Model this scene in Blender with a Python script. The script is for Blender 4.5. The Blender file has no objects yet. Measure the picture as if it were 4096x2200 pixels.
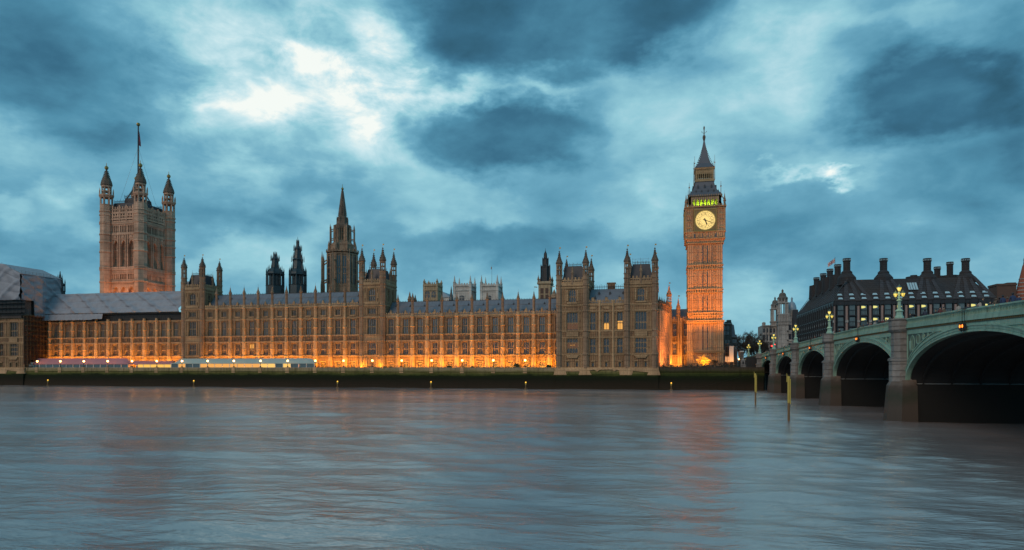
import bpy, bmesh, math, random
from math import sin, cos, tan, atan, atan2, radians, pi, sqrt
from mathutils import Vector
random.seed(7)
S = bpy.context.scene
COL = S.collection
# ------------------------------------------------------------------ camera
F = 2731.0                    # focal length in pixels of the 4096 px wide photograph
YAW = radians(12.4)           # the view is turned this far left of square-on to the river front
EYE = 7.65                    # camera height above the river, metres
HOR = 1470.0                  # row of the horizon
cam = bpy.data.cameras.new('camera')
cam.sensor_width = 36.0
cam.lens = F / 4096 * 36
cam.shift_y = (HOR - 1100) / 4096
cam.clip_start = 0.5
cam.clip_end = 20000
camo = bpy.data.objects.new('camera', cam)
camo.location = (0, 0, EYE)
camo.rotation_euler = (radians(90), 0, YAW)
COL.objects.link(camo)
S.camera = camo
S.view_settings.view_transform = 'Standard'
S.view_settings.look = 'None'
S.view_settings.exposure = 0.6
S.view_settings.gamma = 1.0
S.cycles.use_denoising = True
S.cycles.max_bounces = 4
S.cycles.diffuse_bounces = 2
S.cycles.glossy_bounces = 2
S.cycles.caustics_reflective = False
S.cycles.caustics_refractive = False
S.cycles.sample_clamp_indirect = 3.0

def X_at(u, Y):               # metres along the river front of photo column u on the plane Y
    return Y * tan(atan((u - 2048) / F) - YAW)
def Z_at(u, v, Y):            # metres above the river of photo point (u, v) on the plane Y
    return EYE + (HOR - v) / F * Y / (cos(YAW) + sin(YAW) * (u - 2048) / F)
def lin(r, g, b):
    f = lambda c: (c / 12.92 if c <= 0.04045 else ((c + 0.055) / 1.055) ** 2.4)
    return (f(r / 255), f(g / 255), f(b / 255), 1)

# ------------------------------------------------------------------ node helper
class NT:
    def __init__(s, tree):
        s.t = tree; s.n = tree.nodes; s.l = tree.links
    def add(s, typ, **kw):
        n = s.n.new(typ)
        for k, v in kw.items(): setattr(n, k, v)
        return n
    def put(s, sock, v):
        if isinstance(v, bpy.types.NodeSocket): s.l.new(v, sock)
        elif v is not None: sock.default_value = v
    def math(s, op, a, b=None, c=None, clamp=False):
        n = s.add('ShaderNodeMath', operation=op, use_clamp=clamp)
        for i, v in enumerate((a, b, c)): s.put(n.inputs[i], v)
        return n.outputs[0]
    def vec(s, op, a, b=None):
        n = s.add('ShaderNodeVectorMath', operation=op)
        s.put(n.inputs[0], a); s.put(n.inputs[1], b)
        return n.outputs[1] if op == 'LENGTH' else n.outputs[0]
    def scale(s, a, k):
        n = s.add('ShaderNodeVectorMath', operation='SCALE')
        s.put(n.inputs[0], a); s.put(n.inputs[3], k)
        return n.outputs[0]
    def noise(s, v, scale, detail=4, rough=0.55, color=False, dist=0.0):
        n = s.add('ShaderNodeTexNoise')
        s.put(n.inputs['Vector'], v); n.inputs['Scale'].default_value = scale
        n.inputs['Detail'].default_value = detail; n.inputs['Roughness'].default_value = rough
        n.inputs['Distortion'].default_value = dist
        return n.outputs[1 if color else 0]
    def rng(s, v, a, b, c=0.0, d=1.0, kind='LINEAR'):
        n = s.add('ShaderNodeMapRange', interpolation_type=kind)
        for i, x in enumerate((v, a, b, c, d)): s.put(n.inputs[i], x)
        return n.outputs[0]
    def ramp(s, v, stops, interp='LINEAR'):
        n = s.add('ShaderNodeValToRGB'); r = n.color_ramp; r.interpolation = interp
        while len(r.elements) < len(stops): r.elements.new(0.5)
        for e, (p, c) in zip(r.elements, stops): e.position = p; e.color = c
        s.put(n.inputs[0], v)
        return n.outputs[0]
    def mix(s, f, a, b, mode='MIX'):
        n = s.add('ShaderNodeMix', data_type='RGBA', blend_type=mode)
        s.put(n.inputs[0], f); s.put(n.inputs[6], a); s.put(n.inputs[7], b)
        return n.outputs[2]
    def comb(s, x, y, z):
        n = s.add('ShaderNodeCombineXYZ')
        for i, v in enumerate((x, y, z)): s.put(n.inputs[i], v)
        return n.outputs[0]
    def sep(s, v):
        n = s.add('ShaderNodeSeparateXYZ'); s.put(n.inputs[0], v)
        return n.outputs

# ------------------------------------------------------------------ dusk sky with its clouds
SUN_EL, SUN_AZ = radians(30), radians(205)     # brightest part of the overcast, behind and left of the camera
W = bpy.data.worlds.new('World'); S.world = W
W.use_nodes = True
W.cycles.sampling_method = 'MANUAL'; W.cycles.sample_map_resolution = 256
nt = NT(W.node_tree)
for n in list(nt.n): nt.n.remove(n)
d = nt.add('ShaderNodeTexCoord').outputs['Generated']
dx, dy, dz = nt.sep(d)
az = nt.math('ARCTAN2', dx, dy)
el = nt.math('ARCSINE', nt.math('MAXIMUM', dz, 0.0))
ang = nt.comb(az, el, 0.0)
layer = nt.vec('MULTIPLY', d, (1.0, 1.0, 1.9))
w1 = nt.scale(nt.vec('SUBTRACT', nt.noise(layer, 3.0, 2, 0.5, True), (0.5, 0.5, 0.5)), 0.08)
w2 = nt.scale(nt.vec('SUBTRACT', nt.noise(layer, 11.0, 5, 0.55, True), (0.5, 0.5, 0.5)), 0.11)
warped = nt.vec('ADD', ang, nt.vec('ADD', w1, w2))
warped = nt.vec('MULTIPLY', warped, (1, 1, 0))
def sky_angles(px, py):
    th = atan((px - 1288) / 1717.6)
    return th - YAW, atan((925 - py) / 1717.6 * cos(th)), cos(th)
# px, py, rx, ry, amount, inner edge, outer edge (clouds and gaps of this sky)
BLOBS = [
    # bright gap, upper left of centre
    (740, 215, 470, 250, 0.30, 0.15, 1.35), (640, 270, 200, 85, 0.10, 0.1, 1.2),
    (850, 195, 130, 55, 0.22, 0.0, 1.3), (990, 125, 90, 120, 0.22, 0.1, 1.3),
    (930, 290, 130, 80, 0.20, 0.0, 1.3), (560, 250, 70, 40, 0.16, 0.0, 1.3),
    (700, 290, 120, 28, 0.10, 0.0, 1.3), (500, 290, 60, 24, 0.13, 0.0, 1.3), (1040, 200, 60, 40, 0.2, 0.0, 1.3),
    (1180, 250, 190, 40, 0.22, 0.1, 1.3), (1400, 225, 130, 35, 0.18, 0.0, 1.3),
    (60, 320, 150, 70, 0.14, 0.0, 1.4),
    # dark banks
    (200, 120, 330, 190, -0.24, 0.2, 1.4), (20, 60, 180, 240, -0.10, 0.0, 1.5), (420, 215, 150, 80, -0.12, 0.1, 1.4),
    (1400, 75, 430, 130, -0.26, 0.60, 1.12), (1660, 100, 180, 90, -0.13, 0.3, 1.15), (1130, 60, 150, 130, -0.12, 0.3, 1.3),
    (1250, 345, 290, 92, -0.30, 0.40, 1.15), (1450, 290, 110, 80, -0.12, 0.2, 1.3),
    (230, 350, 210, 55, -0.18, 0.2, 1.4),
    (2330, 250, 265, 140, -0.36, 0.50, 1.15), (2560, 200, 130, 220, -0.20, 0.2, 1.3), (2480, 430, 240, 110, -0.16, 0.2, 1.4),
    (2200, 120, 180, 60, -0.08, 0.2, 1.3),
    # pale areas on the right
    (1930, 130, 160, 190, 0.13, 0.1, 1.4), (1760, 270, 330, 60, 0.10, 0.1, 1.4),
    (2250, 40, 300, 40, 0.10, 0.0, 1.4),
    (2105, 466, 46, 17, 0.40, 0.0, 1.3), (1990, 462, 110, 16, 0.22, 0.0, 1.3), (2060, 440, 160, 50, 0.08, 0.0, 1.4),
    # cumulus heads low down
    (120, 580, 170, 110, 0.12, 0.55, 1.05), (190, 510, 80, 55, 0.07, 0.4, 1.1), (30, 530, 70, 50, 0.06, 0.4, 1.1), (110, 650, 190, 50, -0.10, 0.3, 1.4),
    (700, 630, 180, 80, 0.11, 0.45, 1.1), (800, 545, 80, 60, 0.09, 0.45, 1.1), (560, 690, 160, 50, 0.07, 0.4, 1.1),
    (1750, 450, 150, 100, 0.10, 0.55, 1.05), (1600, 530, 170, 100, 0.08, 0.45, 1.1), (1180, 520, 220, 70, 0.10, 0.4, 1.2),
    (1060, 610, 260, 60, -0.09, 0.3, 1.4), (620, 560, 170, 60, -0.12, 0.3, 1.3), (480, 470, 160, 90, -0.06, 0.2, 1.4),
    (2050, 600, 280, 110, -0.12, 0.3, 1.4), (1350, 620, 240, 60, -0.10, 0.3, 1.4), (2430, 600, 190, 90, -0.08, 0.2, 1.4), (950, 470, 200, 60, -0.05, 0.2, 1.3),
    (1000, 420, 330, 50, 0.08, 0.1, 1.4), (1450, 770, 420, 60, 0.08, 0.1, 1.5), (1880, 760, 140, 100, 0.10, 0.1, 1.4), (2250, 560, 200, 60, 0.06, 0.3, 1.2), (600, 790, 300, 60, 0.07, 0.1, 1.4),
]
t = hi = None
def acc(cur, v): return v if cur is None else nt.math('ADD', cur, v)
for (px, py, rx, ry, amt, e0, e1) in BLOBS:
    a, e, c = sky_angles(px, py)
    ra, re = rx / 1717.6 * c * c, ry / 1717.6 * c
    q = nt.vec('MULTIPLY', nt.vec('SUBTRACT', warped, (a, e, 0)), (1 / ra, 1 / re, 0))
    s_ = nt.rng(nt.vec('LENGTH', q), e1, e0, 0.0, abs(amt), 'SMOOTHSTEP')
    if amt >= 0.125: hi = acc(hi, s_)
    else: t = acc(t, s_ if amt > 0 else nt.math('MULTIPLY', s_, -1.0))
fb = nt.math('SUBTRACT', nt.noise(layer, 7.0, 7, 0.56, False, 0.2), 0.5)
fb2 = nt.math('SUBTRACT', nt.noise(layer, 2.6, 3, 0.5), 0.5)
brk = nt.rng(nt.noise(layer, 12.0, 6, 0.6, False, 0.3), 0.38, 0.64, 0.38, 1.18)   # breaks the bright gap into patches
t = nt.math('ADD', t, nt.math('MULTIPLY', hi, brk))
t = nt.math('ADD', t, nt.math('ADD', nt.math('MULTIPLY', fb, 0.52), nt.math('MULTIPLY', fb2, 0.22)))
t = nt.math('ADD', t, 0.515)
t = nt.math('ADD', nt.math('MULTIPLY', nt.math('SUBTRACT', t, 0.5), 1.12), 0.49)
cloud = nt.ramp(t, [(0.0, lin(46, 87, 108)), (0.16, lin(59, 109, 136)), (0.34, lin(82, 142, 169)), (0.50, lin(107, 167, 191)),
                    (0.66, lin(146, 200, 213)), (0.84, lin(196, 227, 233)), (1.0, lin(244, 249, 243))])
sky = nt.add('ShaderNodeTexSky', sky_type='NISHITA', sun_disc=False, sun_elevation=SUN_EL, sun_rotation=SUN_AZ)
thin = nt.math('MULTIPLY', nt.rng(t, 0.35, 0.75), 0.004)
bgc = nt.vec('ADD', nt.scale(cloud, 0.66), nt.scale(sky.outputs[0], thin))
bg = nt.add('ShaderNodeBackground'); nt.put(bg.inputs[0], bgc); bg.inputs[1].default_value = 1.0
nt.l.new(bg.outputs[0], nt.add('ShaderNodeOutputWorld').inputs[0])
# ------------------------------------------------------------------ soft overcast sun
sl = bpy.data.lights.new('sun', 'SUN'); sl.energy = 0.80; sl.angle = radians(28); sl.color = (1.0, 0.69, 0.46)
so = bpy.data.objects.new('sun', sl); COL.objects.link(so)
_sd = Vector((sin(SUN_AZ) * cos(SUN_EL), cos(SUN_AZ) * cos(SUN_EL), sin(SUN_EL)))   # towards the sun
so.rotation_euler = _sd.to_track_quat('Z', 'Y').to_euler()
so.location = (-60, -60, 80)

# ------------------------------------------------------------------ mesh and object helpers
class MB:
    def __init__(s): s.v = []; s.f = []; s.m = []; s.mi = 0
    def face(s, *p):
        b = len(s.v); s.v += [tuple(q) for q in p]; s.f.append(tuple(range(b, b + len(p)))); s.m.append(s.mi)
    def mesh(s, vs, fs):
        b = len(s.v); s.v += [tuple(q) for q in vs]; s.f += [tuple(i + b for i in f) for f in fs]; s.m += [s.mi] * len(fs)
    def box(s, x0, x1, y0, y1, z0, z1):
        s.mesh([(x0,y0,z0),(x1,y0,z0),(x1,y1,z0),(x0,y1,z0),(x0,y0,z1),(x1,y0,z1),(x1,y1,z1),(x0,y1,z1)],
               [(0,3,2,1),(4,5,6,7),(0,1,5,4),(1,2,6,5),(2,3,7,6),(3,0,4,7)])
    def lathe(s, cx, cy, prof, n=8, rot=None, caps=True):
        if rot is None: rot = pi / n
        vs, fs = [], []
        for r, z in prof:
            for i in range(n):
                a = rot + 2 * pi * i / n
                vs.append((cx + r * cos(a), cy + r * sin(a), z))
        for j in range(len(prof) - 1):
            for i in range(n):
                k = (i + 1) % n
                fs.append((j*n+i, j*n+k, (j+1)*n+k, (j+1)*n+i))
        if caps:
            fs.append(tuple(range(n))[::-1]); fs.append(tuple((len(prof)-1)*n + i for i in range(n)))
        s.mesh(vs, fs)
    def sq(s, cx, cy, prof):                       # square plan, half widths
        s.lathe(cx, cy, [(r * 1.41421356, z) for r, z in prof], 4, pi / 4)
    def poly(s, pts, axis, a, b):                  # polygon extruded along an axis
        def P(p, t):
            return {'x': (t, p[0], p[1]), 'y': (p[0], t, p[1]), 'z': (p[0], p[1], t)}[axis]
        n = len(pts)
        s.mesh([P(p, a) for p in pts] + [P(p, b) for p in pts],
               [tuple(range(n)), tuple(range(2*n-1, n-1, -1))] + [(i, n+i, n+(i+1)%n, (i+1)%n) for i in range(n)])
    def bar(s, p, q, r, r2=None, n=5):
        p, q = Vector(p), Vector(q); d = q - p
        if d.length < 1e-6: return
        d.normalize(); u = d.orthogonal().normalized(); w = d.cross(u)
        r2 = r if r2 is None else r2
        vs = [p + (u*cos(2*pi*i/n) + w*sin(2*pi*i/n)) * r for i in range(n)] + [q + (u*cos(2*pi*i/n) + w*sin(2*pi*i/n)) * r2 for i in range(n)]
        s.mesh(vs, [(i, (i+1)%n, n+(i+1)%n, n+i) for i in range(n)] + [tuple(range(n))[::-1], tuple(range(n, 2*n))])
    def ball(s, c, r, n=8, m=6, sz=1.0):
        s.lathe(c[0], c[1], [(max(r * sin(pi*j/m), 0.002), c[2] - r * sz * cos(pi*j/m)) for j in range(m+1)], n)
    def wall(s, o, t, nrm, Wd, z0, z1, ops, depth):  # wall face with openings (a0, a1, b0, b1) and their reveals
        o, t, nrm = Vector(o), Vector(t).normalized(), Vector(nrm).normalized()
        P = lambda a, b, c=0.0: (o.x + t.x*a + nrm.x*c, o.y + t.y*a + nrm.y*c, b)
        xs = sorted({0.0, Wd} | {q for p in ops for q in p[:2]}); zs = sorted({z0, z1} | {q for p in ops for q in p[2:4]})
        for j in range(len(zs) - 1):
            i = 0
            while i < len(xs) - 1:
                def hole(k): 
                    xm, zm = (xs[k]+xs[k+1])/2, (zs[j]+zs[j+1])/2
                    return any(p[0] < xm < p[1] and p[2] < zm < p[3] for p in ops)
                if hole(i): i += 1; continue
                e = i
                while e < len(xs) - 1 and not hole(e): e += 1
                s.face(P(xs[i], zs[j]), P(xs[e], zs[j]), P(xs[e], zs[j+1]), P(xs[i], zs[j+1])); i = e
        for a0, a1, b0, b1 in [p[:4] for p in ops]:
            d = -depth
            s.face(P(a0,b0), P(a1,b0), P(a1,b0,d), P(a0,b0,d)); s.face(P(a0,b1), P(a0,b1,d), P(a1,b1,d), P(a1,b1))
            s.face(P(a0,b0), P(a0,b0,d), P(a0,b1,d), P(a0,b1)); s.face(P(a1,b0), P(a1,b1), P(a1,b1,d), P(a1,b0,d))

WL = {}                                            # world position of every object's origin
import re as _re
def setp(o, **kw):
    if kw.get('label') and not 4 <= len(_re.findall(r"[A-Za-z0-9][A-Za-z0-9'-]*", kw['label'])) <= 16: print('LABEL', len(kw['label'].split()), kw['label'])
    for k, v in kw.items():
        if v is not None: o[k] = v
def thing(name, label, cat, loc=(0, 0, 0), group=None):
    o = bpy.data.objects.new(name, None); COL.objects.link(o)
    o.location = loc; o.empty_display_size = 0.5
    setp(o, label=label, category=cat, group=group); WL[o.name] = Vector(loc)
    return o
def part(name, mb, m, parent=None, at=None, smooth=False, rz=0.0):
    """one mesh object; mb is in world metres, or local to the point `at`"""
    pw = WL[parent.name] if parent else Vector((0, 0, 0))
    org = Vector(at) if at is not None else pw
    off = Vector((0, 0, 0)) if at is not None else pw
    me = bpy.data.meshes.new(name)
    me.from_pydata([(x - off.x, y - off.y, z - off.z) for x, y, z in mb.v], [], mb.f)
    ms = m if isinstance(m, (list, tuple)) else [m]
    for q in ms: me.materials.append(q)
    if len(ms) > 1: me.polygons.foreach_set('material_index', mb.m)
    bm = bmesh.new(); bm.from_mesh(me); bmesh.ops.recalc_face_normals(bm, faces=bm.faces); bm.to_mesh(me); bm.free()
    if smooth: me.polygons.foreach_set('use_smooth', [True] * len(me.polygons))
    me.update()
    o = bpy.data.objects.new(name, me); COL.objects.link(o)
    if parent: o.parent = parent
    o.location = org - pw; o.rotation_euler.z = rz
    WL[o.name] = org
    return o
def whole(name, mb, m, label, cat, group=None, at=None, smooth=False, kind=None):
    o = part(name, mb, m, None, at, smooth); setp(o, label=label, category=cat, group=group, kind=kind); return o
def setting(name, mb, m, smooth=False, kind='structure'):
    o = part(name, mb, m, None, None, smooth); o['kind'] = kind; return o
def copy_tree(o, parent=None, at=None):
    c = o.copy(); COL.objects.link(c); c.parent = parent
    if at is not None:
        pw = WL[parent.name] if parent else Vector((0, 0, 0))
        c.location = Vector(at) - pw; WL[c.name] = Vector(at)
    else: WL[c.name] = WL.get(parent.name, Vector((0,0,0))) + c.location if parent else Vector(c.location)
    for ch in KIDS(o): copy_tree(ch, c)
    return c
def KIDS(o): return [q for q in COL.objects if q.parent == o]
ORD = ['first','second','third','fourth','fifth','sixth','seventh','eighth','ninth','tenth','eleventh','twelfth','thirteenth',
       'fourteenth','fifteenth','sixteenth','seventeenth','eighteenth','nineteenth','twentieth','twenty-first','twenty-second','twenty-third','twenty-fourth','twenty-fifth']

# ------------------------------------------------------------------ materials
def newmat(name):
    m = bpy.data.materials.new(name); m.use_nodes = True
    t = NT(m.node_tree)
    for n in list(t.n): t.n.remove(n)
    out = t.add('ShaderNodeOutputMaterial'); b = t.add('ShaderNodeBsdfPrincipled')
    t.l.new(b.outputs[0], out.inputs[0])
    return m, t, b
def simple(name, col, rough=0.7, metal=0.0, var=0.25, scale=0.8, bump=0.0, stretch=(1, 1, 1)):
    m, t, b = newmat(name)
    c = t.vec('MULTIPLY', t.add('ShaderNodeTexCoord').outputs['Object'], stretch)
    n = t.noise(c, scale, 5, 0.6)
    col = tuple(col[:3])
    t.put(b.inputs['Base Color'], t.mix(n, tuple(q * (1 - var) for q in col) + (1,), tuple(q * (1 + var) for q in col) + (1,)))
    b.inputs['Roughness'].default_value = rough; b.inputs['Metallic'].default_value = metal
    if bump:
        bp = t.add('ShaderNodeBump'); bp.inputs['Distance'].default_value = bump; t.put(bp.inputs['Height'], t.noise(c, scale * 6, 5)); t.l.new(bp.outputs[0], b.inputs['Normal'])
    return m
def stone(name, pale, dark, panel=(0.8, 2.4), pf=0.4, soot=0.5, warm=None):
    """weathered limestone: blotches, run-off streaks, blind panel tracery"""
    m, t, b = newmat(name)
    c = t.add('ShaderNodeTexCoord').outputs['Object']
    x, y, z = t.sep(c)
    big = t.noise(c, 0.22, 5, 0.62)
    fine = t.noise(c, 1.9, 4, 0.6)
    st = t.noise(t.vec('MULTIPLY', c, (1.1, 1.1, 0.09)), 1.0, 4, 0.6)
    f = t.math('ADD', t.math('MULTIPLY', big, 0.45), t.math('ADD', t.math('MULTIPLY', st, 0.35), t.math('MULTIPLY', fine, 0.3)))
    f = t.rng(f, 0.36, 0.70, 0.0, 1.0)
    col = t.mix(f, tuple(dark) + (1,), tuple(pale) + (1,))
    if warm:
        col = t.mix(t.rng(t.noise(c, 0.5, 3), 0.5, 0.75, 0, 0.6), col, tuple(warm) + (1,))
    br = t.add('ShaderNodeTexBrick'); br.offset = 0.0
    t.put(br.inputs['Vector'], t.comb(t.math('ADD', x, y), z, 0.0))
    br.inputs['Color1'].default_value = br.inputs['Color2'].default_value = (1, 1, 1, 1); br.inputs['Mortar'].default_value = (0, 0, 0, 1)
    br.inputs['Scale'].default_value = 1.0; br.inputs['Brick Width'].default_value = panel[0]; br.inputs['Row Height'].default_value = panel[1]
    br.inputs['Mortar Size'].default_value = 0.09; br.inputs['Mortar Smooth'].default_value = 0.4
    col = t.mix(t.math('MULTIPLY', br.outputs['Fac'], pf), col, tuple(q * 0.35 for q in dark) + (1,))
    tone = t.rng(t.noise(c, 0.08, 4, 0.6), 0.38, 0.66, 0.0, 0.8)
    col = t.mix(tone, col, t.mix(0.5, col, (0.05, 0.03, 0.02, 1)))
    sootn = t.rng(t.noise(t.vec('MULTIPLY', c, (0.6, 0.6, 0.25)), 0.8, 6, 0.7), 0.54, 0.72, 0.0, soot)
    col = t.mix(sootn, col, tuple(q * 0.45 for q in dark) + (1,))
    t.put(b.inputs['Base Color'], col); b.inputs['Roughness'].default_value = 0.85
    bp = t.add('ShaderNodeBump'); bp.inputs['Distance'].default_value = 0.25; bp.inputs['Strength'].default_value = 0.8
    t.put(bp.inputs['Height'], t.math('SUBTRACT', t.math('MULTIPLY', fine, 0.8), t.math('MULTIPLY', br.outputs['Fac'], 0.7)))
    t.l.new(bp.outputs[0], b.inputs['Normal'])
    return m
def emit(name, col, strength, base=(0.12, 0.12, 0.12)):
    m, t, b = newmat(name)
    b.inputs['Base Color'].default_value = tuple(base) + (1,)
    b.inputs['Emission Color'].default_value = tuple(col) + (1,); b.inputs['Emission Strength'].default_value = strength
    b.inputs['Roughness'].default_value = 0.4
    return m
M = {}
M['stone'] = stone('weathered limestone', (0.44, 0.255, 0.135), (0.12, 0.064, 0.034), pf=0.5, soot=0.65)  # low tone paints the shade of walls set back between buttresses
M['trim'] = stone('carved limestone', (0.60, 0.38, 0.215), (0.30, 0.175, 0.09), (0.6, 0.9), 0.2, 0.25)
M['buttress'] = stone('buttress limestone', (0.68, 0.43, 0.245), (0.38, 0.225, 0.115), (1.3, 1.6), 0.15, 0.2)
M['carving'] = stone('carved shield panel', (0.36, 0.21, 0.125), (0.13, 0.075, 0.045), (0.5, 0.5), 0.5, 0.5)
M['turret'] = stone('turret limestone', (0.44, 0.285, 0.185), (0.19, 0.115, 0.072), (0.5, 1.7), 0.4, 0.45)
M['spire'] = stone('sooty spire stone', (0.22, 0.155, 0.115), (0.09, 0.062, 0.048), (0.5, 1.0), 0.4, 0.5)
M['vstone'] = stone('tower limestone', (0.74, 0.455, 0.32), (0.40, 0.225, 0.15), (1.0, 2.2), 0.35, 0.35)
M['cstone'] = stone('clock tower limestone', (0.56, 0.37, 0.22), (0.30, 0.185, 0.105), (0.75, 3.0), 0.6, 0.35)
M['abbey'] = stone('pale abbey stone', (0.66, 0.63, 0.60), (0.36, 0.33, 0.31), (1.6, 4.0), 0.25, 0.35)
M['tan'] = stone('tan church stone', (0.46, 0.35, 0.23), (0.30, 0.22, 0.14), (1.6, 3.0), 0.25, 0.2)
M['portland'] = stone('grey Portland stone', (0.50, 0.48, 0.47), (0.20, 0.19, 0.19), (1.2, 2.6), 0.35, 0.6)
M['darkstone'] = stone('dark house stone', (0.12, 0.10, 0.095), (0.05, 0.043, 0.04), (1.2, 3.0), 0.4, 0.5)
M['granite'] = stone('bridge granite', (0.30, 0.285, 0.28), (0.11, 0.10, 0.098), (2.4, 0.9), 0.4, 0.55)
M['redbrick'] = simple('red brick', (0.26, 0.075, 0.045), 0.85, var=0.3, scale=1.0)
M['brownbrick'] = simple('brown brick', (0.09, 0.055, 0.045), 0.9, var=0.35, scale=1.0)
M['slate'] = simple('iron tile roof', (0.15, 0.155, 0.185), 0.5, 0.2, 0.3, 0.5)
M['ironroof'] = simple('dark iron roof', (0.035, 0.038, 0.048), 0.5, 0.4, 0.3, 0.7)
M['black'] = simple('black ironwork', (0.018, 0.019, 0.022), 0.5, 0.3, 0.3, 1.0)
M['lantern'] = simple('dark ventilation lantern metal', (0.035, 0.05, 0.06), 0.45, 0.5, 0.4, 0.8)
M['gold'] = simple('gilded metal', (0.30, 0.20, 0.07), 0.45, 0.9, 0.15)
M['pvc'] = simple('grey white scaffold sheet', (0.235, 0.24, 0.28), 0.6, 0, 0.28, 0.6, 0.12)
M['steel'] = simple('scaffold steel', (0.16, 0.15, 0.15), 0.4, 0.7, 0.2)
M['pink'] = simple('pink canvas', (0.40, 0.165, 0.185), 0.6, 0, 0.12, 0.6)
M['white'] = simple('white paint', (0.72, 0.74, 0.74), 0.5, 0, 0.08, 0.6)
M['teal'] = simple('pale marquee canvas', (0.31, 0.38, 0.37), 0.5, 0, 0.1, 0.5)
m, t, b = newmat('weathered green bridge paint'); c = t.add('ShaderNodeTexCoord').outputs['Object']; x, y, z = t.sep(c)
st = t.noise(t.vec('MULTIPLY', c, (1.0, 1.4, 0.10)), 1.0, 5, 0.65); fi = t.noise(c, 0.35, 5, 0.6)
col = t.mix(t.rng(t.math('ADD', t.math('MULTIPLY', st, 0.6), t.math('MULTIPLY', fi, 0.4)), 0.36, 0.64), (0.155, 0.27, 0.215, 1), (0.30, 0.465, 0.38, 1))
col = t.mix(t.rng(t.noise(t.vec('MULTIPLY', c, (1.0, 2.2, 0.16)), 1.0, 6, 0.7), 0.57, 0.72, 0, 0.55), col, (0.10, 0.085, 0.05, 1))
br = t.add('ShaderNodeTexBrick'); br.offset = 0.0; t.put(br.inputs['Vector'], t.comb(y, z, 0.0)); br.inputs['Scale'].default_value = 1.0; br.inputs['Brick Width'].default_value = 2.9; br.inputs['Row Height'].default_value = 40.0; br.inputs['Mortar Size'].default_value = 0.03
col = t.mix(t.math('MULTIPLY', br.outputs['Fac'], 0.6), col, (0.05, 0.08, 0.065, 1))
t.put(b.inputs['Base Color'], col); b.inputs['Roughness'].default_value = 0.45
M['green'] = m
M['green_dark'] = simple('dark green bridge paint', (0.06, 0.10, 0.085), 0.5, 0, 0.2)  # also paints shade on the cornice band and spandrel panels
M['under'] = simple('dirty grey soffit paint', (0.24, 0.265, 0.28), 0.7, 0, 0.2, 0.4)
M['soffit'] = simple('sooty ironwork under the bridge', (0.009, 0.0095, 0.011), 0.8, 0, 0.3, 0.4)  # near-black colour carries the shade under the deck
M['asphalt'] = simple('asphalt', (0.05, 0.05, 0.052), 0.85, 0, 0.2)
M['ground'] = simple('ground', (0.09, 0.085, 0.07), 0.9, 0, 0.3, 0.05)
M['paving'] = simple('terrace paving', (0.24, 0.19, 0.14), 0.8, 0, 0.2, 0.6)
M['yellow'] = simple('weathered yellow paint', (0.44, 0.34, 0.07), 0.5, 0, 0.25, 2.0)
M['rust'] = simple('wet rusty steel', (0.16, 0.085, 0.03), 0.5, 0, 0.35, 2.0)
M['bark'] = simple('tree bark', (0.07, 0.055, 0.045), 0.9, 0, 0.3)
M['litbark'] = simple('pale bark', (0.50, 0.38, 0.22), 0.9, 0, 0.3)  # bright copy of the bark, floodlight put into its colour
M['bush'] = simple('dark green bush', (0.035, 0.06, 0.025), 0.8, 0, 0.4, 3.0)
M['hedge'] = simple('hedge', (0.03, 0.035, 0.022), 0.9, 0, 0.4, 2.0)
M['wetdark'] = simple('black weedy stone under the bridge', (0.005, 0.005, 0.005), 0.95, 0, 0.4, 0.5)  # black colour stands in for shade on the pier bases below the arches
M['red'] = simple('red paint', (0.35, 0.02, 0.02), 0.35, 0, 0.1)
M['blue'] = simple('flag blue', (0.02, 0.03, 0.16), 0.7, 0, 0.1)
M['flagred'] = simple('flag red', (0.35, 0.03, 0.04), 0.7, 0, 0.1)
M['flagwhite'] = simple('flag white', (0.6, 0.58, 0.58), 0.7, 0, 0.1)
M['plum'] = simple('dark mauve flag cloth', (0.12, 0.045, 0.075), 0.8, 0, 0.2)
M['domeblue'] = simple('blue grey lead', (0.22, 0.29, 0.36), 0.5, 0.2, 0.2, 0.6)
M['pilaster'] = simple('pinkish sandstone pilaster', (0.27, 0.20, 0.19), 0.8, 0, 0.15)
M['bronze'] = simple('dark bronze cladding', (0.026, 0.024, 0.028), 0.42, 0.35, 0.35, 0.5)
M['pglass'] = simple('dark glazing', (0.09, 0.13, 0.15), 0.12, 0.0, 0.4)  # base lightened to paint the sky's reflection into the panes
# window glass: dark with a patchy reflection
m, t, b = newmat('leaded window glass'); c = t.add('ShaderNodeTexCoord').outputs['Object']
t.put(b.inputs['Base Color'], t.mix(t.noise(c, 1.2, 2), (0.012, 0.014, 0.02, 1), (0.05, 0.055, 0.075, 1))); t.put(b.inputs['Roughness'], t.rng(t.noise(c, 2.0, 3), 0.3, 0.7, 0.08, 0.4))
bp = t.add('ShaderNodeBump'); bp.inputs['Distance'].default_value = 0.06; t.put(bp.inputs['Height'], t.noise(c, 3.0, 2)); t.l.new(bp.outputs[0], b.inputs['Normal'])
b.inputs['Specular IOR Level'].default_value = 0.9
M['glass'] = m
m, t, b = newmat('window glass with pale blinds behind'); c = t.add('ShaderNodeTexCoord').outputs['Object']
t.put(b.inputs['Base Color'], t.mix(t.noise(t.vec('MULTIPLY', c, (3, 3, 0.4)), 1.2, 2), (0.03, 0.035, 0.045, 1), (0.17, 0.19, 0.22, 1))); b.inputs['Roughness'].default_value = 0.2; b.inputs['Specular IOR Level'].default_value = 0.9
M['glass_pale'] = m
M['litpane'] = emit('lit window pane', (1.0, 0.44, 0.05), 0.55)
M['dimpane'] = emit('dimly lit window pane', (1.0, 0.35, 0.10), 0.06, (0.03, 0.03, 0.03))
M['office'] = emit('lit office ceiling', (0.95, 0.86, 0.22), 0.6)
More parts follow.
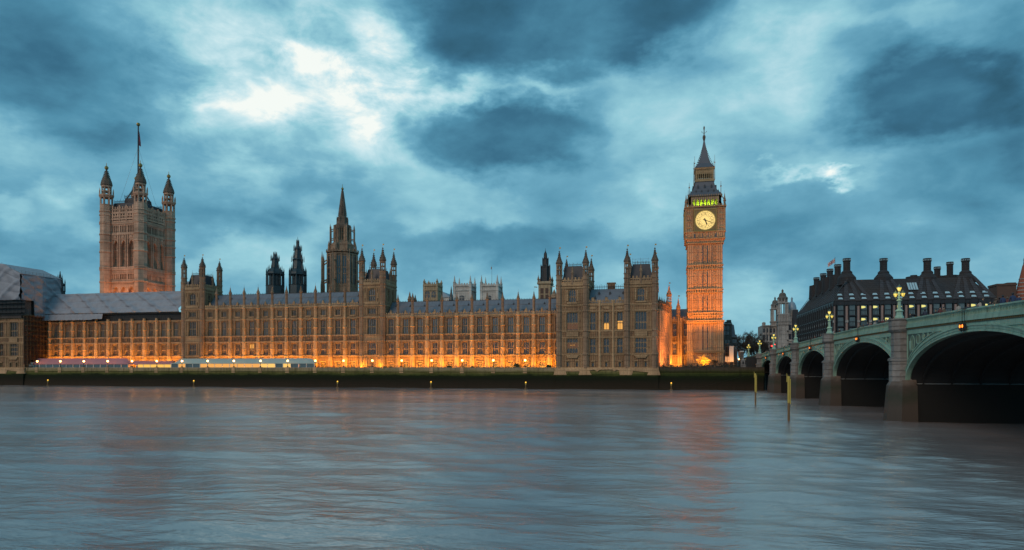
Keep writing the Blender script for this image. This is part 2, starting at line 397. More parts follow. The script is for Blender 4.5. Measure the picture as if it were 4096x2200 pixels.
M['skylight'] = simple('pale rooflight glass', (0.33, 0.47, 0.54), 0.15, 0.0, 0.1)
M['globe'] = emit('lit globe', (1.0, 0.48, 0.12), 9.0)
M['lamp'] = emit('lit street lantern', (1.0, 0.72, 0.09), 0.72)
M['amber'] = emit('amber signal', (1.0, 0.20, 0.01), 2.4)
M['redlamp'] = emit('red signal', (1.0, 0.03, 0.02), 3.0)
M['flood'] = emit('floodlight lens', (1.0, 0.48, 0.10), 7.0)
M['beacon'] = emit('beacon lamp', (1.0, 0.50, 0.03), 1.2)
M['tentglow'] = emit('lit marquee interior', (1.0, 0.42, 0.05), 0.55)
M['tentyellow'] = emit('bright marquee interior', (1.0, 0.56, 0.10), 0.65)
M['dial'] = emit('opal clock glass', (1.0, 0.70, 0.19), 0.66)
M['skin'] = simple('skin', (0.42, 0.25, 0.18), 0.6, 0, 0.1)
M['net'] = simple('brown debris netting', (0.085, 0.05, 0.04), 0.9, 0, 0.5, 0.25)
for i, c in enumerate([(0.02, 0.02, 0.025), (0.03, 0.035, 0.06), (0.10, 0.03, 0.03), (0.02, 0.04, 0.10), (0.30, 0.28, 0.26), (0.10, 0.08, 0.06)]):
    M['coat%d' % i] = simple('coat cloth', c, 0.85, 0, 0.2)
# river wall: pale coping stone, green weed, black tidal mud, by height above the river
def wall_mat(name, topc):
    m, t, b = newmat(name); c = t.add('ShaderNodeNewGeometry').outputs['Position']
    x, y, z = t.sep(c)
    zz = t.math('ADD', z, t.math('MULTIPLY', t.math('SUBTRACT', t.noise(t.vec('MULTIPLY', c, (0.12, 0.12, 0.5)), 1.0, 6, 0.7), 0.5), 2.4))
    col = t.ramp(t.rng(zz, 0.0, 8.0), [(0.0, (0.034, 0.024, 0.016, 1)), (0.26, (0.022, 0.016, 0.010, 1)), (0.44, (0.009, 0.011, 0.005, 1)), (0.58, (0.010, 0.017, 0.005, 1))] + topc)
    br = t.add('ShaderNodeTexBrick'); t.put(br.inputs['Vector'], t.comb(t.math('ADD', x, y), z, 0.0)); br.inputs['Scale'].default_value = 1.0
    br.inputs['Brick Width'].default_value = 2.4; br.inputs['Row Height'].default_value = 0.75; br.inputs['Mortar Size'].default_value = 0.05
    col = t.mix(t.math('MULTIPLY', br.outputs['Fac'], 0.5), col, (0.01, 0.01, 0.008, 1))
    col = t.mix(t.rng(t.noise(t.vec('MULTIPLY', c, (0.9, 0.9, 0.12)), 1.0, 5, 0.65), 0.5, 0.75, 0, 0.6), col, (0.014, 0.014, 0.008, 1))
    t.put(b.inputs['Base Color'], col); b.inputs['Roughness'].default_value = 0.85; b.inputs['Specular IOR Level'].default_value = 0.15
    return m
M['wall'] = wall_mat('tidal river wall', [(0.66, (0.07, 0.08, 0.02, 1)), (0.76, (0.17, 0.15, 0.06, 1)), (0.86, (0.30, 0.235, 0.14, 1)), (1.0, (0.40, 0.32, 0.22, 1))])
M['wall_dark'] = wall_mat('dark weedy river wall', [(0.68, (0.045, 0.058, 0.014, 1)), (0.80, (0.055, 0.055, 0.022, 1)), (0.90, (0.075, 0.058, 0.042, 1)), (1.0, (0.10, 0.08, 0.065, 1))])
# pier foot: wet dark stone with brown tide stain
m, t, b = newmat('wet pier stone'); c = t.add('ShaderNodeNewGeometry').outputs['Position']; x, y, z = t.sep(c)
zz = t.math('ADD', z, t.math('MULTIPLY', t.math('SUBTRACT', t.noise(c, 0.5, 6, 0.7), 0.5), 3.0))
col = t.ramp(t.rng(zz, 0.0, 7.0), [(0.0, (0.042, 0.029, 0.021, 1)), (0.3, (0.05, 0.034, 0.025, 1)), (0.5, (0.022, 0.024, 0.012, 1)), (0.70, (0.05, 0.036, 0.028, 1)), (0.86, (0.13, 0.10, 0.085, 1))])
t.put(b.inputs['Base Color'], col); b.inputs['Roughness'].default_value = 0.6
M['pierfoot'] = m
# river
m, t, b = newmat('river water'); c = t.add('ShaderNodeNewGeometry').outputs['Position']
r1 = t.noise(t.vec('MULTIPLY', c, (0.38, 1.3, 1)), 1.0, 4, 0.6, False, 0.5)
r3 = t.noise(t.vec('MULTIPLY', c, (1.6, 3.6, 1)), 1.0, 3, 0.55)
big = t.noise(t.vec('MULTIPLY', c, (0.012, 0.03, 1)), 1.0, 4, 0.55)
h = t.math('ADD', t.math('MULTIPLY', r1, 0.24), t.math('MULTIPLY', r3, 0.07))
bp = t.add('ShaderNodeBump'); bp.inputs['Distance'].default_value = 0.5; bp.inputs['Strength'].default_value = 1.0
t.put(bp.inputs['Height'], h); t.l.new(bp.outputs[0], b.inputs['Normal'])
t.put(b.inputs['Base Color'], t.mix(t.rng(big, 0.35, 0.65), (0.17, 0.138, 0.134, 1), (0.225, 0.19, 0.188, 1))); b.inputs['IOR'].default_value = 2.9
t.put(b.inputs['Roughness'], t.rng(big, 0.35, 0.65, 0.13, 0.25)); b.inputs['Specular IOR Level'].default_value = 0.8; b.inputs['Specular Tint'].default_value = (1.0, 0.90, 0.88, 1)
M['water'] = m

# ================================================================== SETTING
YW, YF, ZT = 242.0, 252.0, 6.8          # river wall, main river front, terrace level
XN0, XN1 = -36.9, -1.4                  # north pavilion
XS0, XS1 = -303.4, -267.7               # south pavilion
BX = 33.9                               # upstream face of the bridge
# river: a sheet of real low waves, finer towards the camera bank, with flat water beyond
import numpy as np
def river():
    rng = np.random.default_rng(11)
    NR, NCc = 760, 640
    yy = 5.0 * (244.5 / 5.0) ** (np.arange(NR) / (NR - 1))
    aa = np.tan(np.linspace(radians(-54), radians(34), NCc))
    Y = np.repeat(yy[:, None], NCc, 1); X = np.clip(yy, 120, None)[:, None] * aa[None, :]
    H = np.zeros_like(X)
    for i in range(46):                              # crests lie mostly along the stream, many wavelengths
        L = 0.9 * 1.115 ** i * rng.uniform(0.9, 1.1)
        th = rng.normal(radians(90), radians(22)) if i % 6 else rng.uniform(0, pi)
        kx, ky = 2*pi/L*cos(th), 2*pi/L*sin(th)
        amp = 0.0070 * L ** 0.72 * (1.0 if L < 14 else (14/L) ** 1.1)
        px = 1.6*np.sin(X*0.05 + i) + 1.2*np.sin(Y*0.07 + 2*i)
        fade = np.clip((L - 0.025*Y*0.16*6) / (0.5*L), 0, 1)            # leave out waves finer than the sheet's own grid
        patch = 0.75 + 0.5*np.sin(X*0.021*(1 + i % 3) + i*1.7)*np.sin(Y*0.033*(1 + i % 2) + i)
        H += amp * fade * patch * np.sin(kx*X + ky*Y + px*0.6 + rng.uniform(0, 6.28))
    v = np.stack([X, Y, H], -1).reshape(-1, 3).astype(np.float32)
    idx = np.arange(NR*NCc).reshape(NR, NCc)
    f = np.stack([idx[:-1, :-1], idx[:-1, 1:], idx[1:, 1:], idx[1:, :-1]], -1).reshape(-1, 4)
    ext = np.array([(-3000, -60, -0.35), (3000, -60, -0.35), (3000, 243.5, -0.35), (-3000, 243.5, -0.35)], np.float32)
    n0 = len(v); v = np.vstack([v, ext]); f = np.vstack([f, [[n0, n0+1, n0+2, n0+3]]])
    me = bpy.data.meshes.new('river_water'); me.vertices.add(len(v)); me.vertices.foreach_set('co', v.ravel())
    me.loops.add(f.size); me.loops.foreach_set('vertex_index', f.ravel().astype(np.int32))
    me.polygons.add(len(f)); me.polygons.foreach_set('loop_start', np.arange(0, f.size, 4, dtype=np.int32)); me.polygons.foreach_set('loop_total', np.full(len(f), 4, np.int32))
    me.polygons.foreach_set('use_smooth', np.ones(len(f), bool)); me.update(calc_edges=True); me.materials.append(M['water'])
    o = bpy.data.objects.new('river_water', me); COL.objects.link(o); o['kind'] = 'structure'
river()
mb = MB(); mb.face((-9000, 243.2, 5.9), (9000, 243.2, 5.9), (9000, 12000, 5.9), (-9000, 12000, 5.9)); setting('ground', mb, M['ground'])
mb = MB(); mb.box(XS1 + 0.1, XN0 - 0.1, YW + 0.9, YF + 1, 5.0, ZT); setting('terrace', mb, M['paving'])
mb = MB(); mb.box(XN1 + 0.1, 33.0, YW + 0.9, 262.0, 5.0, 7.0); setting('lawn', mb, M['hedge'])
# embankment walls: battered face, coping, piers
def embankment(name, x0, x1, ztop, label, piers, coping=True, m='wall'):
    mb = MB()
    mb.poly([(YW - 1.1, -2), (YW + 1.6, -2), (YW + 1.6, ztop - 1.05), (YW + 0.5, ztop - 1.05), (YW + 0.5, ztop - 0.12), (YW, ztop - 0.12), (YW - 0.05, ztop - 1.4), (YW - 0.35, 3.4)], 'x', x0, x1)
    o = whole(name, mb, M[m], label, 'river wall')
    if coping:
        c = MB(); c.box(x0, x1, YW - 0.16, YW + 0.6, ztop - 0.12, ztop + 0.06); c.box(x0, x1, YW - 0.42, YW, ztop - 1.52, ztop - 1.36)
        part('coping', c, M[m], o)
    for x in piers:
        p = MB(); p.box(x - 0.75, x + 0.75, YW - 0.27, YW + 0.75, 5.6, ztop + 0.16); part('pier', p, M['buttress'], o)
    return o
LAMPX = [-48.4 - 11.85 * k for k in range(19)]
embankment('terrace_wall', XS1, XN0, 7.62, 'long mossy river wall below the terrace lamps and marquees', LAMPX)
embankment('embankment_wall', XN1, BX - 0.4, 7.75, 'green weed covered river wall between the palace corner and the bridge', [], True, 'wall_dark')
w = embankment('embankment_wall', BX + 26.5, 330, 8.6, 'dark river wall on the far side of the bridge', [], True, 'wall_dark')
# sloping foreshore ledge at the foot of the wall beside the bridge
mb = MB(); mb.poly([(5.5, -1.0), (33.0, -1.0), (33.0, 4.9), (27.0, 4.9)], 'y', YW - 2.2, YW - 0.3)
whole('river_stairs', mb, M['wall'], 'dark weedy stone ramp slanting up the river wall beside the bridge', 'river stairs')

# ================================================================== WINDOWS, TURRETS
PROTO = {}
def window(parent, x, y, z, w, h, lights=3, rows=(0.45,), rz=0.0, lit=None, arch=False, gm='glass'):
    key = (round(w, 2), round(h, 2), lights, rows, lit, arch, gm)
    if key in PROTO:
        c = copy_tree(PROTO[key], parent, (x, y, z)); c.rotation_euler.z = rz; return c
    g = MB(); g.box(-w/2, w/2, -0.02, 0.02, 0, h)
    o = part('window', g, M[gm], parent, (x, y, z), rz=rz)
    f = MB(); b, d = 0.10, -0.26
    f.box(-w/2, -w/2 + b, d, -0.03, 0, h); f.box(w/2 - b, w/2, d, -0.03, 0, h); f.box(-w/2 + b, w/2 - b, d, -0.03, 0, b)
    lw = (w - 2*b) / lights
    for i in range(1, lights):
        xx = -w/2 + b + lw * i; f.box(xx - 0.055, xx + 0.055, d, -0.03, b, h)
    tops = [h * r for r in rows] + [h - 0.02]
    for zt in tops:
        f.box(-w/2 + b, w/2 - b, d + 0.02, -0.03, zt - 0.10, zt + (0.04 if zt < h - 0.1 else 0.02))
        for i in range(lights):                     # cusped heads of the lights
            a0 = -w/2 + b + lw * i; a1 = a0 + lw; hh = min(0.55, lw * 0.8)
            f.poly([(a0, zt - 0.1), (a0, zt - 0.1 - hh), (a0 + lw*0.16, zt - 0.1 - hh*0.45), (a0 + lw*0.5, zt - 0.1)], 'y', d + 0.05, -0.04)
            f.poly([(a1, zt - 0.1), (a0 + lw*0.5, zt - 0.1), (a1 - lw*0.16, zt - 0.1 - hh*0.45), (a1, zt - 0.1 - hh)], 'y', d + 0.05, -0.04)
    if arch:                                        # two centred arch: fill the corners
        for s in (-1, 1):
            f.poly([(s*w/2, h), (s*w/2, h*0.70), (s*w*0.44, h*0.82), (s*w*0.30, h*0.93), (0, h)], 'y', d - 0.02, 0.03)
    part('tracery', f, M['trim'], o, (x, y, z))
    if lit:
        l = MB(); z0, z1 = lit[0] * h, lit[1] * h
        l.box(-w/2 + b, w/2 - b, -0.05, -0.025, z0 + 0.12, z1 - 0.12)
        part('lit_pane', l, M['litpane' if lit[2] else 'dimpane'], o, (x, y, z))
    PROTO[key] = o
    return o
def vane(mb, x, y, z, h=1.6):
    mb.bar((x, y, z), (x, y, z + h), 0.05, 0.03, 4); mb.box(x + 0.02, x + 0.55, y - 0.02, y + 0.02, z + h * 0.62, z + h * 0.95)
def cap(mb, x, y, z0, z1, r, n=8):                  # ogee crocketed cap
    H = z1 - z0
    mb.lathe(x, y, [(r*1.0, z0), (r*1.28, z0 + 0.02*H), (r*1.25, z0 + 0.10*H), (r*1.02, z0 + 0.22*H), (r*0.72, z0 + 0.36*H), (r*0.46, z0 + 0.5*H),
                    (r*0.30, z0 + 0.66*H), (r*0.18, z0 + 0.82*H), (r*0.12, z0 + 0.88*H), (r*0.30, z0 + 0.91*H), (r*0.26, z0 + 0.95*H), (0.03, z1)], n)
    for j, q in enumerate((0.25, 0.38, 0.51, 0.64, 0.77)):   # crockets
        rr = r * (0.98, 0.72, 0.48, 0.36, 0.26)[j]
        for i in range(4):
            a = pi/4 + i * pi/2; s = 0.10 * r + 0.05
            mb.box(x + rr*cos(a) - s, x + rr*cos(a) + s, y + rr*sin(a) - s, y + rr*sin(a) + s, z0 + q*H - s, z0 + q*H + s*1.4)
def turret(parent, x, y, z0, z1, z2, z3, r, bands=(), name='turret', flag=True, m='turret', capm='spire'):
    """octagonal corner turret: shaft z0-z1, open lantern z1-z2, cap z2-z3"""
    b = MB()
    b.lathe(x, y, [(r, z0), (r, z1)], 8)
    for zb in bands: b.lathe(x, y, [(r*1.03, zb - 0.25), (r*1.17, zb - 0.1), (r*1.17, zb + 0.12), (r*1.02, zb + 0.3)], 8)
    b.lathe(x, y, [(r*1.02, z1 - 0.3), (r*1.16, z1 - 0.1), (r*1.16, z1 + 0.1), (r*0.9, z1 + 0.12)], 8)
    H = z2 - z1
    for i in range(8):
        a = pi/8 + i * pi/4; px, py = x + r*0.82*cos(a), y + r*0.82*sin(a)
        b.lathe(px, py, [(r*0.17, z1 + 0.1), (r*0.17, z2)], 4, a)
    b.lathe(x, y, [(r*0.95, z1 + H*0.46), (r*0.95, z1 + H*0.54)], 8)
    b.lathe(x, y, [(r*0.98, z2 - H*0.16), (r*1.0, z2 + 0.02)], 8)
    t = part(name, b, M[m], parent)
    c = MB(); cap(c, x, y, z2, z3, r * 0.92); part('turret_cap', c, M[capm], t)
    if flag:
        v = MB(); vane(v, x, y, z3 - 0.2, (z3 - z2) * 0.22 + 0.5); part('weather_vane', v, M['gold'], t)
    return t
def pinnacle(parent, x, y, z0, z1, z2, r=0.55):
    b = MB(); b.lathe(x, y, [(r*0.8, z0), (r*0.8, z1 - 0.5), (r*1.15, z1 - 0.4), (r*1.15, z1 - 0.1), (r*0.95, z1), (r*0.5, z1 + (z2-z1)*0.38), (r*0.22, z1 + (z2-z1)*0.72), (r*0.36, z1 + (z2-z1)*0.76), (r*0.12, z1 + (z2-z1)*0.82), (0.02, z2)], 8)
    for i in range(4): b.box(*(lambda a: (x + r*0.75*cos(a) - 0.1, x + r*0.75*cos(a) + 0.1, y + r*0.75*sin(a) - 0.1, y + r*0.75*sin(a) + 0.1))(i*pi/2 + pi/4), z1, z1 + 0.5)
    b.bar((x, y, z2 - 0.1), (x, y, z2 + 0.8), 0.035, 0.02, 4)
    return part('pinnacle', b, M['turret'], parent)
def band(parent, x0, x1, y0, y1, z, h=0.45, pr=0.30, name='string_course', m='trim'):
    b = MB(); b.box(x0 - pr, x1 + pr, y0 - pr, y1 + pr, z - h * 0.3, z + h * 0.5); b.box(x0 - pr*0.55, x1 + pr*0.55, y0 - pr*0.55, y1 + pr*0.55, z - h*0.75, z - h * 0.31)
    return part(name, b, M[m], parent)
def cresting(parent, x0, x1, y, z, h=0.8, step=0.9):
    b = MB(); b.box(x0, x1, y - 0.03, y + 0.03, z, z + 0.10); b.box(x0, x1, y - 0.03, y + 0.03, z + h*0.55, z + h*0.66)
    n = int((x1 - x0) / step)
    for i in range(n + 1):
        xx = x0 + (x1 - x0) * i / max(n, 1); b.box(xx - 0.06, xx + 0.06, y - 0.05, y + 0.05, z, z + h * (1.25 if i % 3 == 0 else 1.0))
    return part('roof_cresting', b, M['black'], parent)
def battlement(mb, x0, x1, y, z, h, step, th=0.35, axis='x'):
    """pierced gothic parapet with stepped merlons"""
    def bx(a, b_, c, d_):
        if axis == 'x': mb.box(a, b_, y, y + th, c, d_)
        else: mb.box(y, y + th, a, b_, c, d_)
    n = max(1, round((x1 - x0) / step)); s = (x1 - x0) / n
    bx(x0, x1, z, z + h * 0.28); bx(x0, x1, z + h * 0.56, z + h * 0.70)
    for i in range(n):
        a = x0 + s * i
        bx(a, a + s*0.22, z + h*0.28, z + h*0.56); bx(a + s*0.45, a + s*0.6, z + h*0.28, z + h*0.56)
        bx(a + s*0.12, a + s*0.62, z + h*0.70, z + h)
DORM = []
def dormer(parent, x, y, z, s=1.0):
    if DORM: return copy_tree(DORM[0], parent, (x, y, z))
    b = MB(); b.poly([(-0.34, 0), (0.34, 0), (0.34, 0.6), (0, 1.15), (-0.34, 0.6)], 'y', -0.45, 0.9); b.bar((0, -0.4, 1.0), (0, -0.4, 1.7), 0.05, 0.03, 4)
    o = part('dormer', b, M['ironroof'], parent, (x, y, z)); DORM.append(o); return o
DOORP = []
def terrace_door(parent, x, y, z):
    if DOORP: return copy_tree(DOORP[0], parent, (x, y, z))
    g = MB(); g.box(-0.95, 0.95, -0.02, 0.02, 0, 3.1)
    o = part('terrace_door', g, M['glass'], parent, (x, y, z))
    f = MB()
    for a in (-0.95, -0.32, 0.22, 0.83): f.box(a, a + 0.12, -0.2, -0.03, 0, 3.1)
    f.box(-0.83, 0.83, -0.18, -0.03, 2.35, 2.5); f.box(-1.3, 1.3, -0.75, 0.0, 3.12, 3.4); f.box(-1.3, -1.1, -0.72, 0.0, 2.6, 3.1); f.box(1.1, 1.3, -0.72, 0.0, 2.6, 3.1); f.box(-0.83, 0.83, -0.1, -0.03, 0, 0.7)
    part('door_frame', f, M['trim'], o, (x, y, z))
    DOORP.append(o); return o

S1, S2, S3, S4, S5 = 12.3, 18.1, 20.5, 27.5, 32.1
def river_range(name, label, x0, x1, wins, butts, extra, sheeted=False, lits={}):
    top = S5 if extra else S4
    yb = YF + 13
    root = thing(name, label, 'palace range', ((x0 + x1) / 2, YF, ZT))
    ops = []
    for x in wins:
        a = x - x0
        ops += [(a - 0.95, a + 0.95, ZT, ZT + 3.1), (a - 1.05, a + 1.05, 12.8, 17.5), (a - 1.05, a + 1.05, 20.8, 26.8)]
        if extra: ops.append((a - 0.95, a + 0.95, 28.7, 31.0))
    b = MB(); b.wall((x0, YF, 0), (1, 0, 0), (0, -1, 0), x1 - x0, 5.0, top, ops, 0.6); b.box(x0, x1, YF + 0.6, yb, 5.0, top - 0.01)
    part('wall', b, M['stone'], root)
    for zz in [S1, S2, S3, S4] + ([S5] if extra else []):
        band(root, x0 + 0.31, x1 - 0.31, YF, YF + 0.1, zz, 0.5, 0.30, 'cornice' if zz == top else 'string_course')
    for i, x in enumerate(wins):
        if i: copy_tree(cv0, root, (x, YF, S2)); continue
        cv = MB()
        cv.box(x - 1.75, x + 1.75, YF - 0.07, YF + 0.02, S2 + 0.35, S3 - 0.4)
        for sx in (-1.35, 1.35): cv.lathe(x + sx, YF - 0.08, [(0.22, S2 + 0.6), (0.3, S2 + 0.9), (0.12, S3 - 0.6)], 5)
        cv.poly([(x - 0.5, S3 - 0.55), (x + 0.5, S3 - 0.55), (x + 0.45, S2 + 0.95), (x, S2 + 0.5), (x - 0.45, S2 + 0.95)], 'y', YF - 0.28, YF)
        cv.v = [(a - x, b_ - YF, c - S2) for a, b_, c in cv.v]; cv0 = part('carved_frieze', cv, M['carving'], root, (x, YF, S2))
    nb = MB()                                       # slender panel ribs and canopied niches beside the windows
    for x in wins:
        for s in (-1, 1):
            for (za, zb) in [(12.75, 17.6), (20.75, 27.0)] + ([(28.2, 31.4)] if extra else []):
                nb.box(x + s*1.30 - 0.09, x + s*1.30 + 0.09, YF - 0.20, YF + 0.02, za, zb)
                nb.box(x + s*2.15 - 0.06, x + s*2.15 + 0.06, YF - 0.14, YF + 0.02, za, zb)
        for (za) in (17.62, 26.95): nb.box(x - 1.4, x + 1.4, YF - 0.26, YF + 0.02, za, za + 0.14)
        if extra: nb.box(x - 1.3, x + 1.3, YF - 0.25, YF + 0.02, 28.15, 28.6)
    part('panel_rib', nb, M['trim'], root)
    for i, x in enumerate(wins):
        terrace_door(root, x, YF + 0.5, ZT)
        window(root, x, YF + 0.5, 12.8, 2.1, 4.7, 3, (0.47,), lit=lits.get((i, 1)))
        window(root, x, YF + 0.5, 20.8, 2.1, 6.0, 3, (0.50,), lit=lits.get((i, 2)), gm='glass_pale' if (i*7 + len(name) + int(abs(x))) % 5 else 'glass')
        if extra: window(root, x, YF + 0.5, 28.7, 1.9, 2.3, 3, (), gm='glass_pale' if i % 3 else 'glass')
    for x in butts:
        b = MB(); yy = YF - 0.30
        b.lathe(x, yy, [(1.02, 5.0), (1.02, ZT + 0.7), (0.9, ZT + 0.9), (0.84, 11.9), (0.74, 12.5), (0.72, 18.0), (0.68, 18.3), (0.66, 20.4), (0.64, 20.8), (0.62, top - 0.2), (0.6, top + 1.2)], 8)
        for zz in [S1, S2, S3, S4] + ([S5] if extra else []) + [15.2, 23.7]:
            b.lathe(x, yy, [(0.72, zz - 0.25), (0.93, zz - 0.08), (0.93, zz + 0.12), (0.7, zz + 0.3)], 8)
        o = part('buttress', b, M['buttress'], root)
        if not sheeted: pinnacle(o, x, yy, top + 1.2, top + 6.4, top + 9.0, 0.62)
    if not sheeted:
        b = MB(); battlement(b, x0, x1, YF - 0.25, top + 0.22, 1.35, 0.95)
        for x in wins: b.box(x - 0.45, x + 0.45, YF - 0.32, YF + 0.2, top + 1.0, top + 2.1); b.box(x - 0.2, x + 0.2, YF - 0.25, YF + 0.1, top + 2.1, top + 2.7)
        part('parapet', b, M['trim'], root)
        ry = YF + 7.0
        b = MB(); b.poly([(YF + 1.0, top - 0.3), (YF + 1.0, top + 0.3), (ry, top + 6.5), (ry + 5.5, top + 0.3), (ry + 5.5, top - 0.3)], 'x', x0, x1)
        n = int((x1 - x0) / 1.5)
        for i in range(n):                          # standing seams of the iron roof
            xx = x0 + 0.7 + i * (x1 - x0 - 1.4) / n
            dz = 6.2 / (ry - YF - 1.0)
            b.face((xx, YF + 1.0, top + 0.36), (xx + 0.12, YF + 1.0, top + 0.36), (xx + 0.12, ry, top + 6.58), (xx, ry, top + 6.58))
        for q in (0.33, 0.66):
            yy = YF + 1.0 + q * (ry - YF - 1.0); zz = top + 0.3 + q * 6.2
            b.box(x0, x1, yy - 0.08, yy + 0.05, zz - 0.02, zz + 0.10)
        r = part('roof', b, M['slate'], root)
        cresting(root, x0, x1, ry, top + 6.5, 0.45, 1.1)
        for i, x in enumerate(wins):
            dormer(root, x - 1.3, YF + 2.6, top + 1.2); dormer(root, x + 1.5, YF + 2.6, top + 1.2); dormer(root, x + 0.1, YF + 5.3, top + 4.0)
    return root
NW = [-104.1 + 6.02 * k for k in range(12)]; NB = [-101.1 + 6.02 * k for k in range(11)]
CW = [-184.72 + 6.44 * k for k in range(11)]; CB = [-181.5 + 6.44 * k for k in range(10)]
SW = [-262.25 + 6.1 * k for k in range(11)]; SB = [-265.3 + 6.1 * k for k in range(11)]
river_range('river_range', 'lower stone palace range with slate roof beside the riverside pavilion, floodlit along its base', -106.3, XN0 + 0.3, NW, NB, False)
river_range('river_range', 'tall middle stone palace range with four floors and slate roof behind the pale marquee', -187.1, -117.8, CW, CB, True, lits={(3, 1): (0.55, 0.98, 1)})
river_range('river_range', 'stone palace range under grey scaffold sheeting, behind the pink marquees', XS1 + 1.4, -198.5, SW, SB, False, sheeted=True)

# ------------------------------------------------------------------ square corner towers beside the middle range
def corner_tower(cx, label, scaf=False):
    hx, y0, y1 = 5.3, YF - 0.7, YF + 11.6
    x0, x1 = cx - hx, cx + hx
    root = thing('corner_tower', label, 'tower', (cx, y0, ZT), 'square corner towers of the river front')
    top = 40.6
    ops = [(hx - 1.7, hx + 1.7, 12.8, 17.6), (hx - 1.7, hx + 1.7, 20.8, 27.0), (hx - 1.5, hx + 1.5, 28.8, 31.0), (hx - 1.35, hx + 1.35, 33.9, 38.9)]
    b = MB(); b.wall((x0, y0, 0), (1, 0, 0), (0, -1, 0), 2*hx, 5, top, ops, 0.6)
    sops = [(3.0, 4.8, 34, 38.6), (7.5, 9.3, 34, 38.6)]
    b.wall((x1, y0, 0), (0, 1, 0), (1, 0, 0), y1 - y0, 5, top, sops, 0.6)
    b.box(x0, x1 - 0.6, y0 + 0.6, y1, 5, top - 0.02)
    part('wall', b, M['stone'], root)
    window(root, cx, y0 + 0.5, 12.8, 3.4, 4.8, 4, (0.47,)); window(root, cx, y0 + 0.5, 20.8, 3.4, 6.2, 4, (0.5,))
    window(root, cx, y0 + 0.5, 28.8, 3.0, 2.2, 4, ()); window(root, cx, y0 + 0.5, 33.9, 2.7, 5.0, 3, (0.45,), arch=True)
    for yy in (y0 + 3.9, y0 + 8.4): window(root, x1 - 0.5, yy, 34, 1.8, 4.6, 2, (0.5,), rz=pi/2, arch=True)
    for zz in (S1, S2, S3, S4, S5, 39.3, top): band(root, x0, x1, y0, y1, zz, 0.5, 0.28, 'cornice' if zz == top else 'string_course')
    nb = MB()
    for s in (-1, 1):
        for dx in (2.1, 3.2):
            for (za, zb) in ((7.4, 11.8), (12.8, 17.6), (20.8, 27.0), (28.4, 31.4), (33.2, 38.9)):
                nb.box(cx + s*dx - 0.14, cx + s*dx + 0.14, y0 - 0.22, y0 + 0.02, za, zb)
        nb.box(cx + s*2.65 - 0.3, cx + s*2.65 + 0.3, y0 - 0.3, y0 + 0.02, 35, 37.0)
    nb.box(cx - 3.0, cx + 3.0, y0 - 0.25, y0 + 0.02, 32.6, 33.6); nb.box(cx - 3.4, cx + 3.4, y0 - 0.14, y0 + 0.02, S2 + 0.4, S3 - 0.4)
    for yy in (y0 + 2.2, y0 + 6.1, y0 + 10.0): nb.box(x1 - 0.02, x1 + 0.2, yy - 0.14, yy + 0.14, 33.0, 39.0)
    part('panel_rib', nb, M['trim'], root)
    p = MB(); battlement(p, x0, x1, y0 - 0.1, top + 0.25, 1.8, 1.1); battlement(p, x0, x1, y1 - 0.3, top + 0.25, 1.8, 1.1); battlement(p, y0, y1, x1 - 0.25, top + 0.25, 1.8, 1.1, axis='y'); battlement(p, y0, y1, x0 - 0.1, top + 0.25, 1.8, 1.1, axis='y')
    part('parapet', p, M['trim'], root)
    for (tx, ty) in ((x0 + 0.9, y0 + 0.5), (x1 - 0.9, y0 + 0.5), (x0 + 0.9, y1 - 0.5), (x1 - 0.9, y1 - 0.5)):
        turret(root, tx, ty, 5, 45.4, 49.6, 55.0 if cx > -150 else 53.9, 1.18, (S1, S2, S3, S4, S5, 40.6, 43.2))
    yc = (y0 + y1) / 2
    r = MB(); r.sq(cx, yc, [(4.1, top + 0.1), (3.9, top + 2.2), (3.0, top + 6.2), (2.6, top + 6.4)])
    part('roof', r, M['ironroof'], root); cresting(root, cx - 2.6, cx + 2.6, yc - 2.6, top + 6.3, 1.0, 0.55); cresting(root, cx - 2.6, cx + 2.6, yc + 2.6, top + 6.3, 1.0, 0.55)
    pinnacle(root, cx, y0 + 0.1, top + 0.2, top + 4.6, top + 7.2, 0.5); pinnacle(root, x1 - 0.1, yc, top + 0.2, top + 4.6, top + 7.2, 0.5); pinnacle(root, x0 + 0.1, yc, top + 0.2, top + 4.6, top + 7.2, 0.5)
    if scaf:
        s = MB()
        for i in range(6):
            s.bar((cx - 2.6 + i, yc - 2.8, top + 5), (cx - 2.6 + i, yc - 2.8, top + 9), 0.04, n=4)
        for zz in (7, 8, 9): s.bar((cx - 2.7, yc - 2.8, top + zz), (cx + 2.7, yc - 2.8, top + zz), 0.04, n=4)
        part('roof_scaffold', s, M['steel'], root)
    return root
corner_tower(-192.7, 'square stone tower with four turrets at the right end of the long sheeted roof')
corner_tower(-111.9, 'square stone tower with four turrets right beside the tall octagonal spire', True)

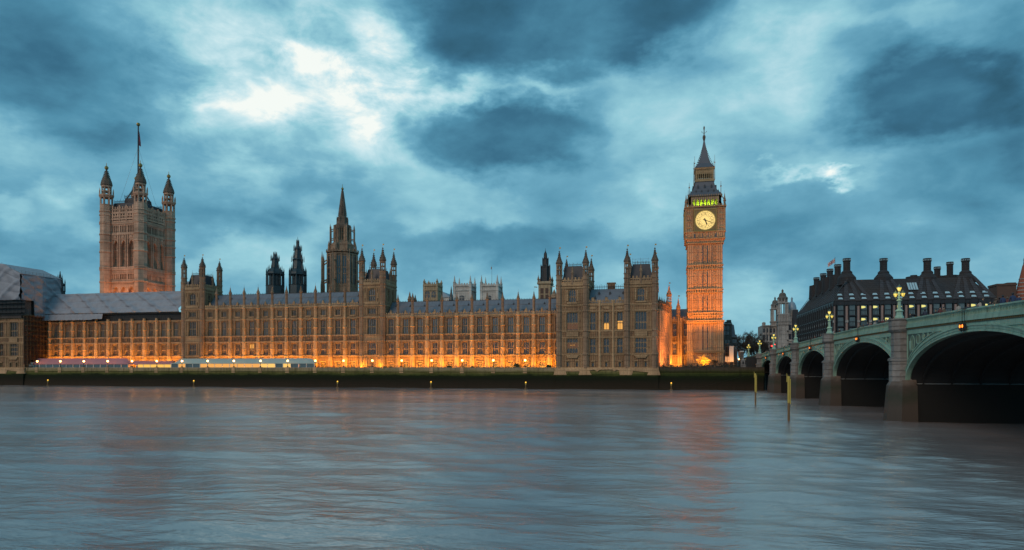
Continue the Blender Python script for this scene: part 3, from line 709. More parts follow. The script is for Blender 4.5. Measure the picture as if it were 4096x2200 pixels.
# ------------------------------------------------------------------ riverside pavilions with two towers each
def pavilion(name, x0, label, mirror=False, sheet=False):
    """35 m wide block standing in the river: tower, three bays, tower"""
    y0, y1 = YW, YW + 20
    root = thing(name, label, 'palace pavilion', (x0 + 17.7, y0, 5))
    x1 = x0 + 35.4; tw = 11.4
    T = [(x0, x0 + tw), (x1 - tw, x1)]
    top = 29.8
    ops = []; dy = 0.5
    cxs = [x0 + tw + 2.25 + 4.02 * i for i in range(3)]; 
    cxs = [x0 + tw + 1.55 + 4.75 * i for i in range(3)]
    for c in cxs: ops += [(c - 0.95 - x0 - tw, c + 0.95 - x0 - tw, 12.75, 18.0), (c - 0.95 - x0 - tw, c + 0.95 - x0 - tw, 20.9, 27.2), (c - 0.4 - x0 - tw, c + 0.4 - x0 - tw, 7.9, 9.6)]
    b = MB(); b.wall((x0 + tw, y0 + dy, 0), (1, 0, 0), (0, -1, 0), x1 - x0 - 2*tw, 5.4, top, ops, 0.6); b.box(x0 + tw, x1 - tw, y0 + dy + 0.6, y1 - 1, 5.4, top - 0.01)
    part('wall', b, M['stone'], root)
    lit2 = {1: (0.02, 0.40, 1), 2: (0.02, 0.52, 1)} if not sheet else {}
    for i, c in enumerate(cxs):
        window(root, c, y0 + dy + 0.5, 12.75, 1.9, 5.25, 2, (0.5,)); window(root, c, y0 + dy + 0.5, 20.9, 1.9, 6.3, 2, (0.42,), lit=lit2.get(i)); window(root, c, y0 + dy + 0.5, 7.9, 0.8, 1.7, 1, ())
    nb = MB()
    for c in cxs + [cxs[0] - 4.75/2 + 0.9, cxs[0] + 2.37, cxs[1] + 2.37, cxs[2] + 2.37 - 0.9]:
        pass
    for c in (cxs[0] + 2.375, cxs[1] + 2.375):
        q = MB(); q.lathe(c, y0 + dy - 0.1, [(0.55, 5.4), (0.5, 12), (0.42, 12.6), (0.4, top + 1.6)], 8); part('buttress', q, M['buttress'], root)
    for c in cxs:
        for s in (-1, 1): nb.box(c + s*1.25 - 0.1, c + s*1.25 + 0.1, y0 + dy - 0.16, y0 + dy + 0.02, 12.75, 29.3)
        nb.box(c - 0.75, c + 0.75, y0 + dy - 0.3, y0 + dy + 0.02, 9.75, 10.05)
        nb.box(c - 0.65, c - 0.5, y0 + dy - 0.2, y0 + dy + 0.02, 7.9, 9.75); nb.box(c + 0.5, c + 0.65, y0 + dy - 0.2, y0 + dy + 0.02, 7.9, 9.75)
        nb.box(c - 1.0, c + 1.0, y0 + dy - 0.12, y0 + dy + 0.02, 28.3, 29.2)
    part('panel_rib', nb, M['trim'], root)
    for zz in (S1, 18.35, 20.6, 27.6, top): band(root, x0 + tw + 0.31, x1 - tw - 0.31, y0 + dy, y0 + dy + 0.1, zz, 0.5, 0.30)
    if not sheet:
        p = MB(); battlement(p, x0 + tw, x1 - tw, y0 + dy - 0.2, top + 0.2, 1.6, 1.0)
        for c in cxs: p.box(c - 0.5, c + 0.5, y0 + dy - 0.3, y0 + dy + 0.2, top + 1.1, top + 2.6)
        part('parapet', p, M['trim'], root)
        b = MB(); b.poly([(y0 + 1.6, top - 0.2), (y0 + 1.6, top + 0.4), (y0 + 8.0, top + 6.3), (y0 + 10.5, top + 6.3), (y1 - 2, top - 0.2)], 'x', x0 + tw - 0.3, x1 - tw + 0.3)
        part('roof', b, M['slate'], root); cresting(root, x0 + tw, x1 - tw, y0 + 8.2, top + 6.3, 1.5, 0.62)
        ch = MB(); ch.box(x0 + 17.4, x0 + 20.2, y0 + 8.6, y0 + 10.2, top + 3, top + 8.4); ch.box(x0 + 17.2, x0 + 20.4, y0 + 8.4, y0 + 10.4, top + 8.4, top + 8.8); part('chimney', ch, M['turret'], root)
        for c in (x0 + tw + 2, x0 + 17.3, x1 - tw - 2): dormer(root, c, y0 + 4.0, top + 2.3); dormer(root, c + 1.3, y0 + 6.0, top + 4.2)
    for ti, (a, e) in enumerate(T):
        cx = (a + e) / 2; hx = tw / 2; tt = 36.9 if not sheet else 30.5
        big = 3.9; k = 1.95
        ops = [(hx - k, hx + k, 12.75, 18.0), (hx - k, hx + k, 20.9, 27.3), (hx - 2.05, hx - 1.25, 7.9, 9.7), (hx + 1.25, hx + 2.05, 7.9, 9.7)]
        if not sheet: ops.append((hx - 1.25, hx + 1.25, 30.9, 35.6))
        b = MB(); b.wall((a, y0, 0), (1, 0, 0), (0, -1, 0), tw, 5.4, tt, ops, 0.6); b.box(a, e, y0 + 0.6, y1, 5.4, tt - 0.02)
        part('tower_wall', b, M['stone'], root)
        l1 = (0.35, 0.72, 0) if (ti == 0 and not sheet) else None; l2 = (0.03, 0.42, 0) if (ti == 0 and not sheet) else None
        window(root, cx, y0 + 0.5, 12.75, big, 5.25, 4, (0.36, 0.72), lit=l1); window(root, cx, y0 + 0.5, 20.9, big, 6.4, 4, (0.42,), lit=l2)
        for s in (-1, 1): window(root, cx + s*1.65, y0 + 0.5, 7.9, 0.8, 1.8, 1, ())
        if ti == 0 and not sheet:
            ch = MB()
            for q in (-0.7, -0.25, 0.3, 0.75): ch.ball((cx + q, y0 + 0.36, 15.6 + 0.1*sin(q*9)), 0.13, 6, 4)
            part('chandelier', ch, M['litpane'], root)
        if not sheet: window(root, cx, y0 + 0.5, 30.9, 2.5, 4.7, 3, (0.42,), arch=True)
        for zz in [S1, 18.35, 20.6, 27.6, 29.8] + ([36.0, tt] if not sheet else []): band(root, a, e, y0, y1, zz, 0.5, 0.28)
        nb = MB()
        for s in (-1, 1):
            for dx in (2.35, 3.3, 4.15):
                for (za, zb) in ((5.6, 11.9), (12.8, 18.0), (20.9, 27.3), (28, 29.4)) + (((30.3, 35.6),) if not sheet else ()):
                    nb.box(cx + s*dx - 0.12, cx + s*dx + 0.12, y0 - 0.2, y0 + 0.02, za, zb)
            if not sheet: nb.box(cx + s*1.85 - 0.28, cx + s*1.85 + 0.28, y0 - 0.34, y0 + 0.02, 31.3, 35.2)
            nb.box(cx + s*1.65 - 0.65, cx + s*1.65 + 0.65, y0 - 0.28, y0 + 0.02, 9.85, 10.15)
            nb.box(cx + s*1.65 - 0.62, cx + s*1.65 - 0.48, y0 - 0.2, y0 + 0.02, 7.9, 9.85); nb.box(cx + s*1.65 + 0.48, cx + s*1.65 + 0.62, y0 - 0.2, y0 + 0.02, 7.9, 9.85)
        nb.poly([(cx - 2.4, 12.1), (cx + 2.4, 12.1), (cx + 1.6, 11.0), (cx - 1.6, 11.0)], 'y', y0 - 0.55, y0)     # corbel under the oriel
        nb.box(cx - 2.2, cx + 2.2, y0 - 0.42, y0 + 0.02, 18.7, 20.3)
        if not sheet: nb.box(cx - 1.9, cx + 1.9, y0 - 0.5, y0 + 0.02, 30.3, 30.85)
        part('panel_rib', nb, M['trim'], root)
        if sheet: continue
        for (tx, ty) in ((a + 0.95, y0 + 0.45), (e - 0.95, y0 + 0.45), (a + 0.95, y1 - 0.45), (e - 0.95, y1 - 0.45)):
            turret(root, tx, ty, 5.4, 40.6, 44.6, 49.4, 1.15, (S1, 18.35, 20.6, 27.6, 29.8, 36.9, 38.9))
        p = MB(); battlement(p, a, e, y0 - 0.15, tt + 0.25, 2.5, 1.3); battlement(p, a, e, y1 - 0.2, tt + 0.25, 2.5, 1.3); battlement(p, y0, y1, a - 0.1, tt + 0.25, 2.5, 1.3, axis='y'); battlement(p, y0, y1, e - 0.25, tt + 0.25, 2.5, 1.3, axis='y')
        p.box(a + 0.2, e - 0.2, y0 + 0.1, y0 + 0.3, tt + 0.2, tt + 1.3); part('parapet', p, M['trim'], root)
        r = MB(); yc = (y0 + y1) / 2
        vs = [(cx + sx*q*4.3 if z < tt + 3 else cx + sx*3.0, yc + sy*8.4 if z < tt + 3 else yc + sy*6.6, z) for z in (tt, tt + 7.2) for sx, sy, q in ((-1,-1,1),(1,-1,1),(1,1,1),(-1,1,1))]
        r.mesh(vs, [(0,1,5,4),(1,2,6,5),(2,3,7,6),(3,0,4,7),(4,5,6,7)]); part('roof', r, M['ironroof'], root)
        cresting(root, cx - 3.0, cx + 3.0, yc - 6.6, tt + 7.2, 1.0, 0.5)
        pinnacle(root, cx, y0 + 0.05, tt + 0.2, tt + 4.8, tt + 7.4, 0.5)
        if ti == 1:
            s = MB()
            for i in range(7): s.bar((cx - 3 + i*0.9, yc - 6, tt + 7), (cx - 3 + i*0.9, yc - 6, tt + 9.6 - (i % 3)*0.4), 0.045, n=4)
            for zz in (8.2, 9.2): s.bar((cx - 3.2, yc - 6, tt + zz), (cx + 2.8, yc - 6, tt + zz), 0.04, n=4)
            s.bar((cx + 2.6, yc - 6, tt + 6), (cx + 4.6, yc - 6, tt + 9.6), 0.06, n=4); part('roof_scaffold', s, M['steel'], root)
    # battered plinth of rough masonry standing in the river wall
    b = MB(); b.poly([(y0 - 1.3, -2), (y1, -2), (y1, 7.5), (y0 - 0.02, 7.5), (y0 - 0.35, 7.3), (y0 - 0.8, 5.6), (y0 - 1.0, 3.4)], 'x', x0 - 0.25, x1 + 0.25)
    part('plinth', b, M['wall'], root)
    b = MB()
    b.poly([(x0 - 0.3, 7.34), (x1 + 0.3, 7.34), (x1 + 0.9, 5.0), (x1 - 3.6, 5.0), (x1 - 3.2, 6.0), (x1 - tw + 3.0, 6.5), (x1 - tw + 2.6, 5.0), (x1 - tw - 1.6, 5.0), (x1 - tw - 1.8, 6.6), (x0 + 21.5, 6.9), (x0 + 20.6, 6.3), (x0 + 19.8, 6.95), (x0 + 15.6, 6.9), (x0 + 14.6, 6.2), (x0 + 13.6, 6.9), (x0 + tw + 0.4, 6.6), (x0 + tw + 1.2, 5.0), (x0 + tw - 3.4, 5.0), (x0 + tw - 3.0, 6.3), (x0 + 3.4, 6.3), (x0 + 3.8, 5.0), (x0 - 0.9, 5.0)], 'y', y0 - 0.95, y0)
    b.box(x0 - 0.4, x1 + 0.4, y0 - 0.5, y0, 7.35, 7.68)
    part('plinth_block', b, M['buttress'], root)
    return root
pavilion('palace_pavilion', XN0, 'unlit stone pavilion rising from the river with two square turreted towers, beside the clock tower')
pavilion('palace_pavilion', XS0 + 0.1, 'dark stone palace pavilion wrapped in scaffold sheeting at the far end of the terrace', sheet=True)
# ------------------------------------------------------------------ north return and link range to the clock tower
def lit_range(name, label, p0, p1, n, top, roof, pin, turrets=()):
    p0, p1 = Vector((p0[0], p0[1], 0)), Vector((p1[0], p1[1], 0))
    t = (p1 - p0).normalized(); L = (p1 - p0).length; nr = Vector((t.y, -t.x, 0)); rz = atan2(t.y, t.x)
    root = thing(name, label, 'palace range', (p0.x, p0.y, 6))
    s = L / n; ops = []
    sc = (top - 12.3) / 15.2
    f1, f2 = (12.9, 12.3 + 5.3*sc), (12.3 + 8.5*sc, 12.3 + 14.4*sc)
    for i in range(n):
        c = s * (i + 0.5); w = min(1.05, s * 0.28); ops += [(c - w, c + w, *f1), (c - w, c + w, *f2)]
    b = MB(); b.wall(p0, t, nr, L, 5, top, ops, 0.5)
    P = lambda a, z, c: (p0.x + t.x*a + nr.x*c, p0.y + t.y*a + nr.y*c, z)
    def pb(mb, a0, a1, c0, c1, z0, z1):
        mb.mesh([P(a0,z0,c0),P(a1,z0,c0),P(a1,z0,c1),P(a0,z0,c1),P(a0,z1,c0),P(a1,z1,c0),P(a1,z1,c1),P(a0,z1,c1)], [(0,3,2,1),(4,5,6,7),(0,1,5,4),(1,2,6,5),(2,3,7,6),(3,0,4,7)])
    pb(b, 0, L, -10, -0.5, 5, top - 0.01); part('wall', b, M['stone'], root)
    for i in range(n):
        c = s * (i + 0.5); w = min(2.1, s * 0.56)
        for z0, z1 in (f1, f2):
            q = P(c, z0, -0.42); window(root, q[0], q[1], z0, w, z1 - z0, 3 if w > 1.3 else 2, (0.5,), rz=rz)
    for zz in (12.3, 12.3 + 5.8*sc, 12.3 + 8.2*sc, top): bb = MB(); pb(bb, -0.1, L + 0.1, -0.1, 0.32, zz - 0.2, zz + 0.25); part('string_course', bb, M['trim'], root)
    for i in range(n + 1):
        a = s * i; q = P(a, 0, 0.28); b = MB()
        b.lathe(q[0], q[1], [(0.75, 5), (0.6, 12.5), (0.52, top - 0.2), (0.5, top + 1.0)], 8)
        o = part('buttress', b, M['buttress'], root)
        if pin: pinnacle(o, q[0], q[1], top + 1.0, top + 3.6, top + 5.6, 0.5)
    b = MB(); m = int(L / 1.1)
    pb(b, 0, L, -0.2, 0.15, top + 0.25, top + 0.8)
    for i in range(m): pb(b, L*i/m, L*(i + 0.55)/m, -0.2, 0.15, top + 0.8, top + 1.7)
    part('parapet', b, M['trim'], root)
    if roof:
        b = MB(); q = [P(0, top, -1), P(L, top, -1), P(L, top + roof, -5), P(0, top + roof, -5), P(0, top, -9.5), P(L, top, -9.5)]
        b.mesh(q, [(0,1,2,3),(3,2,5,4),(0,3,4),(1,5,2)]); part('roof', b, M['slate'], root)
    for (a, zt, r) in turrets:
        q = P(a, 0, -0.3); turret(root, q[0], q[1], 5, zt - 6.5, zt - 4, zt, r, (12.3, top), flag=True, m='cstone', capm='cstone')
    return root
lit_range('return_range', 'orange floodlit palace range with many pinnacles seen edge-on beside the unlit pavilion', (-1.2, 246.5), (3.0, 271.0), 7, 27.4, 0, True, ((24.3, 39.4, 1.0),))
lit_range('link_range', 'orange floodlit range with grey roof joining the clock tower', (3.1, 271.3), (11.2, 271.3), 2, 25.6, 5.0, False, ((3.0, 34.4, 0.8),))

# ================================================================== CLOCK TOWER
def clock_tower():
    YC = 266.0
    xl, xr = X_at(2751, YC), X_at(2890.5, YC)
    cx = (xl + xr) / 2; h = (xr - xl) / 2; yc = YC + h
    root = thing('clock_tower', 'tall clock tower floodlit orange, with glowing clock face and green lit belfry', 'clock tower', (cx, yc, 6))
    Z = lambda v: Z_at(2821, v, YC)
    z1, z2, z3, z4, z5 = Z(1262), Z(1163), Z(1068), Z(966), Z(928)
    b = MB()
    b.sq(cx, yc, [(h - 0.25, 5), (h - 0.25, z4 - 0.5)])
    part('shaft', b, M['cstone'], root)
    # corner buttresses and slender ribs of each panelled stage
    rb = MB(); sl = MB()
    cw = h * 0.32
    for sx in (-1, 1):
        for sy in (-1, 1):
            rb.box(min(cx + sx*h, cx + sx*(h - cw)), max(cx + sx*h, cx + sx*(h - cw)), min(yc + sy*h, yc + sy*(h - cw)), max(yc + sy*h, yc + sy*(h - cw)), 5, z4)
            rb.box(min(cx + sx*(h + 0.35), cx + sx*(h - cw)), max(cx + sx*(h + 0.35), cx + sx*(h - cw)), min(yc + sy*(h + .35), yc + sy*(h - cw)), max(yc + sy*(h + .35), yc + sy*(h - cw)), 5, Z(1285))
    stages = [(Z(1405), Z(1300)), (Z(1258), Z(1180)), (Z(1150), Z(1085)), (Z(1055), Z(978))]
    def faces(fn):                                   # run fn on the four faces: (point maker)
        for k in range(4):
            a = k * pi / 2; t = (cos(a), sin(a)); n = (sin(a), -cos(a))
            fn(lambda u, w, z: (cx + t[0]*u + n[0]*w, yc + t[1]*u + n[1]*w, z))
    def pbox(mb, P, u0, u1, w0, w1, za, zb):
        mb.mesh([P(u0,w1,za),P(u1,w1,za),P(u1,w0,za),P(u0,w0,za),P(u0,w1,zb),P(u1,w1,zb),P(u1,w0,zb),P(u0,w0,zb)], [(0,3,2,1),(4,5,6,7),(0,1,5,4),(1,2,6,5),(2,3,7,6),(3,0,4,7)])
    inner = h - cw
    def ribs(P):
        for za, zb in stages + [(8.0, Z(1412))]:
            for i in range(10):
                u = -inner + 2 * inner * i / 9
                pbox(rb, P, u - 0.10, u + 0.10, h - 0.3, h - (0.02 if i in (0, 3, 6, 9) else 0.09), za, zb)
            for u in (-0.50, -0.17, 0.17, 0.50):
                sl = MB(); pbox(sl, P, u*inner*1.15 - 0.15, u*inner*1.15 + 0.15, h - 0.28, h - 0.10, za + (zb - za)*0.06, za + (zb - za)*0.93); part('slit_window', sl, M['glass'], root)
            for u in (-0.82, 0.0, 0.82):
                for q in (0.3, 0.75): pbox(rb, P, u*inner - 0.3, u*inner + 0.3, h - 0.3, h - 0.05, za + (zb - za)*q, za + (zb - za)*q + 0.5)
    faces(ribs)
    part('buttress', rb, M['cstone'], root)
    bd = MB()
    for (va, vb) in ((1060, 1076), (1157, 1170), (1251, 1262), (1283, 1289), (1404, 1410)):
        e = 0.35 if va > 1265 else 0.0
        for v, p in ((va, 0.30), (vb, 0.22)): z = Z(v); bd = MB(); bd.sq(cx, yc, [(h + p + e, z - 0.2), (h + p + e, z + 0.2)]); part('string_course', bd, M['trim_c'], root)
    bd = MB()
    def arc(P):                                      # little arcades between the string courses
        for va, vb in ((1060, 1076), (1157, 1170), (1251, 1285)):
            for i in range(11):
                u = -inner + 2 * inner * i / 10; pbox(bd, P, u - 0.22, u + 0.22, h - 0.3, h + 0.12, Z(vb), Z(va))
    faces(arc)
    part('arcade_frieze', bd, M['trim_c'], root)
    # clock stage, corbelled out
    H = h + 0.85
    b = MB(); b.sq(cx, yc, [(h - 0.1, z4 - 1.2), (H - 0.1, z5 - 2.0), (H - 0.1, Z(826) )]); part('clock_stage', b, M['cstone'], root)
    st = MB()
    for z, p in ((z4 - 0.6, -0.4), (Z(955), 0.1), (z5, 0.25), (Z(836), 0.22), (Z(828), 0.42)): st.sq(cx, yc, [(H + p, z - 0.2), (H + p, z + 0.22)])
    def corb(P):
        for i in range(9):
            u = -H*0.82 + 1.64*H*i/8; pbox(st, P, u - 0.3, u + 0.3, H - 0.4, H + 0.12, Z(950), z5)
        for i in range(18):
            u = -H + 2*H*(i + 0.5)/18; pbox(st, P, u - 0.2, u + 0.2, H - 0.2, H + 0.3, Z(826), Z(819))
        for s in (-1, 1):
            for q in (0.66, 0.98): pbox(st, P, s*H*q - 0.28, s*H*q + 0.28, H - 0.3, H + 0.12, z5, Z(836))
            for z in (Z(860), Z(885), Z(910)): pbox(st, P, s*H*0.82 - 0.9, s*H*0.82 + 0.9, H - 0.3, H + 0.03, z - 0.3, z + 0.3)
    faces(corb); part('cornice', st, M['trim_c'], root)
    sq_ = MB()
    def wins(P):
        for i in range(4): u = (-0.62 + 0.413*i) * inner * 1.5; sq_ = MB(); pbox(sq_, P, u - 0.42, u + 0.42, H - 0.6, H - 0.07, Z(953), Z(936)); part('small_window', sq_, M['glass'], root)
    faces(wins)
    zc = Z(883); R = 3.62
    for k in range(4):
        a = k * pi / 2; t = (cos(a), sin(a)); n = (sin(a), -cos(a))
        P = lambda u, w, z: (cx + t[0]*u + n[0]*(H + w), yc + t[1]*u + n[1]*(H + w), z)
        def disc(mb, r0, r1, w, N=64, a0=0, a1=2*pi):
            for i in range(N):
                p, q = a0 + (a1 - a0)*i/N, a0 + (a1 - a0)*(i + 1)/N
                if r0 < 0.01: mb.face(P(0, w, zc), P(r1*sin(p), w, zc + r1*cos(p)), P(r1*sin(q), w, zc + r1*cos(q)))
                else: mb.face(P(r0*sin(p), w, zc + r0*cos(p)), P(r1*sin(p), w, zc + r1*cos(p)), P(r1*sin(q), w, zc + r1*cos(q)), P(r0*sin(q), w, zc + r0*cos(q)))
        b = MB(); disc(b, 0, R, 0.10); o = part('clock_face', b, M['dial'], root)
        f = MB()                                     # square gilded surround with a round opening
        q = 4.05
        for i in range(64):
            p, r = 2*pi*i/64, 2*pi*(i + 1)/64
            def ed(g): m_ = max(abs(sin(g)), abs(cos(g))); return q*sin(g)/m_, q*cos(g)/m_
            e0, e1 = ed(p), ed(r)
            f.face(P(R*sin(p), 0.25, zc + R*cos(p)), P(e0[0], 0.25, zc + e0[1]), P(e1[0], 0.25, zc + e1[1]), P(R*sin(r), 0.25, zc + R*cos(r)))
            f.face(P(R*sin(p), 0.25, zc + R*cos(p)), P(R*sin(r), 0.25, zc + R*cos(r)), P(R*sin(r), 0.05, zc + R*cos(r)), P(R*sin(p), 0.05, zc + R*cos(p)))
        part('dial_surround', f, M['gilt_dark'], o)
        g = MB()
        for s in (-1, 1):
            pbox(g, P, s*q - 0.14, s*q + 0.14, 0.0, 0.42, zc - q, zc + q); pbox(g, P, -q, q, 0.0, 0.40, zc + s*q - 0.14, zc + s*q + 0.14)
        disc(g, R - 0.02, R + 0.22, 0.30); part('dial_frame', g, M['gold'], o)
        m_ = MB(); disc(m_, R*0.965, R*0.985, 0.115); disc(m_, R*0.80, R*0.815, 0.115); disc(m_, R*0.56, R*0.575, 0.115); disc(m_, R*0.44, R*0.45, 0.115)
        def ray(mb, an, r0, r1, w0, w1, lay, du=0.0):
            c_, s_ = cos(an), sin(an)
            pt = lambda r, o_: P(r*s_ + (o_ + du)*c_, lay, zc + r*c_ - (o_ + du)*s_)
            mb.face(pt(r0, -w0), pt(r0, w0), pt(r1, w1), pt(r1, -w1))
        for i in range(60): ray(m_, 2*pi*i/60, R*0.81, R*0.97, 0.018, 0.018, 0.117)
        for i in range(12): ray(m_, 2*pi*(i + 0.5)/12, R*0.45, R*0.97, 0.03, 0.03, 0.118)
        NUM = ['XII','I','II','III','IV','V','VI','VII','VIII','IX','X','XI']
        def seg(mb, an, pa, pb, w):                  # stroke in numeral space (x across, y up = outward)
            c_, s_ = cos(an), sin(an)
            tr = lambda x, y: P(y*s_ + x*c_, 0.122, zc + y*c_ - x*s_)
            d_ = Vector((pb[0]-pa[0], pb[1]-pa[1])); n_ = Vector((-d_.y, d_.x)).normalized()*w
            mb.face(tr(pa[0]+n_.x, pa[1]+n_.y), tr(pb[0]+n_.x, pb[1]+n_.y), tr(pb[0]-n_.x, pb[1]-n_.y), tr(pa[0]-n_.x, pa[1]-n_.y))
        y0_, y1_ = R*0.59, R*0.785
        for i, s in enumerate(NUM):
            an = 2*pi*i/12; wd = {'I': 0.16, 'V': 0.36, 'X': 0.36}
            x = -sum(wd[c_] for c_ in s)/2
            for c_ in s:
                w = wd[c_]; xm = x + w/2
                if c_ == 'I': seg(m_, an, (xm, y0_), (xm, y1_), 0.045)
                elif c_ == 'V': seg(m_, an, (x + 0.04, y1_), (xm, y0_), 0.05); seg(m_, an, (x + w - 0.04, y1_), (xm, y0_), 0.03)
                else: seg(m_, an, (x + 0.04, y1_), (x + w - 0.04, y0_), 0.05); seg(m_, an, (x + 0.04, y0_), (x + w - 0.04, y1_), 0.03)
                x += w
        part('dial_numerals', m_, M['dialink'], o)
        mh = MB(); an = radians(18.5 * 6); ray(mh, an, -0.9, 0.0, 0.13, 0.13, 0.20); ray(mh, an, 0.0, R*0.93, 0.14, 0.05, 0.20); part('minute_hand', mh, M['black'], o)
        hh = MB(); an = radians((5 + 18.5/60) * 30); ray(hh, an, -0.8, 0.0, 0.22, 0.16, 0.16); ray(hh, an, 0.0, R*0.40, 0.18, 0.22, 0.16); ray(hh, an, R*0.40, R*0.53, 0.30, 0.02, 0.16); disc(hh, 0, 0.32, 0.165, 20); part('hour_hand', hh, M['black'], o)
    # belfry arcade with the green light behind
    zb0, zb1 = Z(826), Z(782)
    HB = h - 0.45
    b = MB(); b.sq(cx, yc, [(HB - 1.6, zb0), (HB - 1.6, zb1)]); part('belfry_core', b, M['cstone'], root)
    b = MB()
    def arcade(P):
        n = 7; u0 = -HB*0.80; st_ = 1.6*HB/n
        for s in (-1, 1): pbox(b, P, *sorted((s*HB, s*HB*0.80)), HB - 0.8, HB, zb0, zb1)
        for i in range(n + 1): pbox(b, P, u0 + st_*i - 0.2, u0 + st_*i + 0.2, HB - 0.6, HB + 0.02, zb0, zb1 - 1.0)
        pbox(b, P, u0, -u0, HB - 0.6, HB - 0.02, zb1 - 1.15, zb1)
        for i in range(n):
            a_ = u0 + st_*i + 0.2; e_ = a_ + st_ - 0.4; hh_ = 0.9
            for tri in ([(a_, zb1 - 1.15), (a_, zb1 - 1.15 - hh_), ((a_ + e_)/2, zb1 - 1.15)], [(e_, zb1 - 1.15), ((a_ + e_)/2, zb1 - 1.15), (e_, zb1 - 1.15 - hh_)]):
                b.mesh([P(u, HB - 0.05, z) for u, z in tri] + [P(u, HB - 0.5, z) for u, z in tri], [(0,1,2),(5,4,3),(0,3,4,1),(1,4,5,2),(2,5,3,0)])
        for i in range(15): pbox(b, P, -HB + 2*HB*i/14.0*0.97, -HB + 2*HB*i/14.0*0.97 + 0.35, HB + 0.1, HB + 0.4, zb1 - 0.1, zb1 + 0.5)
    faces(arcade); part('belfry', b, M['cstone'], root)
    for sx in (-1, 1):
        for sy in (-1, 1):
            pinnacle(root, cx + sx*(H - 0.2), yc + sy*(H - 0.2), zb0, zb0 + 2.0, zb0 + 4.8, 0.5)
            b = MB(); b.bar((cx + sx*(H - 0.3), yc + sy*(H - 0.3), zb0 + 2.2), (cx + sx*HB, yc + sy*HB, zb0 + 4), 0.18); b.bar((cx + sx*HB*0.98, yc + sy*HB*0.98, zb1), (cx + sx*HB*0.98, yc + sy*HB*0.98, zb1 + 5.3), 0.16, 0.05); b.ball((cx + sx*HB*0.98, yc + sy*HB*0.98, zb1 + 3.4), 0.32, 6, 4)
            part('corner_finial', b, M['turret'], root)
    # lower roof, lantern, spire
    b = MB(); b.sq(cx, yc, [(HB + 0.35, zb1), (HB + 0.15, zb1 + 0.6), (HB*0.78, Z(757)), (HB*0.64, Z(737)), (HB*0.56, Z(714))]); part('roof', b, M['slate_dark'], root)
    dm = MB()
    def dor(P):
        for (us, v, w) in (((-0.55, -0.2, 0.2, 0.55), 768, HB*0.86), ((-0.42, 0.0, 0.42), 745, HB*0.72)):
            for u in us: dm.mesh([P(u*HB - 0.3, w + 0.2, Z(v)), P(u*HB + 0.3, w + 0.2, Z(v)), P(u*HB + 0.3, w + 0.2, Z(v) + 0.7), P(u*HB, w + 0.2, Z(v) + 1.3), P(u*HB - 0.3, w + 0.2, Z(v) + 0.7), P(u*HB, w - 0.9, Z(v) + 1.2)], [(0,1,2,3,4), (2,5,3), (4,3,5), (1,5,2), (0,4,5)])
    faces(dor); part('dormer', dm, M['ironroof'], root)
    zl0, zl1 = Z(714), Z(662); HL = HB*0.56
    b = MB(); b.sq(cx, yc, [(HL + 0.35, zl0 - 0.3), (HL + 0.35, zl0 + 0.35)]); b.sq(cx, yc, [(HL + 0.3, zl1 - 0.5), (HL + 0.45, zl1), (HL + 0.2, zl1 + 0.2)])
    def lan(P):
        for i in range(9):
            u = -HL*0.95 + 1.9*HL*i/8; w = 0.32 if i in (0, 8) else 0.16; pbox(b, P, u - w, u + w, HL - 0.5, HL, zl0 + 0.3, zl1 - 0.4)
        pbox(b, P, -HL, HL, HL - 0.4, HL - 0.05, zl1 - 2.2, zl1 - 0.3); pbox(b, P, -HL, HL, HL - 0.3, HL - 0.06, zl0 + 0.3, zl0 + 0.8)
    faces(lan); part('spire_lantern', b, M['trim_c'], root)
    b = MB(); b.sq(cx, yc, [(HL + 0.35, zl1 + 0.2), (HL*0.70, Z(640)), (HL*0.48, Z(615)), (HL*0.31, Z(590)), (HL*0.18, Z(565)), (0.28, Z(545)), (0.2, Z(528))])
    for j in range(14):
        q = j/14; zz = Z(655) + (Z(548) - Z(655))*q; r = HL*(1 - q)**1.35*0.9 + 0.2
        for sx in (-1, 1):
            for sy in (-1, 1): b.box(cx + sx*r - 0.13, cx + sx*r + 0.13, yc + sy*r - 0.13, yc + sy*r + 0.13, zz, zz + 0.4)
    part('spire', b, M['slate_dark'], root)
    b = MB(); b.lathe(cx, yc, [(0.25, Z(545)), (0.62, Z(528)), (0.55, Z(522)), (0.2, Z(518)), (0.16, Z(500)), (0.34, Z(488)), (0.05, Z(480))], 8)
    for a in range(4): b.bar((cx, yc, Z(512)), (cx + 0.85*cos(a*pi/2), yc + 0.85*sin(a*pi/2), Z(506)), 0.07, 0.05); b.ball((cx + 0.85*cos(a*pi/2), yc + 0.85*sin(a*pi/2), Z(504)), 0.16, 5, 4)
    part('finial', b, M['spire'], root)
    for sx in (-1, 1):
        for sy in (-1, 1):
            b = MB(); b.bar((cx + sx*HL*1.12, yc + sy*HL*1.12, zl0), (cx + sx*HL*1.12, yc + sy*HL*1.12, zl1 + 4.6), 0.15, 0.04); b.ball((cx + sx*HL*1.12, yc + sy*HL*1.12, zl1 + 1.8), 0.26, 6, 4); part('lantern_finial', b, M['turret'], root)
    # light inside the belfry and the lantern of the spire
    for (z, w, col, e) in ((zb0 + 0.6, HB - 0.85, (0.42, 1.0, 0.04), 420),):
        for k in range(4):
            a = k*pi/2; n = (sin(a), -cos(a))
            l = bpy.data.lights.new('belfry_light', 'AREA'); l.shape = 'RECTANGLE'; l.size = 8.0; l.size_y = 0.4; l.energy = e; l.color = col
            o = bpy.data.objects.new('belfry_light', l); COL.objects.link(o); o.parent = root
            o.location = Vector((cx + n[0]*w, yc + n[1]*w, z)) - WL[root.name]
            o.rotation_euler = Vector((-n[0]*0.0, -n[1]*0.0, -1)).to_track_quat('Z', 'Y').to_euler(); o.rotation_euler.z = a
    return root
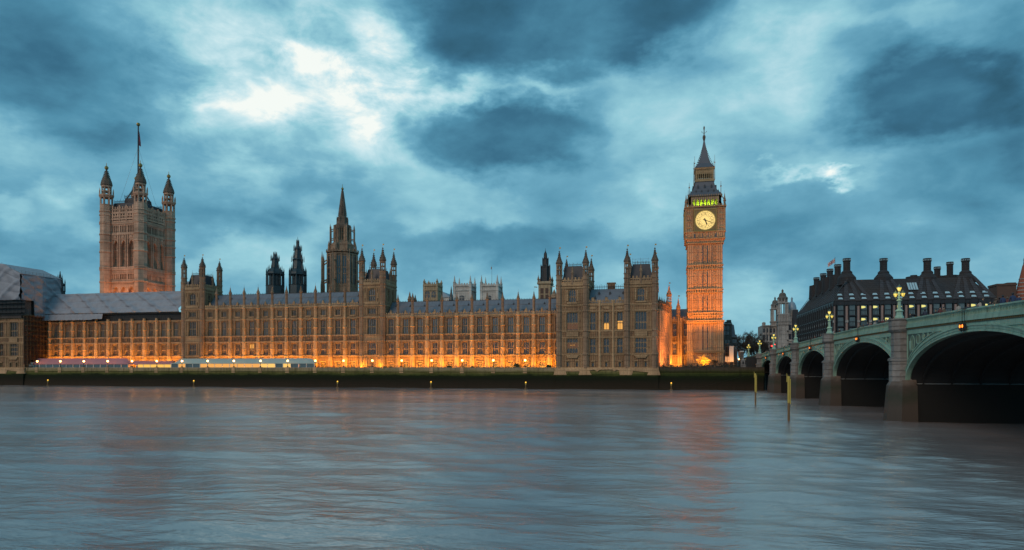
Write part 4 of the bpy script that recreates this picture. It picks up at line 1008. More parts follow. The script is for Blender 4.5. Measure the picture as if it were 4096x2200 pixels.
M['trim_c'] = stone('clock tower trim', (0.54, 0.37, 0.20), (0.32, 0.21, 0.11), (0.6, 0.9), 0.3, 0.2)
M['slate_dark'] = simple('dark iron spire roof', (0.085, 0.088, 0.11), 0.5, 0.2, 0.3, 0.6)
M['gilt_dark'] = simple('dark gilded ironwork', (0.16, 0.12, 0.05), 0.5, 0.4, 0.4, 2.0)
M['dialink'] = simple('dark clock ironwork', (0.05, 0.04, 0.02), 0.6)
clock_tower()

# ================================================================== GREAT SQUARE TOWER WITH THE FLAG
def flag_tower():
    Y0 = 294.0
    x0, x1 = X_at(426, Y0), X_at(562, Y0)          # turret centres on the river side
    D = x1 - x0; y0, y1 = Y0, Y0 + D
    cx, cy = (x0 + x1)/2, (y0 + y1)/2
    Z = lambda v: Z_at(562, v, Y0 - 2.5)
    root = thing('flag_tower', 'great square stone tower with four crowned turrets and a flagpole, rising behind the sheeted roof', 'tower', (cx, cy, 6))
    R = 3.15
    top = Z(872)
    zw0, zw1, za0, za1, zs0, zs1 = Z(1060), Z(953), Z(921), Z(893), Z(1112), Z(1090)
    L = D
    ops = []
    for i in range(3):
        c = L/2 + (i - 1)*4.6; ops.append((c - 1.45, c + 1.45, zw0, zw1))
        ops.append((c - 1.5, c + 1.5, Z(1165) - 4, Z(1142)))
        for k in range(4): ops += [(c - 1.95 + k*1.02, c - 1.35 + k*1.02, zs0, zs1), (c - 1.95 + k*1.02, c - 1.35 + k*1.02, za0, za1)]
    b = MB()
    b.wall((x0, y0, 0), (1, 0, 0), (0, -1, 0), L, 6, top, ops, 1.6); b.wall((x1, y0, 0), (0, 1, 0), (1, 0, 0), L, 6, top, ops, 1.6)
    b.box(x0, x1 - 1.6, y0 + 1.6, y1, 6, top - 0.02); part('wall', b, M['vstone'], root)
    g = MB()
    for t, n, o in (((1, 0), (0, -1), (x0, y0)), ((0, 1), (1, 0), (x1, y0))):
        P = lambda u, w, z: (o[0] + t[0]*u + n[0]*w, o[1] + t[1]*u + n[1]*w, z)
        rb = MB()
        def pb(mb, u0, u1, w0, w1, za, zb): mb.mesh([P(u0,w1,za),P(u1,w1,za),P(u1,w0,za),P(u0,w0,za),P(u0,w1,zb),P(u1,w1,zb),P(u1,w0,zb),P(u0,w0,zb)], [(0,3,2,1),(4,5,6,7),(0,1,5,4),(1,2,6,5),(2,3,7,6),(3,0,4,7)])
        for i in range(3):
            c = L/2 + (i - 1)*4.6
            wm = MB()
            for q in (-0.42, 0.42): pb(wm, c + q - 0.12, c + q + 0.12, -1.5, -1.1, zw0, zw1)
            for q in (0.33, 0.62): pb(wm, c - 1.45, c + 1.45, -1.5, -1.12, zw0 + (zw1 - zw0)*q, zw0 + (zw1 - zw0)*q + 0.35)
            part('window', wm, M['vstone'], root)
            for s in (-1, 1):                         # pointed heads of the great windows
                for zt, hh in ((zw1, 3.4), (Z(1142), 1.8)):
                    pts = [(c + s*1.47, zt + 0.05), (c + s*1.47, zt - hh), (c + s*1.2, zt - hh*0.55), (c + s*0.7, zt - hh*0.2), (c, zt + 0.05)]
                    rb.mesh([P(u, -0.1, z) for u, z in pts] + [P(u, -1.2, z) for u, z in pts], [(0,1,2,3,4),(9,8,7,6,5)] + [(k, k+5, (k+1)%5+5, (k+1)%5) for k in range(5)])
            pb(rb, c - 0.6, c + 0.6, -0.1, 0.35, Z(945), Z(934)); 
            for q in (-1.7, 1.7): pb(rb, c + q - 0.18, c + q + 0.18, -0.1, 0.45, zw0 - 1, Z(930))
            rb.mesh([P(c - 1.7, 0.3, zw1 + 0.1), P(c - 1.5, 0.3, zw1 + 0.1), P(c, 0.3, zw1 + 2.4), P(c, 0.3, zw1 + 2.9)], [(0,1,2,3)]); rb.mesh([P(c + 1.7, 0.3, zw1 + 0.1), P(c + 1.5, 0.3, zw1 + 0.1), P(c, 0.3, zw1 + 2.4), P(c, 0.3, zw1 + 2.9)], [(0,3,2,1)])
        for i in range(26):
            u = R + (L - 2*R)*i/25
            pb(rb, u - 0.1, u + 0.1, -0.1, 0.16, zs1 + 0.3, Z(1080)); pb(rb, u - 0.1, u + 0.1, -0.1, 0.16, Z(1135), zs0 - 0.4)
        part('panel_rib', rb, M['vstone'], root)
    VB = [1122, 1072, 1065, 929, 885, 880]
    for v in VB: band(root, x0, x1, y0, y1, Z(v), 0.7, 0.35, m='vstone')
    p = MB()                                         # two tier pierced parapet
    for a in ('x', 'y'):
        for zb, hh in ((top + 0.3, 3.0), (top + 3.3, 3.6)):
            if a == 'x': battlement(p, x0 + 2, x1 - 2, y0 - 0.3, zb, hh, 1.5, 0.5)
            else: battlement(p, y0 + 2, y1 - 2, x1 - 0.2, zb, hh, 1.5, 0.5, 'y')
    for i in range(4):
        c = x0 + 4 + i*(L - 8)/3; p.box(c - 0.35, c + 0.35, y0 - 0.45, y0 + 0.2, top, top + 7.6); c = y0 + 4 + i*(L - 8)/3; p.box(x1 - 0.2, x1 + 0.45, c - 0.35, c + 0.35, top, top + 7.6)
    part('parapet', p, M['vstone'], root)
    r = MB(); r.sq(cx, cy, [(L/2 - 1.5, top), (L/2 - 2.2, top + 9.2), (L/2 - 2.6, top + 9.4)]); part('roof', r, M['ironroof'], root)
    for yy in (cy - L/2 + 2.4, cy + L/2 - 2.4): cresting(root, cx - L/2 + 2.4, cx + L/2 - 2.4, yy, top + 9.3, 1.4, 0.6)
    r = MB(); r.sq(cx, cy, [(4.6, top + 9.3), (4.2, top + 12.5)]); part('roof_stage', r, M['ironroof'], root); cresting(root, cx - 4.4, cx + 4.4, cy - 4.4, top + 12.5, 1.5, 0.6)
    for tx, ty in ((x0, y0), (x1, y0), (x1, y1), (x0, y1)):
        b = MB(); zt = Z(806)
        b.lathe(tx, ty, [(R, 6), (R, zt)], 8)
        for v in VB + [1000, 960, 850, 835]: b.lathe(tx, ty, [(R*1.02, Z(v) - 0.4), (R*1.10, Z(v) - 0.15), (R*1.10, Z(v) + 0.2), (R*1.02, Z(v) + 0.5)], 8)
        zo = Z(770)
        for i in range(8):
            a = pi/8 + i*pi/4; b.lathe(tx + R*0.86*cos(a), ty + R*0.86*sin(a), [(0.42, zt), (0.42, zo)], 4, a)
        b.lathe(tx, ty, [(R*1.0, zo - 1.0), (R*1.15, zo), (R*1.15, zo + 0.4), (R*0.8, zo + 0.5)], 8)
        zo2 = Z(728); r2 = R*0.78
        for i in range(8):
            a = pi/8 + i*pi/4; b.lathe(tx + r2*0.84*cos(a), ty + r2*0.84*sin(a), [(0.36, zo), (0.36, zo2)], 4, a)
            b.lathe(tx + R*1.02*cos(a), ty + R*1.02*sin(a), [(0.28, zo), (0.28, zo + 2.4), (0.02, zo + 3.8)], 4, a)
        b.lathe(tx, ty, [(r2*1.0, zo + 2.0), (r2*1.0, zo + 2.5)], 8); b.lathe(tx, ty, [(r2*1.02, zo2 - 0.9), (r2*1.05, zo2)], 8)
        o = part('turret', b, M['vstone'], root)
        z3 = Z(660)
        c = MB(); Hc = z3 - zo2
        c.lathe(tx, ty, [(r2*1.12, zo2), (r2*1.18, zo2 + 0.05*Hc), (r2*1.02, zo2 + 0.25*Hc), (r2*0.66, zo2 + 0.45*Hc), (r2*0.36, zo2 + 0.65*Hc), (r2*0.2, zo2 + 0.85*Hc), (r2*0.16, zo2 + Hc)], 8)
        for j in range(7):
            q = 0.28 + j*0.09; rr = r2*(1.05 - q*0.98)
            for i in range(4): a = pi/4 + i*pi/2; c.box(tx + rr*cos(a) - .22, tx + rr*cos(a) + .22, ty + rr*sin(a) - .22, ty + rr*sin(a) + .22, zo2 + q*Hc, zo2 + q*Hc + 0.5)
        part('turret_cap', c, M['spire'], o)
        c = MB(); c.lathe(tx, ty, [(0.5, z3 - 0.2), (0.9, z3 + 0.3), (0.95, z3 + 1.0), (0.5, z3 + 1.5), (0.15, z3 + 1.8), (0.1, z3 + 3.2)], 8); part('crown_finial', c, M['gold'], o)
    f = MB(); zp = Z_at(556, 503, cy); f.bar((cx, cy, top + 9), (cx, cy, zp), 0.55, 0.3, 8); part('flagpole', f, M['ironroof'], root)
    f = MB(); f.ball((cx, cy, zp + 0.7), 0.95, 8, 6)
    part('pole_crown', f, M['gold'], root)
    f = MB()
    for sx, sy in ((-1, -1), (1, -1), (1, 1), (-1, 1)):
        f.bar((cx + sx*6, cy + sy*6, top + 10), (cx, cy, top + 40), 0.04, n=4); f.bar((cx + sx*3.8, cy + sy*3.8, top + 12.3), (cx, cy, top + 22), 0.35, 0.25, n=6)
    part('pole_stay', f, M['steel'], root)
    # limp flag hanging down the pole
    f = MB(); N = 10; rows = []
    for i in range(N + 1):
        q = i/N; z = zp - 3.0 - 7.0*q
        w = 0.3 + 1.35*q; rows.append([(cx + 0.35 + w*s_*0.9, cy + 0.3*sin(3*s_*pi + q*2)*(0.3 + q), z + (0 if s_ == 0 else -1.2*q*s_)) for s_ in (0, 0.25, 0.5, 0.75, 1.0)])
    for i in range(N):
        for k in range(4): f.mi = 1 if (k == 2 and 3 < i < 7) else 0; f.face(rows[i][k], rows[i][k+1], rows[i+1][k+1], rows[i+1][k])
    o = part('flag', f, [M['plum'], M['flagred']], None, None); setp(o, label='dark flag hanging limp from the pole on the great square tower', category='flag')
    sm = o.modifiers.new('cloth', 'SOLIDIFY'); sm.thickness = 0.06
    return root
flag_tower()

# ================================================================== OCTAGONAL SPIRE TOWER
def spire_tower():
    Y = 305.0; u0 = 1370
    cx = X_at(u0, Y); Z = lambda v: Z_at(u0, v, Y - 6)
    pm = 1/(F / (Y / (cos(YAW) + sin(YAW)*(u0 - 2048)/F)))      # metres per photo pixel
    root = thing('spire_tower', 'tall octagonal tower with open lantern and needle spire behind the square corner tower', 'tower', (cx, Y, 6))
    s = stone('spire tower stone', (0.46, 0.30, 0.20), (0.20, 0.125, 0.08), (0.8, 2.0), 0.4, 0.5)
    R = 60*pm
    b = MB(); b.lathe(cx, Y, [(R + 0.6, 6), (R + 0.4, Z(1150)), (R, Z(1140)), (R, Z(1012))], 8); part('drum', b, s, root)
    b = MB(); g = MB()
    for i in range(8):                               # windows and ribs on the eight faces
        a = -pi/2 + i*pi/4; t = (-sin(a), cos(a)); n = (cos(a), sin(a)); ap = R*cos(pi/8)
        P = lambda u, w, z: (cx + n[0]*(ap + w) + t[0]*u, Y + n[1]*(ap + w) + t[1]*u, z)
        def pb(mb, u0_, u1, w0, w1, za, zb): mb.mesh([P(u0_,w1,za),P(u1,w1,za),P(u1,w0,za),P(u0_,w0,za),P(u0_,w1,zb),P(u1,w1,zb),P(u1,w0,zb),P(u0_,w0,zb)], [(0,3,2,1),(4,5,6,7),(0,1,5,4),(1,2,6,5),(2,3,7,6),(3,0,4,7)])
        fw = R*sin(pi/8)
        for q in (-0.55, -0.12, 0.12, 0.55): pass
        for c in (-0.5, 0.5):
            g = MB()
            for e in (-0.16, 0.16): pb(g, fw*(c + e) - fw*0.125, fw*(c + e) + fw*0.125, -0.3, 0.06, Z(1132), Z(1022))
            part('window', g, M['glass'], root)
            pb(b, fw*c - 0.11, fw*c + 0.11, -0.2, 0.18, Z(1134), Z(1020))
        for q in (1095, 1070): pb(b, -fw*0.9, fw*0.9, -0.2, 0.14, Z(q), Z(q) + 0.4)
        for q in (-0.92, 0.0, 0.92): pb(b, fw*q - 0.34, fw*q + 0.34, -0.3, 0.5, Z(1165), Z(1012))
        # detached buttress pinnacle with flying strut
        a2 = a + pi/8; rx, ry = cx + (R + 2.7)*cos(a2), Y + (R + 2.7)*sin(a2)
        b.lathe(rx, ry, [(0.75, 6), (0.75, Z(1140)), (0.5, Z(1120)), (0.5, Z(1030)), (0.3, Z(1022)), (0.02, Z(1002))], 4, a2)
        b.bar((rx, ry, Z(1050)), (cx + R*cos(a2), Y + R*sin(a2), Z(1035)), 0.3); b.bar((rx, ry, Z(1125)), (cx + R*cos(a2), Y + R*sin(a2), Z(1115)), 0.4)
    part('buttress', b, s, root)
    b = MB()
    for v, p in ((1150, 0.5), (1140, 0.35), (1012, 0.5), (1003, 0.7)): b.lathe(cx, Y, [(R + p, Z(v) - 0.3), (R + p, Z(v) + 0.3)], 8)
    for i in range(24): a = i*pi/12; b.lathe(cx + (R + 0.3)*cos(a), Y + (R + 0.3)*sin(a), [(0.3, Z(1003)), (0.25, Z(992))], 4)
    part('parapet', b, s, root)
    # receding stage, upper lantern, spirelet collar, spire
    R2 = 34*pm
    b = MB(); b.lathe(cx, Y, [(R*0.86, Z(1003)), (R*0.78, Z(972)), (R*0.62, Z(962)), (R2, Z(955))], 8)
    for i in range(8):
        a = -pi/2 + pi/8 + i*pi/4
        b.lathe(cx + R2*0.9*cos(a), Y + R2*0.9*sin(a), [(0.85, Z(958)), (0.75, Z(893))], 4, a)
        rx, ry = cx + (R2 + 1.9)*cos(a), Y + (R2 + 1.9)*sin(a)
        b.lathe(rx, ry, [(0.35, Z(975)), (0.32, Z(905)), (0.02, Z(888))], 4, a); b.bar((rx, ry, Z(915)), (cx + R2*cos(a), Y + R2*sin(a), Z(908)), 0.22); b.bar((rx, ry, Z(950)), (cx + R2*cos(a), Y + R2*sin(a), Z(948)), 0.22)
        rx, ry = cx + R*0.92*cos(a), Y + R*0.92*sin(a)
        b.lathe(rx, ry, [(0.6, Z(1003)), (0.5, Z(975)), (0.02, Z(958))], 4, a)
        a = -pi/2 + i*pi/4; b.lathe(cx + R2*0.86*cos(a), Y + R2*0.86*sin(a), [(0.3, Z(957)), (0.3, Z(893))], 4, a)
    b.lathe(cx, Y, [(R2*0.9, Z(926)), (R2*0.9, Z(923))], 8)
    part('lantern_stage', b, s, root)
    b = MB(); b.lathe(cx, Y, [(R2*1.02, Z(905)), (R2*1.05, Z(893)), (R2*0.75, Z(888)), (R2*0.62, Z(870)), (R2*0.62, Z(860)), (R2*0.52, Z(856))], 8)
    for i in range(8): a = i*pi/4 + pi/8; b.lathe(cx + R2*0.66*cos(a), Y + R2*0.66*sin(a), [(0.35, Z(888)), (0.3, Z(866)), (0.02, Z(855))], 4)
    part('spire_collar', b, M['spire'], root)
    b = MB(); b.lathe(cx, Y, [(R2*0.50, Z(858)), (R2*0.39, Z(820)), (R2*0.24, Z(780)), (R2*0.10, Z(746)), (0.10, Z(742))], 8)
    for j in range(22):
        q = j/22; zz = Z(852) + (Z(748) - Z(852))*q; r = (R2*0.50)*(1 - q*0.82)
        for i in range(4): a = i*pi/2 + pi/8*0; b.box(cx + r*cos(a) - .13, cx + r*cos(a) + .13, Y + r*sin(a) - .13, Y + r*sin(a) + .13, zz, zz + 0.35)
    part('spire', b, M['spire'], root)
    b = MB(); b.ball((cx, Y, Z(741)), 0.65, 8, 6); b.bar((cx, Y, Z(740)), (cx, Y, Z(722)), 0.14, 0.08); part('finial', b, M['gold'], root)
    return root
spire_tower().rotation_euler.z = pi/8

# ================================================================== DARK METAL VENTILATION LANTERNS
def vent_lantern(label, u0, Y, vb, vs, ve, rpx, tiers, vtip, n=8):
    """drum from row vb, colonnade vs..ve, then tiers of (row, radius in photo pixels)"""
    cx = X_at(u0, Y); Z = lambda v: Z_at(u0, v, Y)
    pm = Y / (cos(YAW) + sin(YAW)*(u0 - 2048)/F) / F
    root = thing('ventilation_lantern', label, 'roof lantern', (cx, Y, 20))
    R = rpx*pm
    b = MB(); b.lathe(cx, Y, [(R, 20), (R, Z(vs)), (R*1.04, Z(vs) + 0.2), (R*0.9, Z(vs) + 0.3)], n); part('drum', b, M['lantern'], root)
    b = MB(); b.lathe(cx, Y, [(R*0.60, Z(vs)), (R*0.60, Z(ve))], n)
    for i in range(n):
        a = pi/n + i*2*pi/n; b.lathe(cx + R*0.93*cos(a), Y + R*0.93*sin(a), [(0.3, Z(vs)), (0.26, Z(ve)), (0.26, Z(ve) + 1.6), (0.02, Z(ve) + 3.2)], 6)
        for q in (-0.22, 0.0, 0.22): a2 = a + pi/n + q*1.2; b.lathe(cx + R*0.86*cos(a2), Y + R*0.86*sin(a2), [(0.1, Z(vs)), (0.1, Z(ve))], 4)
    part('colonnade', b, M['lantern'], root)
    b = MB(); b.lathe(cx, Y, [(R*0.9, Z(ve) - 0.4), (R*1.05, Z(ve)), (R*0.95, Z(ve) + 0.3)] + [(r*pm, Z(v)) for v, r in tiers], n)
    part('cap', b, M['lantern'], root)
    b = MB()
    for v, r in tiers[1::2]:
        for i in range(n): a = pi/n + i*2*pi/n; b.lathe(cx + r*pm*1.1*cos(a), Y + r*pm*1.1*sin(a), [(0.16, Z(v) - 1.0), (0.14, Z(v) + 0.8), (0.02, Z(v) + 2.0)], 4)
    b.bar((cx, Y, Z(tiers[-1][0]) - 0.3), (cx, Y, Z(vtip)), 0.16, 0.03); part('pinnacle', b, M['lantern'], root)
vent_lantern('squat dark metal roof lantern with ogee cap, left of a taller pointed one', 1100.6, 285, 1172, 1145, 1098, 36, [(1090, 34), (1078, 24), (1072, 17), (1070, 14), (1041, 13), (1036, 15), (1032, 11), (1024, 6), (1017, 2.5)], 1003)
vent_lantern('tall tapering dark metal roof lantern with pointed spire, beside a squat one', 1191, 285, 1172, 1142, 1100, 35, [(1090, 33), (1082, 27), (1076, 22), (1072, 21), (1044, 19), (1040, 22), (1034, 17), (1024, 15), (1000, 12), (996, 14), (990, 9), (975, 4.5), (962, 2)], 945)
vent_lantern('small dark metal roof lantern peeping over the left end of the sheeted roof', 240.5, 300, 1175, 1166, 1140, 19, [(1136, 16), (1128, 9), (1124, 8), (1112, 7), (1108, 4), (1100, 1)], 1086)

# ================================================================== BRIDGE
_prof = [(-40, 11.6), (28, 13.15), (66, 13.95), (88, 14.38), (108, 14.6), (129, 14.68), (150, 14.5), (186, 13.92), (221, 13.2), (252, 12.5), (300, 11.9), (420, 11.2)]
def ZP(y):
    for (a, za), (b, zb) in zip(_prof, _prof[1:]):
        if a <= y <= b:
            q = (y - a)/(b - a); return za + (zb - za)*q
    return _prof[-1][1]
PIERS = [18, 64, 108, 150, 186, 221, 252]
bridge = thing('bridge', 'green painted iron arch bridge on granite piers crossing the river', 'bridge', (BX + 13, 140, 0))
ZS, ZB = 5.4, 5.95
WB = 26.0
def side(mb, y0, y1, f0, f1, x0, x1, n):            # ribbon along y between heights f0(y), f1(y), between x0 and x1
    for i in range(n):
        a, e = y0 + (y1 - y0)*i/n, y0 + (y1 - y0)*(i + 1)/n
        mb.mesh([(x0,a,f0(a)),(x1,a,f0(a)),(x1,e,f0(e)),(x0,e,f0(e)),(x0,a,f1(a)),(x1,a,f1(a)),(x1,e,f1(e)),(x0,e,f1(e))],
                [(0,3,2,1),(4,5,6,7),(0,4,7,3),(1,2,6,5)] + ([(0,1,5,4)] if i == 0 else []) + ([(2,3,7,6)] if i == n - 1 else []))
def shift(d): return lambda y: ZP(y) + d
yA, yB = 10, 300
b = MB(); side(b, yA, yB, shift(-1.75), shift(-1.1), BX + 0.8, BX + WB - 0.8, 30); part('deck', b, M['asphalt'], bridge)
b = MB(); side(b, yA, yB, shift(-1.1), shift(-0.80), BX + 0.5, BX + 5.0, 30); side(b, yA, yB, shift(-1.1), shift(-0.98), BX + WB - 5, BX + WB - 0.5, 30); part('pavement', b, M['granite'], bridge)
for xs, nm in (((BX - 0.05, BX + 0.25), 1), ((BX + WB - 0.25, BX + WB + 0.05), 0)):
    b = MB(); x0, x1 = xs
    side(b, yA, yB, shift(-1.32), shift(-0.20), x0 + 0.14, x1 - 0.06, 60)
    side(b, yA, yB, shift(-0.18), shift(0.0), x0 - 0.14, x1 + 0.08, 60); side(b, yA, yB, shift(-0.3), shift(-0.18), x0 - 0.02, x1, 60)
    side(b, yA, yB, shift(-0.9), shift(-0.72), x0 - 0.02, x1, 60); side(b, yA, yB, shift(-1.3), shift(-0.92), x0 - 0.10, x1 - 0.1, 60)
    part('parapet', b, M['green'], bridge)
    if nm:
        g = MB(); y = 60.0                          # pierced trefoil openings between little shafts
        while y < 300:
            z = ZP(y); st = 0.62
            if not any(abs(y - p) < 1.9 for p in PIERS):
                g.box(x0 - 0.0, x0 + 0.15, y, y + 0.12, z - 0.72, z - 0.3); g.box(x0 + 0.0, x0 + 0.15, y + 0.3, y + 0.36, z - 0.72, z - 0.3)
                g.poly([(y + 0.12, z - 0.3), (y + 0.12, z - 0.46), (y + 0.2, z - 0.36), (y + 0.3, z - 0.3)], 'x', x0 + 0.02, x0 + 0.15); g.poly([(y + 0.62, z - 0.3), (y + 0.62, z - 0.46), (y + 0.5, z - 0.36), (y + 0.36, z - 0.3)], 'x', x0 + 0.02, x0 + 0.15)
            y += st
        part('parapet_tracery', g, M['green'], bridge)
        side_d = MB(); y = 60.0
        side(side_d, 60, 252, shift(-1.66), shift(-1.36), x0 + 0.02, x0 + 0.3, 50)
        part('cornice_shadow_band', side_d, M['green_dark'], bridge)  # dark strip painting the shade below the cornice
        g = MB(); y = 62.0
        while y < 250:
            if not any(abs(y - p) < 1.9 for p in PIERS): g.box(x0 - 0.08, x0 + 0.1, y, y + 0.2, ZP(y) - 1.56, ZP(y) - 1.38)
            y += 0.42
        part('dentil_course', g, M['gilt_dark'], bridge)['kind'] = 'stuff'
        g = MB(); side(g, yA, 252, shift(-1.36), shift(-1.29), x0 - 0.16, x0 + 0.3, 50); part('cornice', g, M['green'], bridge)
for pa, pb_ in zip(PIERS, PIERS[1:]):
    y0, y1 = pa + 1.35, pb_ - 1.35
    ym, hw = (y0 + y1)/2, (y1 - y0)/2
    zc = ZP(ym) - 2.62
    def arc(y, d=0.0):
        q = max(0.0, 1 - ((y - ym)/(hw + d))**2) ; return ZS + (zc + d - ZS)*q**0.5
    N = 48
    ys = [ym - (hw)*cos(pi*i/N) for i in range(N + 1)]
    b = MB()
    for a, e in zip(ys, ys[1:]):                    # spandrel wall
        b.mesh([(BX,a,arc(a)),(BX,e,arc(e)),(BX,e,ZP(e)-1.5),(BX,a,ZP(a)-1.5),(BX+0.5,a,arc(a)),(BX+0.5,e,arc(e)),(BX+0.5,e,ZP(e)-1.5),(BX+0.5,a,ZP(a)-1.5)], [(0,1,2,3),(7,6,5,4)])
    sp = part('arch_span', b, M['green'], bridge)
    b = MB()
    def ring(mb, d0, d1, x0, x1):
        for i in range(N):
            p, q = pi*i/N, pi*(i + 1)/N
            f = lambda a, d: (ym - (hw + d)*cos(a), ZS + (zc + d - ZS)*sin(a))
            (ya, za), (yb, zb), (yc_, zc_), (yd, zd) = f(p, d0), f(q, d0), f(q, d1), f(p, d1)
            mb.mesh([(x0,ya,za),(x0,yb,zb),(x0,yc_,zc_),(x0,yd,zd),(x1,ya,za),(x1,yb,zb),(x1,yc_,zc_),(x1,yd,zd)], [(0,3,2,1),(0,1,5,4),(3,7,6,2)])
    ring(b, -0.04, 0.16, BX - 0.22, BX + 0.4); ring(b, 0.16, 0.30, BX - 0.10, BX + 0.2); ring(b, 0.30, 0.62, BX - 0.16, BX + 0.2); ring(b, 0.62, 0.75, BX - 0.26, BX + 0.2)
    part('arch_ring', b, M['green'], sp)
    b = MB()
    for a, e in zip(ys, ys[1:]): b.face((BX + 0.5, a, arc(a)), (BX + WB, a, arc(a)), (BX + WB, e, arc(e)), (BX + 0.5, e, arc(e)))
    for k in range(7):                              # iron ribs under the deck
        xr = BX + 2 + k*3.6
        for a, e in zip(ys[1:-1], ys[2:-1]): b.mesh([(xr,a,arc(a)-0.5),(xr,e,arc(e)-0.5),(xr,e,arc(e)),(xr,a,arc(a)),(xr+0.25,a,arc(a)-0.5),(xr+0.25,e,arc(e)-0.5),(xr+0.25,e,arc(e)),(xr+0.25,a,arc(a))], [(0,1,2,3),(7,6,5,4),(0,4,5,1)])
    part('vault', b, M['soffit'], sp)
    for s in (-1, 1):                               # triangular tracery panels; a dark sheet on the face paints a recess's shade
        yo = ym + s*(hw - 0.55)
        yi = ym + s*hw*0.40
        pts = []
        for i in range(9):
            y = yo + (yi - yo)*i/8; z = ZS + (zc + 1.25 - ZS)*max(0, 1 - ((y - ym)/(hw + 1.25))**2)**0.5
            pts.append((y, z + 0.15))
        ztop = lambda y: ZP(y) - 2.2
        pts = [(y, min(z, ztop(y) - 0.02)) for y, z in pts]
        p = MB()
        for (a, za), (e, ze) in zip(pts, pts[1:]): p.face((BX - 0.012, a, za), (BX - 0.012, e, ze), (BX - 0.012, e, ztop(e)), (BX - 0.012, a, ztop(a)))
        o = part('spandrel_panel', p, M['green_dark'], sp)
        p = MB()
        for (a, za), (e, ze) in zip(pts, pts[1:]):
            p.bar((BX - 0.05, a, za), (BX - 0.05, e, ze), 0.09, n=4); p.bar((BX - 0.05, a, ztop(a)), (BX - 0.05, e, ztop(e)), 0.10, n=4)
        p.bar((BX - 0.05, yo, pts[0][1]), (BX - 0.05, yo, ztop(yo)), 0.10, n=4)
        for q, r_ in ((0.16, 0.80), (0.34, 0.72), (0.5, 0.6), (0.64, 0.5)):
            y = yo + (yi - yo)*q; j = q*8; i = int(j); zl = pts[i][1] + (pts[min(i+1, 8)][1] - pts[i][1])*(j - i); zt = ztop(y); rr = (zt - zl)/2*0.8
            if rr < 0.12: continue
            zm = (zt + zl)/2
            for k in range(12):
                a0, a1 = 2*pi*k/12, 2*pi*(k + 1)/12
                p.bar((BX - 0.05, y + min(rr, 0.75)*cos(a0)*s, zm + rr*sin(a0)), (BX - 0.05, y + min(rr, 0.75)*cos(a1)*s, zm + rr*sin(a1)), 0.06, n=4)
            p.bar((BX - 0.05, y, zl), (BX - 0.05, y, zt), 0.04, n=4)
        sh = yo + (yi - yo)*0.1; p.poly([(sh - 0.35, ztop(sh) - 1.0), (sh + 0.35, ztop(sh) - 1.0), (sh + 0.3, ztop(sh) - 2.0), (sh, ztop(sh) - 2.5), (sh - 0.3, ztop(sh) - 2.0)], 'x', BX - 0.14, BX - 0.03)
        part('panel_tracery', p, M['green'], o)
for py in PIERS:
    b = MB(); z1 = ZP(py)
    xc = BX - 0.75
    def octo(w, d, za, zb, w2=None, d2=None):       # half octagon plan projecting from the face
        w2 = w if w2 is None else w2; d2 = d if d2 is None else d2
        lo = [(BX + 0.6, py - w), (BX - d*0.55, py - w), (BX - d, py - w*0.5), (BX - d, py + w*0.5), (BX - d*0.55, py + w), (BX + 0.6, py + w)]
        hi = [(BX + 0.6, py - w2), (BX - d2*0.55, py - w2), (BX - d2, py - w2*0.5), (BX - d2, py + w2*0.5), (BX - d2*0.55, py + w2), (BX + 0.6, py + w2)]
        n = 6; b.mesh([(x, y, za) for x, y in lo] + [(x, y, zb) for x, y in hi], [tuple(range(n))[::-1], tuple(range(n, 2*n))] + [(i, (i+1)%n, n+(i+1)%n, n+i) for i in range(n)])
    octo(1.45, 1.7, ZB - 0.3, 8.6); octo(1.6, 1.85, 8.6, 8.85); octo(1.6, 1.85, 8.86, 9.15, 1.3, 1.5); octo(1.25, 1.45, 9.0, z1 - 1.7)
    octo(1.3, 1.5, z1 - 1.95, z1 - 1.55, 1.65, 1.9); octo(1.5, 1.75, z1 - 1.54, z1 - 0.2); octo(1.6, 1.85, z1 - 0.2, z1 + 0.05)
    p = part('pier', b, M['granite'], bridge)
    f = MB()                                        # cutwater
    wt, wb = 1.9, 2.4
    lo = [(BX + 1.2, py - wb), (BX - 1.0, py - wb), (BX - 2.6, py - wb*0.35), (BX - 2.6, py + wb*0.35), (BX - 1.0, py + wb), (BX + 1.2, py + wb)]
    hi = [(BX + 1.2, py - wt), (BX - 0.7, py - wt), (BX - 2.05, py - wt*0.35), (BX - 2.05, py + wt*0.35), (BX - 0.7, py + wt), (BX + 1.2, py + wt)]
    up = [(BX + 1.2, py - 1.4), (BX - 0.6, py - 1.4), (BX - 1.5, py - 0.6), (BX - 1.5, py + 0.6), (BX - 0.6, py + 1.4), (BX + 1.2, py + 1.4)]
    vs = [(x, y, -2) for x, y in lo] + [(x, y, 5.1) for x, y in hi] + [(x, y, ZB) for x, y in up]
    f.mesh(vs, [(i, (i+1)%6, 6+(i+1)%6, 6+i) for i in range(6)] + [(6+i, 6+(i+1)%6, 12+(i+1)%6, 12+i) for i in range(6)] + [tuple(range(12, 18))])
    part('cutwater', f, M['pierfoot'], p)
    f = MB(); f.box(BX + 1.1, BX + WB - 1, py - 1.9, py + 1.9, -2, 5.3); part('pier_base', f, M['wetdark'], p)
    f = MB(); f.box(BX + 0.55, BX + WB - 0.5, py - 1.33, py + 1.33, 5.25, 8.2); part('pier_wall', f, M['under'], p)
b = MB(); b.poly([(252.5, -2), (420, -2), (420, 10.2), (252.5, 10.8)], 'x', BX + 0.3, BX + WB); part('approach_ramp', b, M['darkstone'], bridge)
b = MB(); side(b, 254, 420, shift(-1.1), shift(-0.1), BX - 0.05, BX + 0.25, 10); part('approach_parapet', b, M['granite'], bridge)

